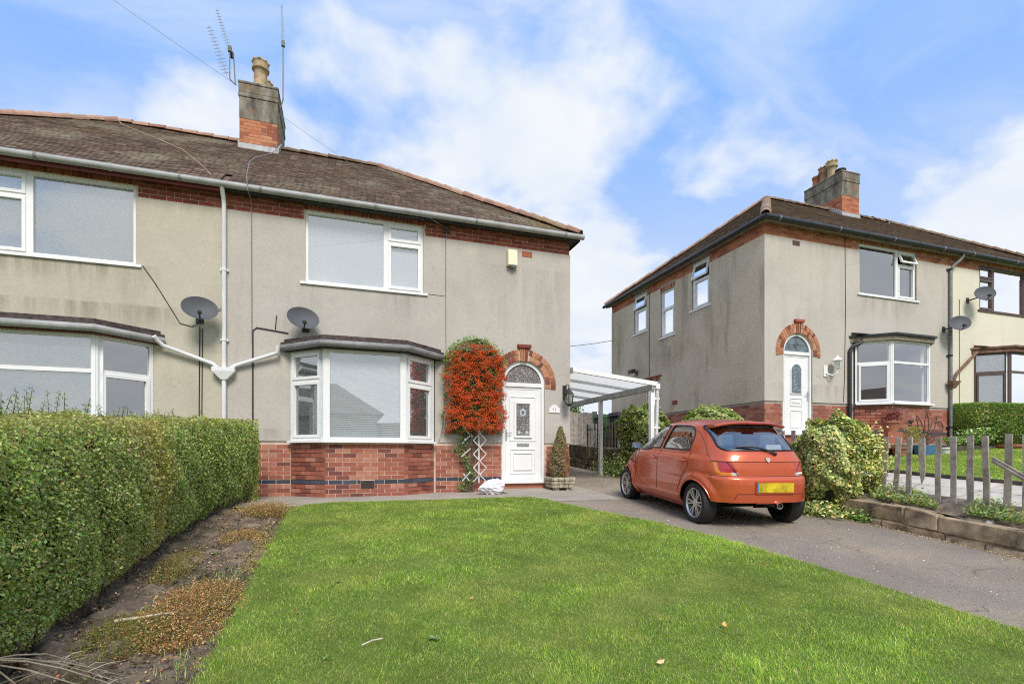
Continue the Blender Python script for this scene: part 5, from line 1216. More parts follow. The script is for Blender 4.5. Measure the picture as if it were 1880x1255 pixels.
# house across the street, which the windows reflect
oh = thing('house', 'brown tiled house across the street', 'house', (-4, -23, -.1))
m = MB(); m.box((-12, -27, -.5), (2.2, -19.5, 4.4)); m.build('wall', 'stucco_pale', oh)
m = MB(); A_ = [(-12.5, -27.5, 4.4), (2.7, -27.5, 4.4), (2.7, -19, 4.4), (-12.5, -19, 4.4), (-9, -23.2, 7.0), (-.6, -23.2, 7.0)]; m.add(A_, [(3, 2, 5, 4), (1, 0, 4, 5), (2, 1, 5), (0, 3, 4), (0, 1, 2, 3)]); m.build('roof', 'roof_clay_dark', oh)
m = MB(); m.box((2.2, -25, -.5), (6.5, -20.5, 2.6)); m.build('garage', 'stucco_pale', oh)
m = MB(); m.add([(2.2, -25.3, 2.6), (6.8, -25.3, 2.6), (6.8, -20.2, 2.6), (2.2, -20.2, 2.6), (2.2, -22.8, 4.0), (4.6, -22.8, 4.0)], [(3, 2, 5, 4), (1, 0, 4, 5), (2, 1, 5), (0, 3, 4)]); m.build('garage_roof', 'roof_clay_dark', oh)
for x in (-9, -4, -.5): m = MB(); m.box((x-.7, -19.52, 1.2), (x+.7, -19.46, 2.5)); m.build('window', 'leaded_glass', oh)
# ------------------------------------------------------------------ the car (x forward, y left, z up from the rear axle's ground point)
def make_car():
    PSI = R(8.3); C0 = Vector((5.268, 5.70, float(z_drive(5.70)))); SX, SY, SZ = .975, .945, .965
    pit = math.atan2(float(z_drive(8.07)-z_drive(5.70)), 2.37)
    hx = Vector((math.sin(PSI)*math.cos(pit), math.cos(PSI)*math.cos(pit), math.sin(pit))); ly = Vector((-math.cos(PSI), math.sin(PSI), 0)); nz = hx.cross(ly)
    T = lambda x, y, z: C0+hx*(x*SX)+ly*(y*SY)+nz*(z*SZ)
    car = thing('car', 'orange five door hatchback parked on the driveway with its rear towards the lawn', 'car', tuple(C0))
    tab = lambda pts: (np.array([p[0] for p in pts]), np.array([p[1] for p in pts]))
    XR = tab([(.18, -.40), (.24, -.49), (.30, -.53), (.36, -.553), (.46, -.565), (.60, -.565), (.665, -.556), (.69, -.545), (.705, -.505), (.80, -.498), (.90, -.482), (.97, -.455), (1.0, -.435), (1.1, -.35), (1.2, -.255), (1.3, -.155), (1.37, -.08), (1.41, -.02), (1.435, .06), (1.455, .20), (1.468, .35), (1.476, .56), (1.482, .80)])
    XF = tab([(.18, 3.00), (.25, 3.09), (.4, 3.14), (.55, 3.13), (.65, 3.08), (.72, 2.98), (.78, 2.86), (.83, 2.76), (.88, 2.63), (.92, 2.50), (.945, 2.41), (1.0, 2.28), (1.1, 2.07), (1.2, 1.86), (1.3, 1.63), (1.38, 1.42), (1.42, 1.27), (1.45, 1.08), (1.468, .98), (1.478, .90), (1.482, .84)])
    WW = tab([(.18, .70), (.25, .765), (.33, .805), (.42, .812), (.55, .818), (.65, .822), (.75, .818), (.85, .806), (.90, .795), (.935, .775), (.96, .752), (1.0, .735), (1.1, .698), (1.2, .658), (1.3, .612), (1.37, .570), (1.41, .525), (1.435, .455), (1.455, .36), (1.468, .26), (1.476, .17), (1.482, .05)])
    f1 = lambda t, z: np.interp(z, *t)
    XC = 1.0; nr = lambda z: 4.6+0*z; nf = lambda z: np.interp(z, [.2, .7, 1.0, 1.3], [3.0, 3.0, 4.0, 4.0])
    def y_at(x, z):
        W_ = f1(WW, z); a = np.where(x < XC, XC-f1(XR, z), f1(XF, z)-XC); n = np.where(x < XC, nr(z), nf(z))
        t = np.clip(np.abs(x-XC)/np.maximum(a, 1e-4), 0, 1); return W_*(1-t**n)**(1/n)
    def x_rear(y, z):
        W_ = f1(WW, z); n = nr(z); t = np.clip(np.abs(y)/W_, 0, 1); return XC-(XC-f1(XR, z))*(1-t**n)**(1/n)
    zl = np.concatenate([np.arange(.18, 1.40, .0125), np.arange(1.40, 1.4821, .0025)])
    NH = 330; rows = []
    for z in zl:
        th = np.linspace(0, math.pi, 1600); c, s = np.cos(th), np.sin(th)
        a = np.where(c < 0, f1(XF, z)-XC, XC-f1(XR, z)); n = np.where(c < 0, nf(z), nr(z))
        x = XC-a*np.sign(c)*np.abs(c)**(2/n); y = f1(WW, z)*np.abs(s)**(2/n)
        d = np.concatenate([[0], np.cumsum(np.hypot(np.diff(x), np.diff(y)))]); q = np.linspace(0, d[-1], NH+1)
        x, y = np.interp(q, d, x), np.interp(q, d, y); y[0] = y[-1] = 0
        rows.append(np.stack([np.concatenate([x, x[-2:0:-1]]), np.concatenate([y, -y[-2:0:-1]]), np.full(2*NH, z)], -1))
    G = np.array(rows); nz_, m = G.shape[:2]
    WC = [(0, .285), (2.395, .285)]; RA = .335
    P = G.reshape(-1, 3).copy()
    for (wx, wz) in WC:       # wheel arch flares
        r_ = np.hypot(P[:, 0]-wx, P[:, 2]-wz); k = (np.abs(P[:, 1]) > .55) & (r_ < RA+.13)
        bul = .030*(1-ss(r_, RA+.035, RA+.12)); P[:, 1] += np.where(k, np.sign(P[:, 1])*bul, 0)
    # sill flare
    k = (P[:, 2] < .36) & (P[:, 0] > .3) & (P[:, 0] < 2.1) & (np.abs(P[:, 1]) > .6); P[:, 1] += np.where(k, np.sign(P[:, 1])*.014, 0)
    # soft crease under the windows
    k = (np.abs(P[:, 1]) > .6) & (P[:, 0] > -.3) & (P[:, 0] < 2.6); P[:, 1] -= np.where(k, np.sign(P[:, 1])*.010*np.exp(-((P[:, 2]-.62)/.10)**2), 0)
    idx = np.arange(nz_*m).reshape(nz_, m); nx = np.roll(idx, -1, 1)
    F = np.stack([idx[:-1], nx[:-1], nx[1:], idx[1:]], -1).reshape(-1, 4)
    F = F[:, ::-1]
    Pw = np.array([tuple(T(*p)) for p in P])
    cen = P[F].mean(1); X, Y, Z = cen.T; aY = np.abs(Y)
    e1 = P[F[:, 1]]-P[F[:, 0]]; e2 = P[F[:, 3]]-P[F[:, 0]]; nn = np.cross(e1, e2); nn /= np.maximum(np.linalg.norm(nn, axis=1, keepdims=True), 1e-9)
    if (nn[:, 1]*Y).mean() < 0: F = F[:, ::-1]; nn = -nn
    def inpoly(a, b, poly):
        r_ = np.zeros(len(a), bool); j = len(poly)-1
        for i in range(len(poly)):
            (xi, zi), (xj, zj) = poly[i], poly[j]
            r_ ^= ((zi > b) != (zj > b)) & (a < (xj-xi)*(b-zi)/(zj-zi+1e-12)+xi); j = i
        return r_
    WIN_R = [(.27, 1.02), (1.06, 1.015), (.99, 1.365), (.93, 1.377), (.52, 1.37), (.40, 1.35), (.31, 1.29), (.27, 1.22)]
    WIN_F = [(1.16, 1.015), (1.42, 1.01), (1.60, .965), (2.30, .955), (2.14, 1.04), (1.79, 1.225), (1.60, 1.315), (1.44, 1.355), (1.28, 1.372), (1.09, 1.372)]
    WIN_B = [(-.52, 1.045), (.52, 1.045), (.555, 1.065), (.575, 1.10), (.548, 1.35), (.535, 1.37), (-.535, 1.37), (-.548, 1.35), (-.575, 1.10), (-.555, 1.065)]
    lab = np.zeros(len(F), int)
    xr = f1(XR, Z); q = aY+np.maximum(X-xr, 0)*(X < .2); Wz = f1(WW, Z)
    DOOR_R = [(1.10, .345), (1.10, 1.0), (.20, 1.0), (.16, .80), (.24, .72), (.34, .62), (.40, .50), (.43, .345)]
    DOOR_F = [(1.11, .345), (1.97, .345), (1.99, .60), (2.10, .945), (1.60, .95), (1.42, .99), (1.11, 1.0)]
    sd_ = aY > .45
    names = {0: 'body'}
    def setl(mask, i): lab[mask] = i
    setl((X < .1) & (nn[:, 0] < -.25) & (Z > .705) & (Z < 1.415) & (aY < np.interp(Z, [.7, .9, 1.0, 1.4], [.70, .70, .68, .565])), 1)
    setl((X < .0) & (Z < .705) & (X < -.12), 2)
    setl((X > 2.72) & (Z < .62), 3)
    setl((X > 2.12) & (nn[:, 2] > .55) & (Z < .98), 4)
    setl(sd_ & inpoly(X, Z, DOOR_R) & (np.hypot(X, Z-.285) > RA+.115), 5)
    setl(sd_ & inpoly(X, Z, DOOR_F), 6)
    setl(sd_ & inpoly(X, Z, WIN_R), 7); setl(sd_ & inpoly(X, Z, WIN_F), 8)
    setl((X < .1) & inpoly(Y, Z, WIN_B), 9)
    setl((X > 1.2) & (nn[:, 0] > .3) & (Z > .975) & (Z < 1.375) & (aY < .9*Wz-.02), 10)
    li = .43+.13*np.clip((Z-.71)/.19, 0, 1); lo_ = np.interp(Z, [.71, .75, .80, .897], [.76, .83, .87, .90])
    lamp = (X < -.1) & (Z > .712) & (Z < .893) & (q > li) & (q < lo_)
    setl(lamp, 11); setl(lamp & ((q > lo_-.085) | ((Z < .752) & (q > .56))), 12); setl(lamp & (Z < .758) & (q <= .56), 13)
    hl = (X > 2.5) & (Z > .62) & (Z < .76) & (aY > .42) & (nn[:, 0] > .1); setl(hl, 14)
    setl((X < -.25) & (Z < .345+.02*aY), -1)
    for (wx, wz) in WC: setl((np.hypot(X-wx, Z-wz) < RA) & (aY > .5), -1)
    me = bpy.data.meshes.new('tmp'); me.from_pydata(Pw, [], F.tolist()); me.update()
    VN = np.empty(len(Pw)*3); me.vertex_normals.foreach_get('vector', VN); VN = VN.reshape(-1, 3); bpy.data.meshes.remove(me)
    off = np.array(C0)
    def part(name, mat, mask, parent=car, inset=0., label=None):
        f = F[mask]
        if not len(f): return None
        u_, inv = np.unique(f, return_inverse=True)
        V = Pw[u_]-VN[u_]*inset
        mm = bpy.data.meshes.new(name); mm.from_pydata((V-off).tolist(), [], inv.reshape(-1, 4).tolist()); mm.materials.append(MATS[mat])
        mm.polygons.foreach_set('use_smooth', [True]*len(mm.polygons)); mm.update()
        mm.normals_split_custom_set_from_vertices(VN[u_].tolist())
        o = bpy.data.objects.new(name, mm); COL.objects.link(o); o.parent = parent; tag(o, label); return o
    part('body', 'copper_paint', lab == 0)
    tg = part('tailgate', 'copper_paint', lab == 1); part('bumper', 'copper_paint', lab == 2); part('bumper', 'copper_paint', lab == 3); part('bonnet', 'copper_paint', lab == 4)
    for s in (1, -1):
        m_ = np.sign(Y) == s
        dr = part('door', 'copper_paint', (lab == 5) & m_); df = part('door', 'copper_paint', (lab == 6) & m_)
        part('window', 'car_glass', (lab == 7) & m_, dr, .006); part('window', 'car_glass', (lab == 8) & m_, df, .006)
        tl = part('tail_light', 'lamp_red', (lab == 11) & m_, car, .003); part('indicator', 'lamp_amber', (lab == 12) & m_, tl, .003); part('reversing_lamp', 'lamp_clear', (lab == 13) & m_, tl, .003)
        part('headlight', 'lamp_clear', (lab == 14) & m_)
        # handles, mirror
        for d_, x, z in ((dr, .32, .875), (df, 1.26, .855)):
            y = float(y_at(np.array(x), np.array(z))); h = MB(); h.tube([T(x-.075, s*(y+.004), z), T(x-.06, s*(y+.032), z), T(x+.06, s*(y+.032), z-.002), T(x+.075, s*(y+.004), z)], .016, 8); h.build('handle', 'copper_paint', d_, smooth=True)
            h = MB(); h.lathe(T(x-.02, s*(y-.002), z-.01), [(.045, 0), (.045, .004)], 12, ax=ly*s); h.build('handle_recess', 'trim_black', d_)
        mr = MB(); y = float(y_at(np.array(2.12), np.array(.97))); c = (2.13, s*(y+.11), 1.01)
        mr.hexa([T(c[0]-.05, c[1]-s*.095, c[2]-.065), T(c[0]-.05, c[1]+s*.095, c[2]-.055), T(c[0]+.05, c[1]+s*.05, c[2]-.045), T(c[0]+.05, c[1]-s*.095, c[2]-.05), T(c[0]-.05, c[1]-s*.095, c[2]+.06), T(c[0]-.05, c[1]+s*.085, c[2]+.065), T(c[0]+.05, c[1]+s*.05, c[2]+.045), T(c[0]+.05, c[1]-s*.095, c[2]+.045)])
        mo = mr.build('mirror', 'copper_paint', car, bevel=.02)
        mg = MB(); mg.quad(T(c[0]-.055, c[1]-s*.08, c[2]-.045), T(c[0]-.055, c[1]+s*.08, c[2]-.042), T(c[0]-.055, c[1]+s*.07, c[2]+.05), T(c[0]-.055, c[1]-s*.08, c[2]+.045)); mg.build('mirror_glass', 'chrome', mo)
        mf = MB(); mf.bar(T(2.13, s*y, .965), T(2.13, s*(y+.06), .985), .05, .03); mf.build('mirror_foot', 'trim_black', mo)
        bd = MB(); y = float(y_at(np.array(2.10), np.array(.80))); bd.obox(T(2.10, s*(y+.006), .80), hx, ly, nz, (.035, .004, .010)); bd.build('wing_badge', 'badge_silver', car)
    part('rear_window', 'car_glass', lab == 9, tg, .006); part('windscreen', 'car_glass', lab == 10, car, .006)
    # rubber seals and shut lines
    def line_side(poly, s, r_, close, push=.001):
        pts = []; n = len(poly)
        for i in range(n if close else n-1):
            a, b = np.array(poly[i]), np.array(poly[(i+1) % n]); k_ = max(2, int(np.hypot(*(b-a))/.04))
            for t in np.linspace(0, 1, k_, endpoint=False): pts.append(a+(b-a)*t)
        if not close: pts.append(np.array(poly[-1]))
        else: pts.append(pts[0])
        out = []
        for x, z in pts:
            y = float(y_at(np.array(x), np.array(z)))-.010*math.exp(-((z-.62)/.10)**2)*(x > -.3)
            for (wx, wz) in WC:
                r0 = math.hypot(x-wx, z-wz)
                if r0 < RA+.13: y += .030*float(1-ss(np.array(r0), RA+.035, RA+.12))
            out.append(T(x, s*(y+push), z))
        return out
    def line_rear(poly, r_, close, push=.001):
        pts = []; n = len(poly)
        for i in range(n if close else n-1):
            a, b = np.array(poly[i]), np.array(poly[(i+1) % n]); k_ = max(2, int(np.hypot(*(b-a))/.04))
            for t in np.linspace(0, 1, k_, endpoint=False): pts.append(a+(b-a)*t)
        pts.append(pts[0] if close else np.array(poly[-1]))
        return [T(float(x_rear(np.array(y), np.array(z)))-push, y, z) for y, z in pts]
    for s in (1, -1):
        m_ = MB(); m_.tube(line_side(WIN_R, s, 0, True), .0125, 6, False); m_.tube(line_side(WIN_F, s, 0, True), .0125, 6, False); m_.build('window_seal', 'trim_black', car, smooth=True, kind='stuff')
        m_ = MB(); m_.tube(line_side([(1.105, .345), (1.105, 1.01)], s, 0, False), .0035, 5); m_.tube(line_side([(1.99, .345), (2.0, .60), (2.06, .945)], s, 0, False), .0035, 5)
        m_.tube(line_side([(.43, .345), (.40, .50), (.335, .615), (.24, .72), (.17, .80), (.22, 1.02)], s, 0, False), .0035, 5); m_.tube(line_side([(.43, .345), (1.99, .345)], s, 0, False), .004, 5); 
        m_.tube(line_side([(2.05, .90), (2.12, .86), (2.6, .80)], s, 0, False), .0035, 5)
        m_.build('shut_line', 'trim_black', car, kind='stuff')
        for (wx, wz) in WC:
            pts = []
            for t in np.linspace(R(-18), R(198), 30):
                x, z = wx+RA*math.cos(t), wz+RA*math.sin(t)
                if z < (.36 if x < -.2 else .19): continue
                pts.append(T(x, s*(float(y_at(np.array(x), np.array(z)))+.026), z))
            m_ = MB(); m_.tube(pts, .011, 6); m_.build('arch_lip', 'copper_paint', car, smooth=True)
            lin = MB(); n = 20; vv = []; 
            for t in np.linspace(R(-25), R(163 if wx == 0 else 205), n):
                x, z = wx+(RA+.006)*math.cos(t), wz+(RA+.006)*math.sin(t)
                for yy in (.40, max(.42, min(.78, float(y_at(np.array(x), np.array(max(z, .2))))-.012))): vv.append(T(x, s*yy, z))
            lin.add(vv, [(2*i, 2*i+1, 2*i+3, 2*i+2) for i in range(n-1)])
            lin.add([T(wx+(RA+.006)*math.cos(t), s*.40, wz+(RA+.006)*math.sin(t)) for t in np.linspace(R(-25), R(163 if wx == 0 else 205), n)], [tuple(range(n))]); lin.build('wheel_arch_liner', 'trim_black', car)
    tlm = MB(); tlm.tube(line_rear(WIN_B, 0, True), .014, 6, False); tlm.build('window_seal', 'trim_black', tg, smooth=True)
    for s in (1, -1):
        m_ = MB(); m_.tube(line_rear([(s*.695, .90), (s*.675, 1.0), (s*.565, 1.40)], 0, False), .0035, 5)
        lp = [(q_, z) for q_, z in ((.43, .712), (.56, .893))]
        m_.tube(line_rear([(s*.43, .712), (s*.56, .893)], 0, False), .004, 5)
        m_.build('shut_line', 'trim_black', tg)
    m_ = MB(); m_.tube(line_rear([(-.70, .897), (.70, .897)], 0, False, .0), .004, 5); m_.tube(line_rear([(-.72, .706), (.72, .706)], 0, False, .004), .004, 5); m_.build('shut_line', 'trim_black', tg, kind='stuff')
    m_ = MB(); m_.tube(line_rear([(.50, .40), (.47, .475), (-.66, .475), (-.72, .45)], 0, False), .004, 5); m_.build('shut_line', 'trim_black', car)
    # spoiler
    sp = MB(); n = 20; vv = []
    for i in range(n+1):
        y = -.555+1.11*i/n; k_ = abs(y/.555); zc = 1.432-.05*k_**3; xr_ = -.165+.06*k_**2
        for (x, z) in ((.12+.03*k_, zc+.012), (xr_+.03, zc+.006), (xr_, zc-.012), (xr_+.01, zc-.030), (xr_+.07, zc-.034), (.04, zc-.03)): vv.append(T(x, y, z))
    sp.add(vv, [(6*i+j, 6*i+(j+1) % 6, 6*(i+1)+(j+1) % 6, 6*(i+1)+j)[::-1] for i in range(n) for j in range(6)]+[tuple(range(6)), tuple(6*n+j for j in range(6))[::-1]])
    spo = sp.build('spoiler', 'copper_paint', car)
    m_ = MB(); m_.obox(T(-.172, 0, 1.408), hx, ly, nz, (.012, .09, .006)); m_.build('brake_light', 'lamp_red', spo)
    # wiper, badge, plate, exhaust, reflector
    wp = MB(); xw = lambda y, z, p: T(float(x_rear(np.array(y), np.array(z)))-p, y, z)
    wp.tube([xw(-.15, 1.0, .01), xw(-.15, 1.0, .035), xw(-.04, 1.05, .035), xw(.10, 1.085, .03)], [.022, .018, .013, .011], 7); wp.tube([xw(.0, 1.07, .02), xw(.18, 1.095, .026), xw(.40, 1.10, .02)], [.008, .013, .008], 6)
    wp.build('rear_wiper', 'trim_black', tg)
    bd = MB(); c = xw(-.01, .925, .004); bd.prism([(-.03, .03), (.0, .022), (.03, .03), (.028, -.01), (0, -.036), (-.028, -.01)], lambda a, b, d: xw(-.01+a, .925+b, .004+d), 0, .012); bd.build('tailgate_badge', 'badge_silver', tg)
    nm = MB(); yy = -.50
    for i in range(5):
        nm.tube([xw(yy-i*.022, .735, .003), xw(yy-i*.022-.008, .748, .003), xw(yy-i*.022-.015, .735, .003)], .0035, 4)
    nm.build('model_script', 'badge_silver', tg, kind='stuff')
    plm = MB(); Q = lambda y, z, p: T(-.578-p, y, z)
    plm.hexa([Q(.22, .478, -.02), Q(-.36, .478, -.02), Q(-.36, .645, -.02), Q(.22, .645, -.02), Q(.22, .478, .004), Q(-.36, .478, .004), Q(-.36, .645, .004), Q(.22, .645, .004)]); ph = plm.build('plate_holder', 'copper_paint', car)
    pm = MB(); pm.hexa([Q(.185, .50, .005), Q(-.34, .50, .005), Q(-.34, .625, .005), Q(.185, .625, .005), Q(.185, .50, .011), Q(-.34, .50, .011), Q(-.34, .625, .011), Q(.185, .625, .011)]); np_ = pm.build('number_plate', 'plate_yellow', ph)
    pm = MB(); pm.hexa([Q(.21, .50, .005), Q(.185, .50, .005), Q(.185, .625, .005), Q(.21, .625, .005), Q(.21, .50, .012), Q(.185, .50, .012), Q(.185, .625, .012), Q(.21, .625, .012)]); pm.build('country_band', 'plate_blue', ph)
    ex = MB(); ex.lathe(T(-.58, -.14, .315), [(.030, .05), (.036, .25)], 14, ax=hx, cap=False); ex.lathe(T(-.59, -.14, .315), [(.036, .06), (.043, .05), (.043, 0), (.036, .0), (.034, .05)], 16, ax=hx, cap=False); eb = MB(); eb.lathe(T(-.57, -.14, .315), [(0, 0), (.034, 0)], 14, ax=hx, cap=False); eb.build('exhaust_bore', 'trim_black', car); ex.build('exhaust', 'chrome', car, smooth=True)
    rf = MB(); rf.hexa([xw(y, z, p) for p in (-.004, .006) for y, z in ((-.56, .405), (-.68, .405), (-.68, .46), (-.56, .46))]); rf.build('fog_lamp', 'lamp_red', car)
    # wheels
    wheels = []
    def wheel(x, s):
        c = T(x, s*.695, .285*1.0); e = car
        ax = ly*s
        t = MB(); t.lathe(c, [(.19, -.09), (.24, -.105), (.272, -.098), (.286, -.07), (.2885, 0), (.286, .07), (.272, .093), (.245, .100), (.21, .094), (.196, .082), (.19, .03)], 40, ax, hx, cap=False)
        for g in (-.045, 0, .045): t.lathe(c, [(.287, g-.004), (.280, g), (.287, g+.004)], 40, ax, hx, cap=False)
        w = t.build('wheel', 'tyre', e, smooth=True, label=None)
        r_ = MB(); r_.lathe(c, [(.196, .082), (.205, .088), (.197, .092), (.185, .072), (.178, .02), (.178, -.07)], 40, ax, hx, cap=False)
        for k_ in range(12):
            a = 2*math.pi*(k_//2)/6+(.17 if k_ % 2 else -.17); d = hx*math.cos(a)+nz*math.sin(a); tt = ax.cross(d)
            r_.hexa([c+d*p+tt*w_*sg+ax*h for h_, (p, w_, h) in ()] if 0 else [c+d*.04-tt*.011+ax*.045, c+d*.04+tt*.011+ax*.045, c+d*.186+tt*.013+ax*.06, c+d*.186-tt*.013+ax*.06, c+d*.04-tt*.010+ax*.066, c+d*.04+tt*.010+ax*.066, c+d*.186+tt*.010+ax*.080, c+d*.186-tt*.010+ax*.080])
        r_.lathe(c, [(.055, .04), (.055, .064), (.045, .072), (0, .072)], 20, ax, hx, cap=False); r_.build('rim', 'alloy', w, smooth=False)
        b = MB(); b.lathe(c, [(.0, .0), (.135, .0), (.135, -.015)], 26, ax, hx, cap=False); b.build('brake_disc', 'brake', w)
        bk = MB(); bk.lathe(c, [(.0, -.03), (.18, -.03)], 26, ax, hx, cap=False); bk.build('wheel_back', 'trim_black', w)
    for x in (0, 2.395):
        for s in (1, -1): wheel(x, s)
    # underbody and inside
    m_ = MB(); m_.hexa([T(.1, .58, .20), T(.1, -.58, .20), T(2.9, -.58, .20), T(2.9, .58, .20), T(-.36, .60, .40), T(-.36, -.60, .40), T(2.9, -.6, .28), T(2.9, .6, .28)]); m_.build('underbody', 'trim_black', car)
    m_ = MB(); m_.hexa([T(.05, .66, .85), T(.05, -.66, .85), T(-.26, -.56, .85), T(-.26, .56, .85), T(.05, .66, .87), T(.05, -.66, .87), T(-.26, -.56, .89), T(-.26, .56, .89)]); m_.build('parcel_shelf', 'seat_fabric', car)
    m_ = MB(); m_.hexa([T(1.75, .70, .55), T(1.75, -.70, .55), T(2.2, -.70, .55), T(2.2, .70, .55), T(1.78, .68, .90), T(1.78, -.68, .90), T(2.12, -.66, .90), T(2.12, .66, .90)]); m_.build('dashboard', 'trim_black', car, bevel=.03)
    m_ = MB(); cw = T(1.62, -.36, .90); aw = (hx*.9+nz*-.4).normalized(); m_.tube([cw+(ly*math.cos(t)+aw.cross(ly)*math.sin(t))*.18 for t in np.linspace(0, 2*math.pi, 25)], .014, 6, False); m_.build('steering_wheel', 'trim_black', car, smooth=True)
    for x, y, w_ in ((1.05, .36, .24), (1.05, -.36, .24), (.25, .34, .26), (.25, -.34, .26)):
        m_ = MB(); m_.hexa([T(x, y-w_, .42), T(x, y+w_, .42), T(x+.5, y+w_, .46), T(x+.5, y-w_, .46), T(x, y-w_, .58), T(x, y+w_, .58), T(x+.5, y+w_, .62), T(x+.5, y-w_, .62)])
        m_.hexa([T(x-.05, y-w_, .5), T(x-.05, y+w_, .5), T(x+.08, y+w_, .5), T(x+.08, y-w_, .5), T(x-.26, y-w_*.82, 1.06), T(x-.26, y+w_*.82, 1.06), T(x-.16, y+w_*.82, 1.06), T(x-.16, y-w_*.82, 1.06)])
        st = m_.build('seat', 'seat_fabric', car, bevel=.03)
        m_ = MB(); m_.obox(T(x-.25, y, 1.16), (hx+nz*-.3).normalized(), ly, nz, (.045, .125, .085)); m_.build('headrest', 'headrest_shell', st, bevel=.03)
    m_ = MB(); m_.obox(T(1.62, 0, 1.27), hx, ly, nz, (.015, .11, .035)); m_.build('interior_mirror', 'trim_black', car, bevel=.01)
    m_ = MB(); m_.hexa([T(-.2, -.12, .89), T(-.2, -.36, .89), T(-.34, -.36, .89), T(-.34, -.12, .89), T(-.26, -.12, 1.12), T(-.26, -.36, 1.12), T(-.28, -.36, 1.12), T(-.28, -.12, 1.12)]); tag(m_.build('paper', 'upvc_white', car))
    return car
CAR = make_car()
# ------------------------------------------------------------------ lawn grass
def in_lawn(u, v): 
    e = .022*np.sin(v*23)+.018*np.sin(v*61+1)+.012*np.sin(v*131); return (u > lawn_left(v)-.02+e) & (u < lawn_right(v)+.02+e*.8) & (v < LTOP+.02+.018*np.sin(u*31)+.012*np.sin(u*77))
def vnoise(u, v, f, seed):
    r_ = np.random.default_rng(seed); a = r_.uniform(0, 6.28, (10, 1)); k = r_.normal(0, f, (10, 2))
    return sum(np.sin(u*k[i, 0]+v*k[i, 1]+a[i]) for i in range(10))/10**.5
def grass(name, us, vs_, n, test, zf, label, hmul=1., far_=False, cols=None, kind='stuff'):
    u = rng.uniform(*us, n); v = rng.uniform(*vs_, n)
    d = np.hypot(u, v); keep = test(u, v) & (rng.random(n) < np.clip((3.1/np.maximum(d, 2.2))**1.15, .10, 1) if not far_ else test(u, v))
    u, v, d = u[keep], v[keep], d[keep]; n = len(u)
    w = np.maximum(.0024, .00062*d)*rng.uniform(.7, 1.4, n); big = vnoise(u, v, 2.2, 5); mid = vnoise(u, v, 7, 6)
    h = hmul*(.019+.005*mid+.004*big)*rng.uniform(.55, 1.45, n); h = np.maximum(h, .016)
    th = rng.uniform(0, 2*math.pi, n); ln = rng.uniform(.4, 1.7, n)
    wind = vnoise(u, v, 4, 9)
    dx, dy = np.cos(th)*ln+wind*.25, np.sin(th)*ln
    z = zf(u, v)-.003
    B = np.stack([u, v, z], -1); sx = np.stack([-np.sin(th), np.cos(th), 0*th], -1)*(w/2)[:, None]
    M_ = B+np.stack([dx*h*.35, dy*h*.35, h*.62], -1); Tp = B+np.stack([dx*h*1.0, dy*h*1.0, h*.95], -1)
    V = np.stack([B-sx, B+sx, M_+sx*.8, M_-sx*.8, Tp], 1).reshape(-1, 3)
    i = np.arange(n)[:, None]*5; F = np.concatenate([i+[0, 1, 2], i+[0, 2, 3], i+[3, 2, 4]])
    c = palette(n, cols or [(.100, .154, .024), (.138, .190, .034), (.190, .222, .054), (.070, .117, .020), (.31, .27, .12)], [5, 5, 3.6, 3, 1.6], .16)
    pat = np.clip(1+.10*big+.11*mid+.11*vnoise(u, v, 16, 8), .5, 1.6)[:, None]; yel = np.clip(vnoise(u, v, 3.1, 12)*.55+vnoise(u, v, 11, 13)*.3, 0, 1)[:, None]
    c = c*pat; c = c*(1-yel*.5)+np.array([.27, .25, .085])*yel*.5
    o = np_mesh(name, V, 3, 'grass_blade', None, np.repeat(c, 5, 0), kind=kind, faces=F); tag(o, label, 'grass'); return o
grass('grass', (-.8, 4.7), (1.0, LTOP), 620000, in_lawn, lambda u, v: z_lawn(v), 'mown green lawn grass in front of the grey house')
grass('grass', (8.9, 16), (1.5, 8.28), 90000, lambda u, v: (u > 8.92), z_neigh, 'mown green grass of the neighbour lawn beyond the picket fence', 1.2, True)
# weeds, leaves and a stick lying on the lawn
def rosette(label, u, v, r_, n, cols, z=None, name='weed', cat='weed', group='weeds in the lawn'):
    z = float(z_lawn(v))+.012 if z is None else z
    P, t = [], []
    V = []; 
    for i in range(n):
        a = random.uniform(0, 6.28); l = r_*random.uniform(.6, 1.1); w_ = l*.26; d = Vector((math.cos(a), math.sin(a), .25)); s_ = Vector((-math.sin(a), math.cos(a), 0)); b = Vector((u, v, z))
        V += [b, b+d*l*.55+s_*w_+Vector((0, 0, .006)), b+d*l+Vector((0, 0, -.15*l)), b+d*l*.55-s_*w_+Vector((0, 0, .006))]
    V = np.array([tuple(p) for p in V]); F = np.arange(n*4).reshape(-1, 4); F = np.concatenate([F[:, [0, 1, 2]], F[:, [0, 2, 3]]])
    o = np_mesh(name, V, 3, 'leaf', None, np.repeat(palette(n, cols, [1]*len(cols)), 4, 0), faces=F); tag(o, label, cat, group); return o
def on_lawn(px_, py_):
    a = (px_-940)/930; s_ = (py_-835)/930; ca, sa = math.cos(YAW), math.sin(YAW); Z = (EYE-.05)/(s_+.092*(ca-a*sa)); return Z*(a*ca+sa), Z*(ca-a*sa)
GW = [(.10, .15, .05), (.13, .17, .07), (.08, .13, .04)]
rosette('large pale green weed rosette near the middle front of the lawn', *on_lawn(797, 1163), .05, 26, GW)
rosette('small pale weed rosette on the left half of the lawn', -.05, 4.35, .035, 12, GW)
rosette('small weed rosette at the front left of the lawn', -.10, 3.05, .03, 10, GW)
rosette('weed seedling in the soil bed near the twigs', -1.05, 2.92, .05, 9, [(.13, .26, .07)], float(z_bed(-1.05, 2.92))+.01, group='weeds in the soil bed')
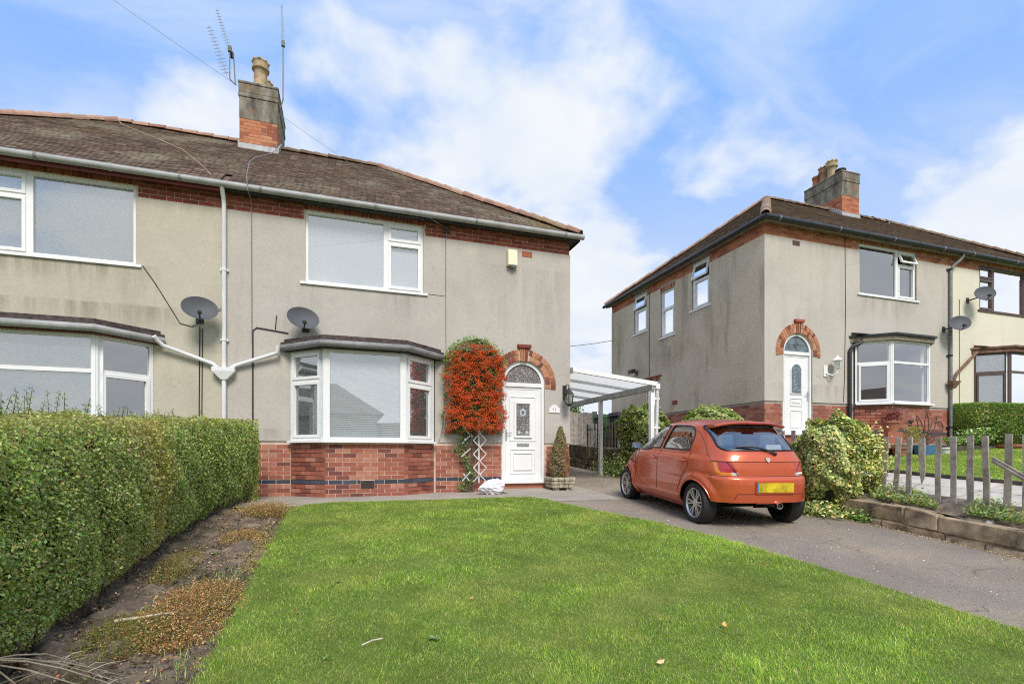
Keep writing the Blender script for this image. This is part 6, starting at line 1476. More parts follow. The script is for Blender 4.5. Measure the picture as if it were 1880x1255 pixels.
rosette('weed rosette at the lower end of the soil bed', -.98, 2.60, .06, 10, [(.15, .27, .08)], float(z_bed(-1., 2.6))+.01, group='weeds in the soil bed')
rosette('weed seedling in the middle of the soil bed', -1.2, 5.6, .06, 10, GW, float(z_bed(-1.2, 5.6))+.01, group='weeds in the soil bed')
def fallen(label, u, v, r_, col, zz=None):
    z = float(z_lawn(v))+.035 if zz is None else zz
    a = random.uniform(0, 6.28); d = Vector((math.cos(a), math.sin(a), .15)); s_ = Vector((-math.sin(a), math.cos(a), .3)); b = Vector((u, v, z))
    V = np.array([tuple(p) for p in (b-d*r_, b-d*r_*.3+s_*r_*.6, b+d*r_*.4+s_*r_*.5, b+d*r_+Vector((0, 0, .01)), b+d*r_*.4-s_*r_*.5, b-d*r_*.3-s_*r_*.55)])
    F = np.array([[0, 1, 2], [0, 2, 3], [0, 3, 4], [0, 4, 5]]); o = np_mesh('fallen_leaf', V, 3, 'leaf', None, np.array([col]*6), faces=F); tag(o, label, 'leaf', 'fallen leaves on the lawn')
for lb, px_, py_, r_, c in (('orange brown fallen leaf towards the right front of the lawn', 1330, 1144, .026, (.55, .24, .07)), ('pale brown curled leaf near the front edge of the lawn', 1213, 1212, .026, (.50, .30, .17)),
                            ('reddish fallen leaf on the left front of the lawn', 544, 1119, .022, (.30, .08, .05)), ('small brown leaf right of centre on the lawn', 866, 1095, .018, (.35, .17, .08)), ('small brown leaf on the far left of the lawn', 668, 1060, .018, (.26, .07, .05)),
                            ('tan leaf at the right edge of the lawn', 1445, 1205, .022, (.42, .22, .12)), ('small russet leaf near the driveway edge of the lawn', 1407, 1036, .018, (.30, .09, .04))):
    u, v = on_lawn(px_, py_); fallen(lb, u, v, r_, c)
sk = MB(); u0, v0 = on_lawn(664, 1182); u1, v1 = on_lawn(702, 1171); sk.tube([(u0, v0, float(z_lawn(v0))+.035), ((u0+u1)/2, (v0+v1)/2+.01, float(z_lawn(v0))+.045), (u1, v1, float(z_lawn(v1))+.04)], .0045, 6); tag(sk.build('stick', 'twig'), 'short pale stick lying on the front of the lawn', 'stick')
n = 260; uu = rng.uniform(-.4, 4.2, n); vv = rng.uniform(2, 7.8, n); kk = in_lawn(uu, vv); uu, vv = uu[kk], vv[kk]
P_ = np.stack([uu, vv, z_lawn(vv)+.03], -1); tag(leaves('clover_patch', P_, np.tile([0, 0, 1.], (len(P_), 1)), .011, [(.10, .15, .05), (.14, .17, .07)], [3, 1], aspect=.9), 'scattered tiny clover and weed leaves in the lawn', 'clover')
# ------------------------------------------------------------------ hedges
def hedge(label, faces_, n, size, cols, w, seed_n, holes=None, group=None, parent_label=None, loc=(0, 0, 0), core=None, tilt=.75):
    """faces_: list of (origin, edge a, edge b, normal, share)"""
    o = thing('hedge', label, 'hedge', loc, group); Ps, Ns = [], []
    tot = sum(f[4] for f in faces_)
    for org, ea, eb, nr_, sh in faces_:
        k = int(n*sh/tot); a, b = rng.random(k), rng.random(k)
        P = np.array(org)+a[:, None]*np.array(ea)+b[:, None]*np.array(eb); nr_ = np.array(nr_, float)
        wob = .055*np.sin(P[:, 1]*2.3+P[:, 2]*3.1)+.04*np.sin(P[:, 1]*6.1-P[:, 2]*5.2+P[:, 0]*5)+.03*np.sin(P[:, 2]*11+P[:, 1]*9)
        dep = -np.abs(rng.normal(0, .055, k))+rng.normal(0, .012, k)
        Ps.append(P+nr_*(wob+dep)[:, None]+rng.normal(0, .01, (k, 3))); Ns.append(np.tile(nr_+np.array([0, 0, .35]), (k, 1)))
    P, Nn = np.concatenate(Ps), np.concatenate(Ns)
    leaves('foliage', P, Nn, size, cols, w, o, aspect=.62, tilt=tilt)
    if core is not None:
        m = MB(); m.hexa(core); m.build('branch_core', 'bark', o)
    return o
HV0, HV1 = 1.3, 9.0
ht = lambda v: 1.61+.070*(v-3.15)
HF = lambda v: -1.62+.30*np.clip((v-6.5)/2.5, 0, 1)
def left_hedge():
    n = 110000; cols = [(.095, .128, .030), (.135, .168, .048), (.20, .225, .085), (.065, .090, .025), (.18, .12, .055), (.21, .175, .06), (.14, .115, .09)]
    o = thing('hedge', 'tall clipped privet hedge along the left side of the garden', 'hedge', (-2.3, 5, .3))
    v = HV0+(HV1-HV0)*rng.random(n)**1.35; t = rng.random(n)
    zb = z_lawn(v)-.02; zt = ht(v); z = zb+(zt-zb)*t
    bulge = .13*np.sin(np.pi*np.clip(t, 0, 1))**.7-.05*np.clip(.12-t, 0, 1)/.12-.12*np.clip((t-.88)/.12, 0, 1)**2
    wob = .022*vnoise(v, z, 2.2, 21)+.022*vnoise(v, z, 9, 22)
    u = HF(v)-.10+bulge+wob-np.abs(rng.normal(0, .075, n))
    k = rng.random(n) > np.clip(.10-t*2.5, 0, .1)
    P1 = np.stack([u, v, z], -1)[k]; N1 = np.tile([1., -.25, .35], (k.sum(), 1))
    n2 = 26000; v2 = HV0+(HV1-HV0)*rng.random(n2)**1.3; u2 = HF(v2)-.05-1.15*rng.random(n2); z2 = ht(v2)+.035*vnoise(u2, v2, 5, 23)+.025*vnoise(u2, v2, 13, 24)-np.abs(rng.normal(0, .04, n2))-.06*np.clip((u2-HF(v2)+.15)/.12, 0, 1)
    P2 = np.stack([u2, v2, z2], -1); N2 = np.tile([0, 0, 1.], (n2, 1))
    n3 = 9000; u3 = HF(np.full(n3, HV1))-1.15*rng.random(n3); z3 = .72+(ht(HV1)-.72)*rng.random(n3); P3 = np.stack([u3+.03, HV1+.08*np.sin(z3*6)-.05+rng.normal(0, .03, n3), z3], -1); N3 = np.tile([.2, 1., .2], (n3, 1))
    P, Nn = np.concatenate([P1, P2, P3]), np.concatenate([N1, N2, N3])
    sz = np.clip(.023+.0016*np.abs(P[:, 1]-3), .021, .034)
    V = leaf_geo(P, Nn, sz, aspect=.62, tilt=.6)
    c = palette(len(P), cols, [5, 6, 4, 5, 1, 1.3, 1.3], .2)
    br = np.clip(vnoise(P[:, 1], P[:, 2], 2.4, 31)*.9-.35, 0, 1)*rng.random(len(P)); top = np.clip((P[:, 2]-ht(P[:, 1])+.11)/.1, 0, 1)*.6*rng.random(len(P))
    br = np.maximum(br*.75, top)[:, None]; c = c*(1-br)+np.array([.20, .135, .075])*br*rng.uniform(.6, 1.3, (len(P), 1))
    band = np.exp(-((P[:, 1]-5.55)/.28)**2)[:, None]*.6*rng.random((len(P), 1)); c = c*(1-band)+np.array([.24, .15, .05])*band; c = c*np.array([1.14, 1.18, 1.1])
    F = np.arange(len(P)*4).reshape(-1, 4); F = np.concatenate([F[:, [0, 1, 2]], F[:, [0, 2, 3]]])
    np_mesh('foliage', V, 3, 'leaf', o, np.repeat(c, 4, 0), kind='stuff', faces=F)
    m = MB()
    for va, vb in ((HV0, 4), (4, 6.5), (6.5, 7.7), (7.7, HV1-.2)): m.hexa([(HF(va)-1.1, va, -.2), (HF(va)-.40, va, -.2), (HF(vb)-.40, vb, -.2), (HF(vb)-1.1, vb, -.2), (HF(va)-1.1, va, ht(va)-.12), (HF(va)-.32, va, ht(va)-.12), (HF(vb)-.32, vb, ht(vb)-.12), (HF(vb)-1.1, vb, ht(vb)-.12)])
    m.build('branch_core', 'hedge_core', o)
    st = MB()
    for i in range(46):
        v = 2.2+i*.15; a = Vector((float(HF(v))-.12+random.uniform(-.05, .05), v, float(z_lawn(v))-.06)); st.tube([a, a+Vector((random.uniform(-.05, .06), random.uniform(-.06, .06), .16)), a+Vector((random.uniform(-.1, .1), random.uniform(-.1, .1), .34))], [.011, .008, .005], 5)
    st.build('stem', 'bark', o, kind='stuff')
    # shoots left uncut on top
    sh = MB(); LP, LN = [], []
    for i in range(110):
        v = random.choice([random.uniform(3.3, 4.6), random.uniform(3.6, 8.2)]); u = float(HF(v))-random.uniform(.35, 1.0); h = random.uniform(.06, .23)*(1.2 if 3.6 < v < 5.2 else .8); b = Vector((u, v, float(ht(v))-.03)); tp = b+Vector((random.uniform(-.05, .05), random.uniform(-.05, .05), h)); sh.tube([b, (b+tp)/2, tp], [.003, .0025, .0015], 4)
        for k_ in range(int(h/.011)):
            f = k_*.011/h; p = b+(tp-b)*f; a = k_*1.57+random.uniform(-.3, .3); LP.append(tuple(p+Vector((math.cos(a), math.sin(a), .3))*.013)); LN.append((math.cos(a)*.4, math.sin(a)*.4, 1))
    sh.build('shoot_stem', 'bark', o, kind='stuff')
    leaves('shoot_leaves', np.array(LP), np.array(LN), .025, [(.11, .15, .05), (.16, .20, .08), (.08, .11, .035)], [3, 2, 2], o, tilt=.35, aspect=.5)
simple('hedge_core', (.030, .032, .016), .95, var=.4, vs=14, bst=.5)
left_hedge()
G2 = [(.09, .15, .025), (.13, .19, .04), (.17, .22, .06), (.06, .10, .02), (.20, .19, .06)]
def right_hedge():
    o = thing('hedge', 'clipped green hedge between the pale rendered house garden and the cream house', 'hedge', (16.6, 8, 1.6)); n = 34000
    zt = lambda v: 2.90+.02*np.sin(v*3)+.095*(v-9.6)*.9
    v = rng.uniform(5.5, 9.65, n); t = rng.random(n); z = 1.45+(zt(v)-1.45)*t
    u = 16.15-.10*np.sin(np.pi*t)+.06*vnoise(v, z, 4, 41)+np.abs(rng.normal(0, .06, n))
    n2 = 9000; v2 = rng.uniform(5.5, 9.65, n2); u2 = rng.uniform(16.15, 17.1, n2); z2 = zt(v2)-np.abs(rng.normal(0, .04, n2))
    n3 = 3000; u3 = rng.uniform(16.1, 17, n3); z3 = rng.uniform(1.5, 2.9, n3)
    P = np.concatenate([np.stack([u, v, z], -1), np.stack([u2, v2, z2], -1), np.stack([u3, 9.65+rng.normal(0, .04, n3), z3], -1)]); Nn = np.concatenate([np.tile([-1., -.2, .4], (n, 1)), np.tile([0, 0, 1.], (n2, 1)), np.tile([0, 1., .2], (n3, 1))])
    leaves('foliage', P, Nn, .042, G2, [5, 5, 3, 3, 1], o, tilt=.7)
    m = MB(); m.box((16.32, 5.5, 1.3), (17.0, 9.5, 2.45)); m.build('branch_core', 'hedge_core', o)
right_hedge()
# ------------------------------------------------------------------ ivy and shrubs
IVY = [(.31, .295, .12), (.42, .39, .19), (.23, .24, .095), (.095, .13, .042), (.055, .085, .028), (.27, .17, .065)]
def blob(name, label, cat, c, rad, n, size, cols, w, zmin, seed, core=True, tilt=.6, parts='foliage', lob=.16, aspect=.75, sq=2.4, group=None):
    o = thing(name, label, cat, (c[0], c[1], zmin), group)
    d = unit(rng.normal(0, 1, (n, 3))); d = np.sign(d)*np.abs(d)**(2/sq); d = d/np.maximum(np.abs(d).max(1, keepdims=True)*.0+np.sum(np.abs(d)**sq, 1, keepdims=True)**(1/sq), 1e-6)
    r0 = np.random.default_rng(seed); ks = r0.normal(0, 2.6, (9, 3)); ph = r0.uniform(0, 6.28, 9)
    lobe = 1+lob*sum(np.sin(d@ks[i]*1.0+ph[i]) for i in range(9))/3
    rr = lobe*(1-np.abs(rng.normal(0, .07, n)))
    rr = rr*(1+.05*np.sin(d[:, 0]*11+d[:, 2]*9)+.05*np.sin(d[:, 1]*13-d[:, 2]*15)); P = np.array(c)+d*np.array(rad)*rr[:, None]
    keep = P[:, 2] > zmin-.01; P = P[keep]; d = d[keep]
    leaves(parts, P, d/np.array(rad)+np.array([0, 0, .5]), size, cols, w, o, aspect=aspect, tilt=tilt)
    if core:
        m = MB(); k = 10
        for j in range(7): pass
        m.lathe((c[0], c[1], zmin), [(max(.02, .72*rad[0]*(1-((zmin+h-c[2])/(rad[2]*1.02))**2 if abs((zmin+h-c[2])/(rad[2]*1.02)) < 1 else 0)**.5), h) for h in np.linspace(0, max(c[2]+rad[2]*.78-zmin, .1), 9)], 12, squash=rad[1]/rad[0])
        m.build('stem_core', 'hedge_core', o)
    return o
zi = float(z_drive(5.75))
blob('ivy', 'big variegated ivy mound at the end of the stone wall beside the car', 'ivy', (7.22, 6.0, 1.30), (.47, .52, .74), 30000, .044, IVY, [4, 2.5, 4, 5, 4, .6], zi, 3, tilt=.65, lob=.20)
# trailing ends of the ivy over the drive and to the right
tp_ = rng.normal(0, 1, (1500, 3))*np.array([.12, .26, .06])+np.array([6.84, 6.0, zi+.09]); tp_[:, 2] = np.maximum(tp_[:, 2], zi+.015); tag(leaves('ivy', tp_, np.tile([-.3, -.4, 1.], (1500, 1)), .055, IVY, [3, 2, 3, 5, 4, 1], None, tilt=.5), 'ivy shoots trailing over the driveway below the ivy mound', 'ivy')
tp_ = rng.normal(0, 1, (500, 3))*np.array([.10, .12, .20])+np.array([7.40, 5.45, 1.45]); tag(leaves('ivy', tp_, np.tile([-.3, -.4, 1.], (500, 1)), .05, IVY, [5, 5, 3, 1, 1, .3], None, tilt=.7), 'loose pale ivy sprays spilling over the first pickets', 'ivy')
blob('ivy', 'ivy climbing the boundary between the carport post and the car', 'ivy', (7.15, 11.05, 1.80), (.36, .82, .82), 9000, .085, [(.11, .14, .04), (.17, .18, .06), (.06, .09, .025), (.25, .23, .09)], [4, 3, 4, 1.5], .8, 8, lob=.22)
tp_ = rng.normal(0, 1, (900, 3))*np.array([.16, .55, .20])+np.array([6.85, 11.9, 1.05]); tag(leaves('ivy', tp_, np.tile([-.5, -.4, .7], (900, 1)), .075, [(.16, .2, .06), (.25, .26, .09), (.09, .13, .04)], [3, 2, 3], None), 'lower ivy shoots hanging down the dark stone wall', 'ivy')
blob('shrub', 'rounded variegated shrub seen over the roof of the car', 'shrub', (7.62, 9.15, 1.95), (.55, .62, .55), 7000, .062, [(.24, .235, .09), (.19, .21, .07), (.10, .14, .04), (.06, .095, .03)], [4, 4, 4, 2], 1.0, 5, lob=.12)
# pyracantha on the wall
def pyracantha():
    o = thing('shrub', 'wall trained firethorn covered in orange red berries beside the front door', 'shrub', (2.44, 9.7, 1.85))
    n = 9000
    def body(n, z0, z1, depth, shrink=0.):
        z = rng.uniform(z0, z1, n); t = (z-1.86)/(3.66-1.86)
        hw = .62*np.where(t > .72, np.sqrt(np.clip(1-((t-.72)/.30)**2, 0, 1)), 1)*(1+.05*np.sin(z*9)+.05*np.sin(z*17+1))-.02
        u = 2.44+rng.uniform(-1, 1, n)*(hw-shrink)
        e = np.clip(1-((u-2.44)/np.maximum(hw, .05))**4, 0, 1); ed = np.clip(t/.06, .35, 1)
        v = 9.83-depth*(.35+.65*e)*ed*(1+.12*np.sin(u*14+z*11)+.10*np.sin(u*27-z*23))
        return u, v, z, e
    u, v, z, e = body(n, 1.86, 3.70, .34); P = np.stack([u+rng.normal(0, .03, n), v+np.abs(rng.normal(0, .05, n)), z], -1)
    leaves('foliage', P, np.tile([0, -1., .5], (n, 1)), .036, [(.045, .07, .016), (.075, .10, .025), (.12, .13, .04), (.13, .075, .03)], [4, 4, 2, 1], o, aspect=.45, tilt=.9)
    # a leafy top without berries
    n2 = 1100; a = rng.uniform(0, math.pi, n2); rr = rng.uniform(.75, 1.06, n2); P = np.stack([2.44+.60*np.cos(a)*rr, 9.80-.26*rng.random(n2), 3.24+.50*np.sin(a)*rr], -1); leaves('top_foliage', P, np.tile([0, -.8, .8], (n2, 1)), .042, [(.10, .145, .04), (.15, .19, .06), (.07, .11, .03)], [3, 2, 2], o, aspect=.45, tilt=.8)
    nc = 980; u, v, z, e = body(nc, 1.88, 3.58, .37); k = rng.random(nc) < np.where(z > 3.36, .55, 1); u, v, z = u[k], v[k], z[k]; nc = len(u)
    per = 13; C = np.repeat(np.stack([u, v-.02, z], -1), per, 0)+rng.normal(0, 1, (nc*per, 3))*np.array([.036, .020, .014]); C = C[(vnoise(C[:, 0]*1.0, C[:, 2], 9, 55) > -1.15)]
    oc = np.array([(1, 0, 0), (-1, 0, 0), (0, 1, 0), (0, -1, 0), (0, 0, 1), (0, 0, -1)], float)
    rad = rng.uniform(.0075, .0115, len(C)); V = C[:, None]+oc[None]*rad[:, None, None]
    fi = np.array([(0, 2, 4), (2, 1, 4), (1, 3, 4), (3, 0, 4), (2, 0, 5), (1, 2, 5), (3, 1, 5), (0, 3, 5)]); F = (np.arange(len(C))[:, None, None]*6+fi[None]).reshape(-1, 3)
    np_mesh('berries', V.reshape(-1, 3), 3, 'berry', o, np.repeat(palette(len(C), [(.68, .085, .014), (.78, .15, .02), (.46, .042, .012)], [5, 3, 2], .14), 6, 0), kind='stuff', faces=F, smooth=True)
    m = MB()
    for i in range(5): x = 2.25+i*.04; m.tube([(x, 9.76, .72), (x+random.uniform(-.05, .05), 9.74, 1.2), (2.3+i*.07, 9.74, 1.95), (2.15+i*.15, 9.72, 2.6)], [.016, .013, .012, .006], 6)
    m.build('stem', 'bark', o)
    n3 = 900; zz = rng.uniform(.76, 1.9, n3); P = np.stack([2.26+.10*np.sin(zz*7)+rng.normal(0, .075, n3)*(.5+.6*np.abs(np.sin(zz*5))), 9.74+rng.normal(0, .03, n3), zz], -1); leaves('lower_foliage', P, np.tile([-.2, -1., .4], (n3, 1)), .042, [(.06, .09, .03), (.09, .13, .045), (.13, .16, .07)], [3, 3, 1], o, aspect=.45)
    m = MB(); m.hexa([(1.98, 9.72, 1.95), (2.9, 9.72, 1.95), (2.9, 9.832, 1.95), (1.98, 9.832, 1.95), (2.05, 9.74, 3.5), (2.83, 9.74, 3.5), (2.83, 9.832, 3.5), (2.05, 9.832, 3.5)]); m.build('branch_core', 'hedge_core', o)
pyracantha()
def conifer():
    o = thing('conifer', 'browning cone shaped conifer growing in the stone planter', 'conifer', (4.16, 9.5, 1.0)); n = 6500
    t = rng.random(n)**.8; h = 1.03; z = 1.0+h*t; r_ = .195*np.where(t < .15, .72+t*1.9, 1)*(1-np.clip((t-.25)/.78, 0, 1)**1.5)+.012
    a = rng.uniform(0, 6.28, n); rr = r_*(1+.10*np.sin(a*5+z*13)+.08*np.sin(z*29+a*3))*(1-np.abs(rng.normal(0, .16, n)))
    P = np.stack([4.16+rr*np.cos(a)+.03*t, 9.5+rr*np.sin(a), z], -1); Nn = np.stack([np.cos(a), np.sin(a), .6+0*a], -1)
    c = palette(n, [(.155, .13, .062), (.20, .165, .09), (.11, .112, .05), (.25, .20, .12)], [4, 3, 3, 2], .2); br = (np.clip((np.cos(a+.6)+.2), 0, 1)*np.clip(1.1-t*1.2, 0, 1))[:, None]*.7; c = c*(1-br)+np.array([.21, .10, .05])*br
    V = leaf_geo(P, Nn, np.full(n, .036), aspect=.3, tilt=.6); F = np.arange(n*4).reshape(-1, 4); F = np.concatenate([F[:, [0, 1, 2]], F[:, [0, 2, 3]]]); np_mesh('foliage', V, 3, 'dry_plant', o, np.repeat(c, 4, 0), kind='stuff', faces=F)
    m = MB(); m.lathe((4.16, 9.5, .99), [(.05, 0), (.14, .12), (.13, .35), (.06, .8), (.005, .95)], 12); m.build('trunk', 'bark', o)
conifer()
# ------------------------------------------------------------------ soil bed: heather, debris, twigs
def heather(label, u, v, ru, rv, h, n, cols, w):
    o = thing('heather', label, 'heather', (u, v, float(z_bed(u, v))), 'heather clumps in the soil bed')
    a = rng.uniform(0, 6.28, n); r_ = np.sqrt(rng.random(n)); bu, bv = u+ru*r_*np.cos(a), v+rv*r_*np.sin(a); zz = z_bed(bu, bv)-.01
    hh = h*(1-.55*r_**2)*rng.uniform(.5, 1.15, n); lean = np.stack([np.cos(a)*r_*.55+rng.normal(0, .22, n), np.sin(a)*r_*.55+rng.normal(0, .22, n)], -1)
    B = np.stack([bu, bv, zz], -1); Tp = B+np.concatenate([lean*hh[:, None], hh[:, None]], 1); s_ = np.stack([np.cos(a+1.5), np.sin(a+1.5), 0*a], -1)*.0022
    V = np.stack([B-s_, B+s_, Tp], 1).reshape(-1, 3); np_mesh('stems', V, 3, 'dry_plant', o, np.repeat(palette(n, [(.14, .07, .03), (.10, .085, .03), (.19, .10, .04)], [2, 2, 1]), 3, 0), kind='stuff')
    f = rng.uniform(.25, 1.05, (n*7, 1)); i = np.repeat(np.arange(n), 7); P = B[i]+(Tp-B)[i]*f+rng.normal(0, .006, (n*7, 3)); leaves('foliage', P, np.tile([0, -.2, 1.], (n*7, 1)), .0135, cols, w, o, mat='dry_plant', aspect=.4, tilt=.9)
HC = [(.30, .17, .075), (.42, .30, .17), (.16, .14, .045), (.24, .11, .035), (.10, .115, .035)]
heather('wide rusty brown heather clump in the front half of the soil bed', -.98, 4.05, .30, .62, .15, 1500, HC, [4, 3, 3, 3, 2])
heather('green and brown heather clump close to the hedge', -1.30, 3.75, .20, .35, .13, 600, [(.12, .13, .035), (.20, .15, .05), (.09, .11, .03)], [3, 2, 3])
heather('brown heather clump at the far end of the soil bed beside the path', -1.0, 7.55, .38, .33, .20, 1100, HC, [3, 4, 3, 1, 3])
heather('straggly green and rust heather under the hedge halfway along', -1.42, 5.2, .16, .5, .10, 500, [(.13, .14, .04), (.22, .16, .06), (.09, .11, .03)], [3, 3, 2])
heather('small rusty heather clump between the larger ones', -1.05, 6.2, .22, .30, .09, 420, HC, [4, 3, 2, 3, 2])
heather('low tan heather patch along the lawn edge of the soil bed', -.80, 5.6, .10, .75, .07, 500, [(.26, .2, .09), (.17, .15, .06), (.35, .27, .15)], [3, 3, 1])
n = 9500; uu = rng.uniform(-1.75, -.72, n); vv = 1.6+6.4*rng.random(n)**1.3; P_ = np.stack([uu, vv, z_bed(uu, vv)+.018+rng.normal(0, .006, n)], -1)
tag(leaves('leaf_litter', P_, np.tile([0, 0, 1.], (n, 1)), np.full(n, .024)*rng.uniform(.4, 1.4, n), [(.20, .13, .075), (.11, .075, .05), (.34, .24, .14), (.055, .05, .045), (.25, .10, .05), (.09, .11, .035)], [4, 5, 2, 5, 1, 2], None, mat='dry_plant', tilt=.5), 'dead leaves and bark chips littering the soil bed', 'litter')
cl = MB()
for i in range(420):
    u, v = random.uniform(-1.7, -.75), 1.8+6.1*random.random()**1.3; s_ = random.uniform(.006, .022); z = float(z_bed(u, v))+s_*.3
    cl.lathe((u, v, z-s_*.6), [(s_*.7, 0), (s_, s_*.6), (s_*.5, s_*1.2)], 5, ax=(random.uniform(-.4, .4), random.uniform(-.4, .4), 1), r=random.random())
tag(cl.build('soil_clods', 'soil', kind='stuff'), 'dark clods of earth in the soil bed', 'soil')
gm = np.array([(-.80, 3.0), (-.85, 3.3), (-.76, 2.7), (-.9, 4.9), (-.8, 6.4)]); k = rng.integers(0, 5, 700); uu = gm[k, 0]+rng.normal(0, .07, 700); vv = gm[k, 1]+rng.normal(0, .14, 700); B = np.stack([uu, vv, z_bed(uu, vv)], -1); a = rng.uniform(0, 6.28, 700); h = rng.uniform(.02, .07, 700); Tp = B+np.stack([np.cos(a)*h*.7, np.sin(a)*h*.7, h], -1); s_ = np.stack([-np.sin(a), np.cos(a), 0*a], -1)*.0025
tag(np_mesh('grass_tufts', np.stack([B-s_, B+s_, Tp], 1).reshape(-1, 3), 3, 'grass_blade', None, np.repeat(palette(700, [(.12, .17, .06), (.2, .22, .1), (.3, .27, .14)], [3, 2, 1]), 3, 0), kind='stuff'), 'wispy grass growing at the edge of the soil bed', 'grass')
tw = thing('twig_pile', 'bundle of pale dead twigs lying against the foot of the hedge', 'twigs', (-1.66, 3.0, .25))
hub = Vector((-1.62, 3.12, float(z_bed(-1.6, 3.1))+.20)); tz = lambda u, v: float(z_bed(u, v))+.01
for (du, dv, k) in ((.62, -.10, 0), (.50, .10, 0), (.72, -.25, 1), (.40, -.30, 1), (.25, -.42, 2), (.10, -.45, 2), (-.10, -.42, 2), (-.22, -.40, 2), (.30, .25, 0), (.02, -.30, 2), (.16, -.28, 2), (.55, .0, 0)):
    e = Vector((hub.x+du, hub.y+dv, tz(hub.x+du, hub.y+dv))); a = hub+Vector((random.uniform(-.06, .04), random.uniform(-.05, .05), random.uniform(-.05, .03)))
    md = (a+e)/2+Vector((random.uniform(-.03, .03), random.uniform(-.03, .03), .05 if k == 0 else .03)); m = MB(); m.tube([a, (a+md)/2+Vector((0, 0, .012)), md, (md+e)/2+Vector((0, 0, .004)), e], [.0046, .0042, .0036, .003, .002], 6, r=random.random())
    for q_ in (.45, .7):
        bp = a+(e-a)*q_+Vector((0, 0, .03)); bq = bp+Vector((random.uniform(-.05, .16), random.uniform(-.14, .14), random.uniform(-.02, .03))); m.tube([bp, (bp+bq)/2+Vector((0, 0, .012)), bq], [.0022, .002, .0012], 5); m.build('twig', 'twig', tw, smooth=True)
st = MB(); st.tube([(-1.42, 3.95, tz(-1.4, 3.95)+.03), (-1.25, 3.93, tz(-1.25, 3.93)+.05), (-1.08, 3.98, tz(-1.1, 4)+.045)], [.012, .010, .006], 6); tag(st.build('stick', 'twig'), 'pale stick lying between the hedge and the heather', 'stick')
def stone(label, u, v, z, r_, mat='stone_sand', nm='stone'):
    m = MB(); pr = [(0.01, -.5), (.75, -.42), (1.0, -.05), (.8, .35), (.35, .55), (0.01, .58)]; m.lathe((u, v, z), [(a*r_, b*r_) for a, b in pr], 8, ax=(random.uniform(-.3, .3), random.uniform(-.3, .3), 1), squash=.75)
    m.v = [(x+random.uniform(-1, 1)*r_*.10, y+random.uniform(-1, 1)*r_*.10, q+random.uniform(-1, 1)*r_*.08) for x, y, q in m.v]; tag(m.build(nm, mat, bevel=.006), label, 'stone')
stone('rounded grey stone half under the hedge', -1.50, 3.62, tz(-1.5, 3.6)+.02, .06, 'stone_dark')
stone('flat brown stone beside the twigs', -1.52, 3.05, tz(-1.5, 3.05)+.02, .12, 'stone_sand')
stone('dark round stone beside the lawn edge in the soil bed', -.86, 3.02, tz(-.86, 3.02)+.03, .045, 'stone_dark')
for lb, px_, py_, r_ in (('pale stone on top of the low wall below the pickets', 1817, 960, .065), ('small pale stone right of the larger one on the low wall', 1836, 966, .04), ('pale stone near the right edge on the low wall', 1865, 972, .05), ('small stone at the left of the row on the low wall', 1803, 962, .035)):
    p = on_plane(px_, py_, 7.30); stone(lb, p[0], p[1], p[2], r_, 'pebble')
# low plants along the boundary bed, on top of the wall
n = 7000; vv = 1.8+4.2*rng.random(n); uu = 7.28+.42*rng.random(n)**1.4; den = vnoise(uu, vv, 5, 71); k = den > -.15; uu, vv = uu[k], vv[k]
P_ = np.stack([uu, vv, z_drive(vv)+.345+.12*ss(uu, 7.25, 7.7)+np.abs(rng.normal(0, .045, len(uu)))], -1)
tag(leaves('ground_cover', P_, np.tile([-.3, -.3, 1.], (len(P_), 1)), .038, [(.09, .14, .03), (.16, .20, .08), (.20, .20, .05), (.24, .27, .17), (.07, .10, .03), (.26, .17, .07)], [4, 3, 2, 2, 3, 1], None, tilt=.6), 'low leafy plants growing along the top of the stone wall', 'plants')
n = 2600; vv = 1+13*rng.random(n)**1.5; uu = np.array([lawn_right(min(x, 8.1)) for x in vv])+.05+rng.random(n)*(7.0-np.array([lawn_right(min(x, 8.1)) for x in vv])); P_ = np.stack([uu, vv, z_drive(vv)+.006], -1)
tag(leaves('grit', P_, np.tile([0, 0, 1.], (n, 1)), np.full(n, .012)*rng.uniform(.5, 1.5, n), [(.42, .38, .33), (.30, .27, .23), (.12, .11, .10), (.20, .13, .07)], [4, 4, 3, 1], None, mat='dry_plant', tilt=.3, aspect=.8), 'loose grit and tiny stones scattered over the driveway', 'grit')
n = 1500; uu = 7.02+rng.normal(0, .03, n); vv = rng.uniform(1.5, 5.6, n); P_ = np.stack([uu, vv, z_drive(vv)+.008], -1)
tag(leaves('debris', P_, np.tile([0, 0, 1.], (n, 1)), np.full(n, .02), [(.36, .28, .18), (.2, .15, .1), (.12, .10, .07), (.45, .4, .32)], [3, 3, 2, 1], None, mat='dry_plant', tilt=.4), 'crumbled stone and dead leaves along the foot of the stone wall', 'litter')
tag(leaves('weed', np.stack([7.03+rng.normal(0, .03, 240), 5.35+rng.normal(0, .10, 240), float(z_drive(5.35))+np.abs(rng.normal(0, .07, 240))], -1), np.tile([-.6, -.3, .8], (240, 1)), .04, [(.09, .16, .03), (.14, .20, .05)], [1, 1], None), 'green weed growing at the foot of the stone wall', 'weed')
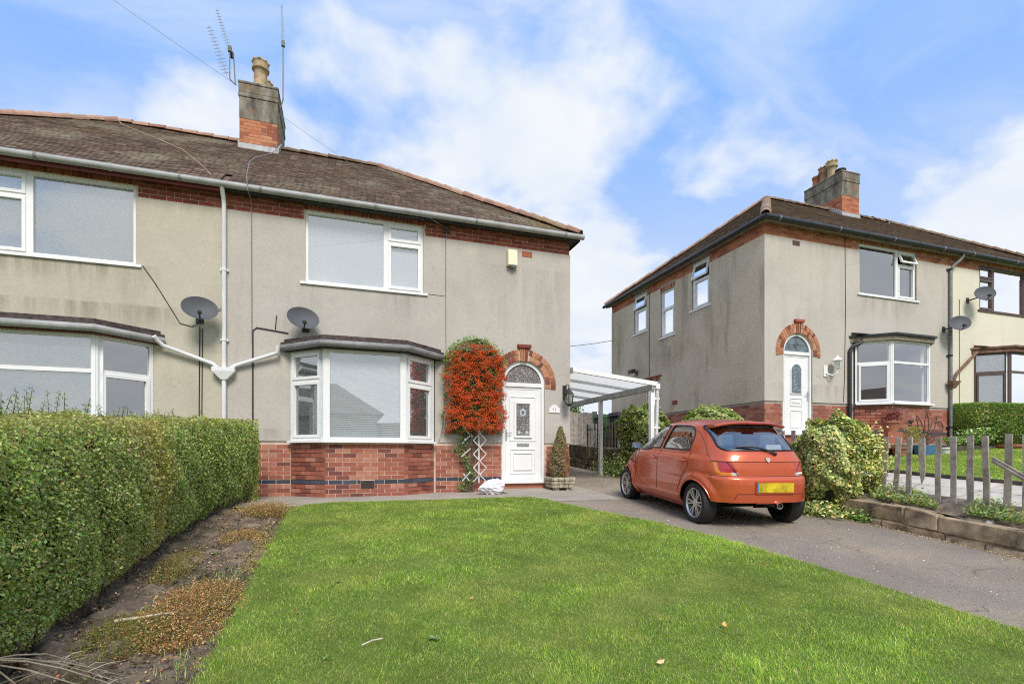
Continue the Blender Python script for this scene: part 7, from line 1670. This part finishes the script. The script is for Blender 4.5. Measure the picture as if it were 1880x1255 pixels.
# plants in the neighbour's flower bed
def plant(label, u, v, z, h, r_, n, size, cols, w, stems=4, name='garden_plant'):
    o = thing(name, label, 'plant', (u, v, z)); m = MB()
    for i in range(stems): m.tube([(u, v, z-.03), (u+random.uniform(-r_, r_)*.5, v+random.uniform(-r_, r_)*.5, z+h*.5), (u+random.uniform(-r_, r_), v+random.uniform(-r_, r_), z+h*.95)], [.006, .005, .003], 5)
    m.build('stem', 'bark', o)
    P = np.stack([u+rng.normal(0, r_*.5, n), v+rng.normal(0, r_*.5, n), z+h*rng.uniform(.25, 1.05, n)], -1); leaves('foliage', P, np.tile([0, -.4, 1.], (n, 1)), size, cols, w, o, tilt=.8)
plant('red leaved plant in the terracotta pot by the brick bay', 12.30, 8.62, 2.24, .20, .20, 260, .05, [(.11, .018, .018), (.08, .02, .022), (.16, .03, .025)], [3, 2, 1])
plant('purple leaved plant beside the red one in the same pot', 12.55, 8.64, 2.24, .34, .16, 220, .05, [(.10, .035, .05), (.15, .05, .06), (.07, .05, .04)], [3, 2, 2])
plant('small golden green conifer in the flower bed', 13.05, 8.6, 1.66, .45, .20, 500, .04, [(.16, .17, .04), (.10, .13, .03), (.22, .20, .06)], [3, 3, 1], 2)
plant('leafy plant with white flowers below the neighbour hedge', 15.35, 8.55, 1.66, .45, .34, 420, .075, [(.13, .20, .06), (.08, .13, .04), (.60, .60, .55)], [5, 4, .4])
plant('tall thin stem with few leaves before the neighbour hedge', 15.75, 8.6, 1.66, 1.05, .14, 60, .06, [(.20, .19, .08), (.3, .24, .10)], [2, 1], 3)
plant('low green plant at the left of the flower bed', 14.35, 8.55, 1.66, .22, .25, 260, .06, [(.09, .15, .04), (.14, .20, .06)], [2, 1])
# trees far behind the carport and in the street behind the camera
def tree(label, u, v, z, h, r_, n, size, cols, w, seed):
    o = thing('tree', label, 'tree', (u, v, z)); m = MB(); m.tube([(u, v, z-.2), (u+.1, v, z+h*.4), (u, v+.1, z+h*.8)], [.16, .12, .04], 8)
    for i in range(7):
        a = i*.9; b = Vector((u, v, z+h*(.35+.06*i))); m.tube([b, b+Vector((math.cos(a)*r_*.5, math.sin(a)*r_*.5, h*.12)), b+Vector((math.cos(a)*r_*.85, math.sin(a)*r_*.85, h*.2))], [.06, .04, .012], 6)
    m.build('trunk', 'bark', o)
    d = unit(rng.normal(0, 1, (n, 3))); r0 = np.random.default_rng(seed); ks = r0.normal(0, 3.2, (9, 3)); ph = r0.uniform(0, 6.28, 9); lobe = 1+.2*sum(np.sin(d@ks[i]+ph[i]) for i in range(9))/3
    P = np.array([u, v, z+h*.66])+d*np.array([r_, r_, h*.36])*(lobe*rng.uniform(.45, 1, n)**.5)[:, None]; leaves('crown', P, d+np.array([0, 0, .5]), size, cols, w, o, tilt=.9)
TG = [(.06, .095, .02), (.09, .13, .03), (.13, .17, .045)]
tree('green tree showing under the carport roof behind the grey fence', 9.5, 22.5, 1.2, 4.2, 1.9, 5000, .13, TG, [3, 3, 1], 2)
tree('bushy green tree beside the first one behind the grey fence', 7.2, 23.5, 1.2, 3.6, 1.7, 4000, .13, TG, [3, 3, 1], 3)
tree('broad tree across the street at the left', -9.5, -13.5, -.4, 6.0, 2.6, 5000, .17, TG, [3, 3, 1], 6)
tree('round tree across the street opposite the driveway', 9.5, -14.5, -.4, 5.0, 2.4, 5000, .17, TG, [3, 3, 1], 7)
tree('dark tree further along the street at the right', 19, -15, -.4, 6.5, 2.9, 5000, .18, TG, [3, 3, 1], 9)
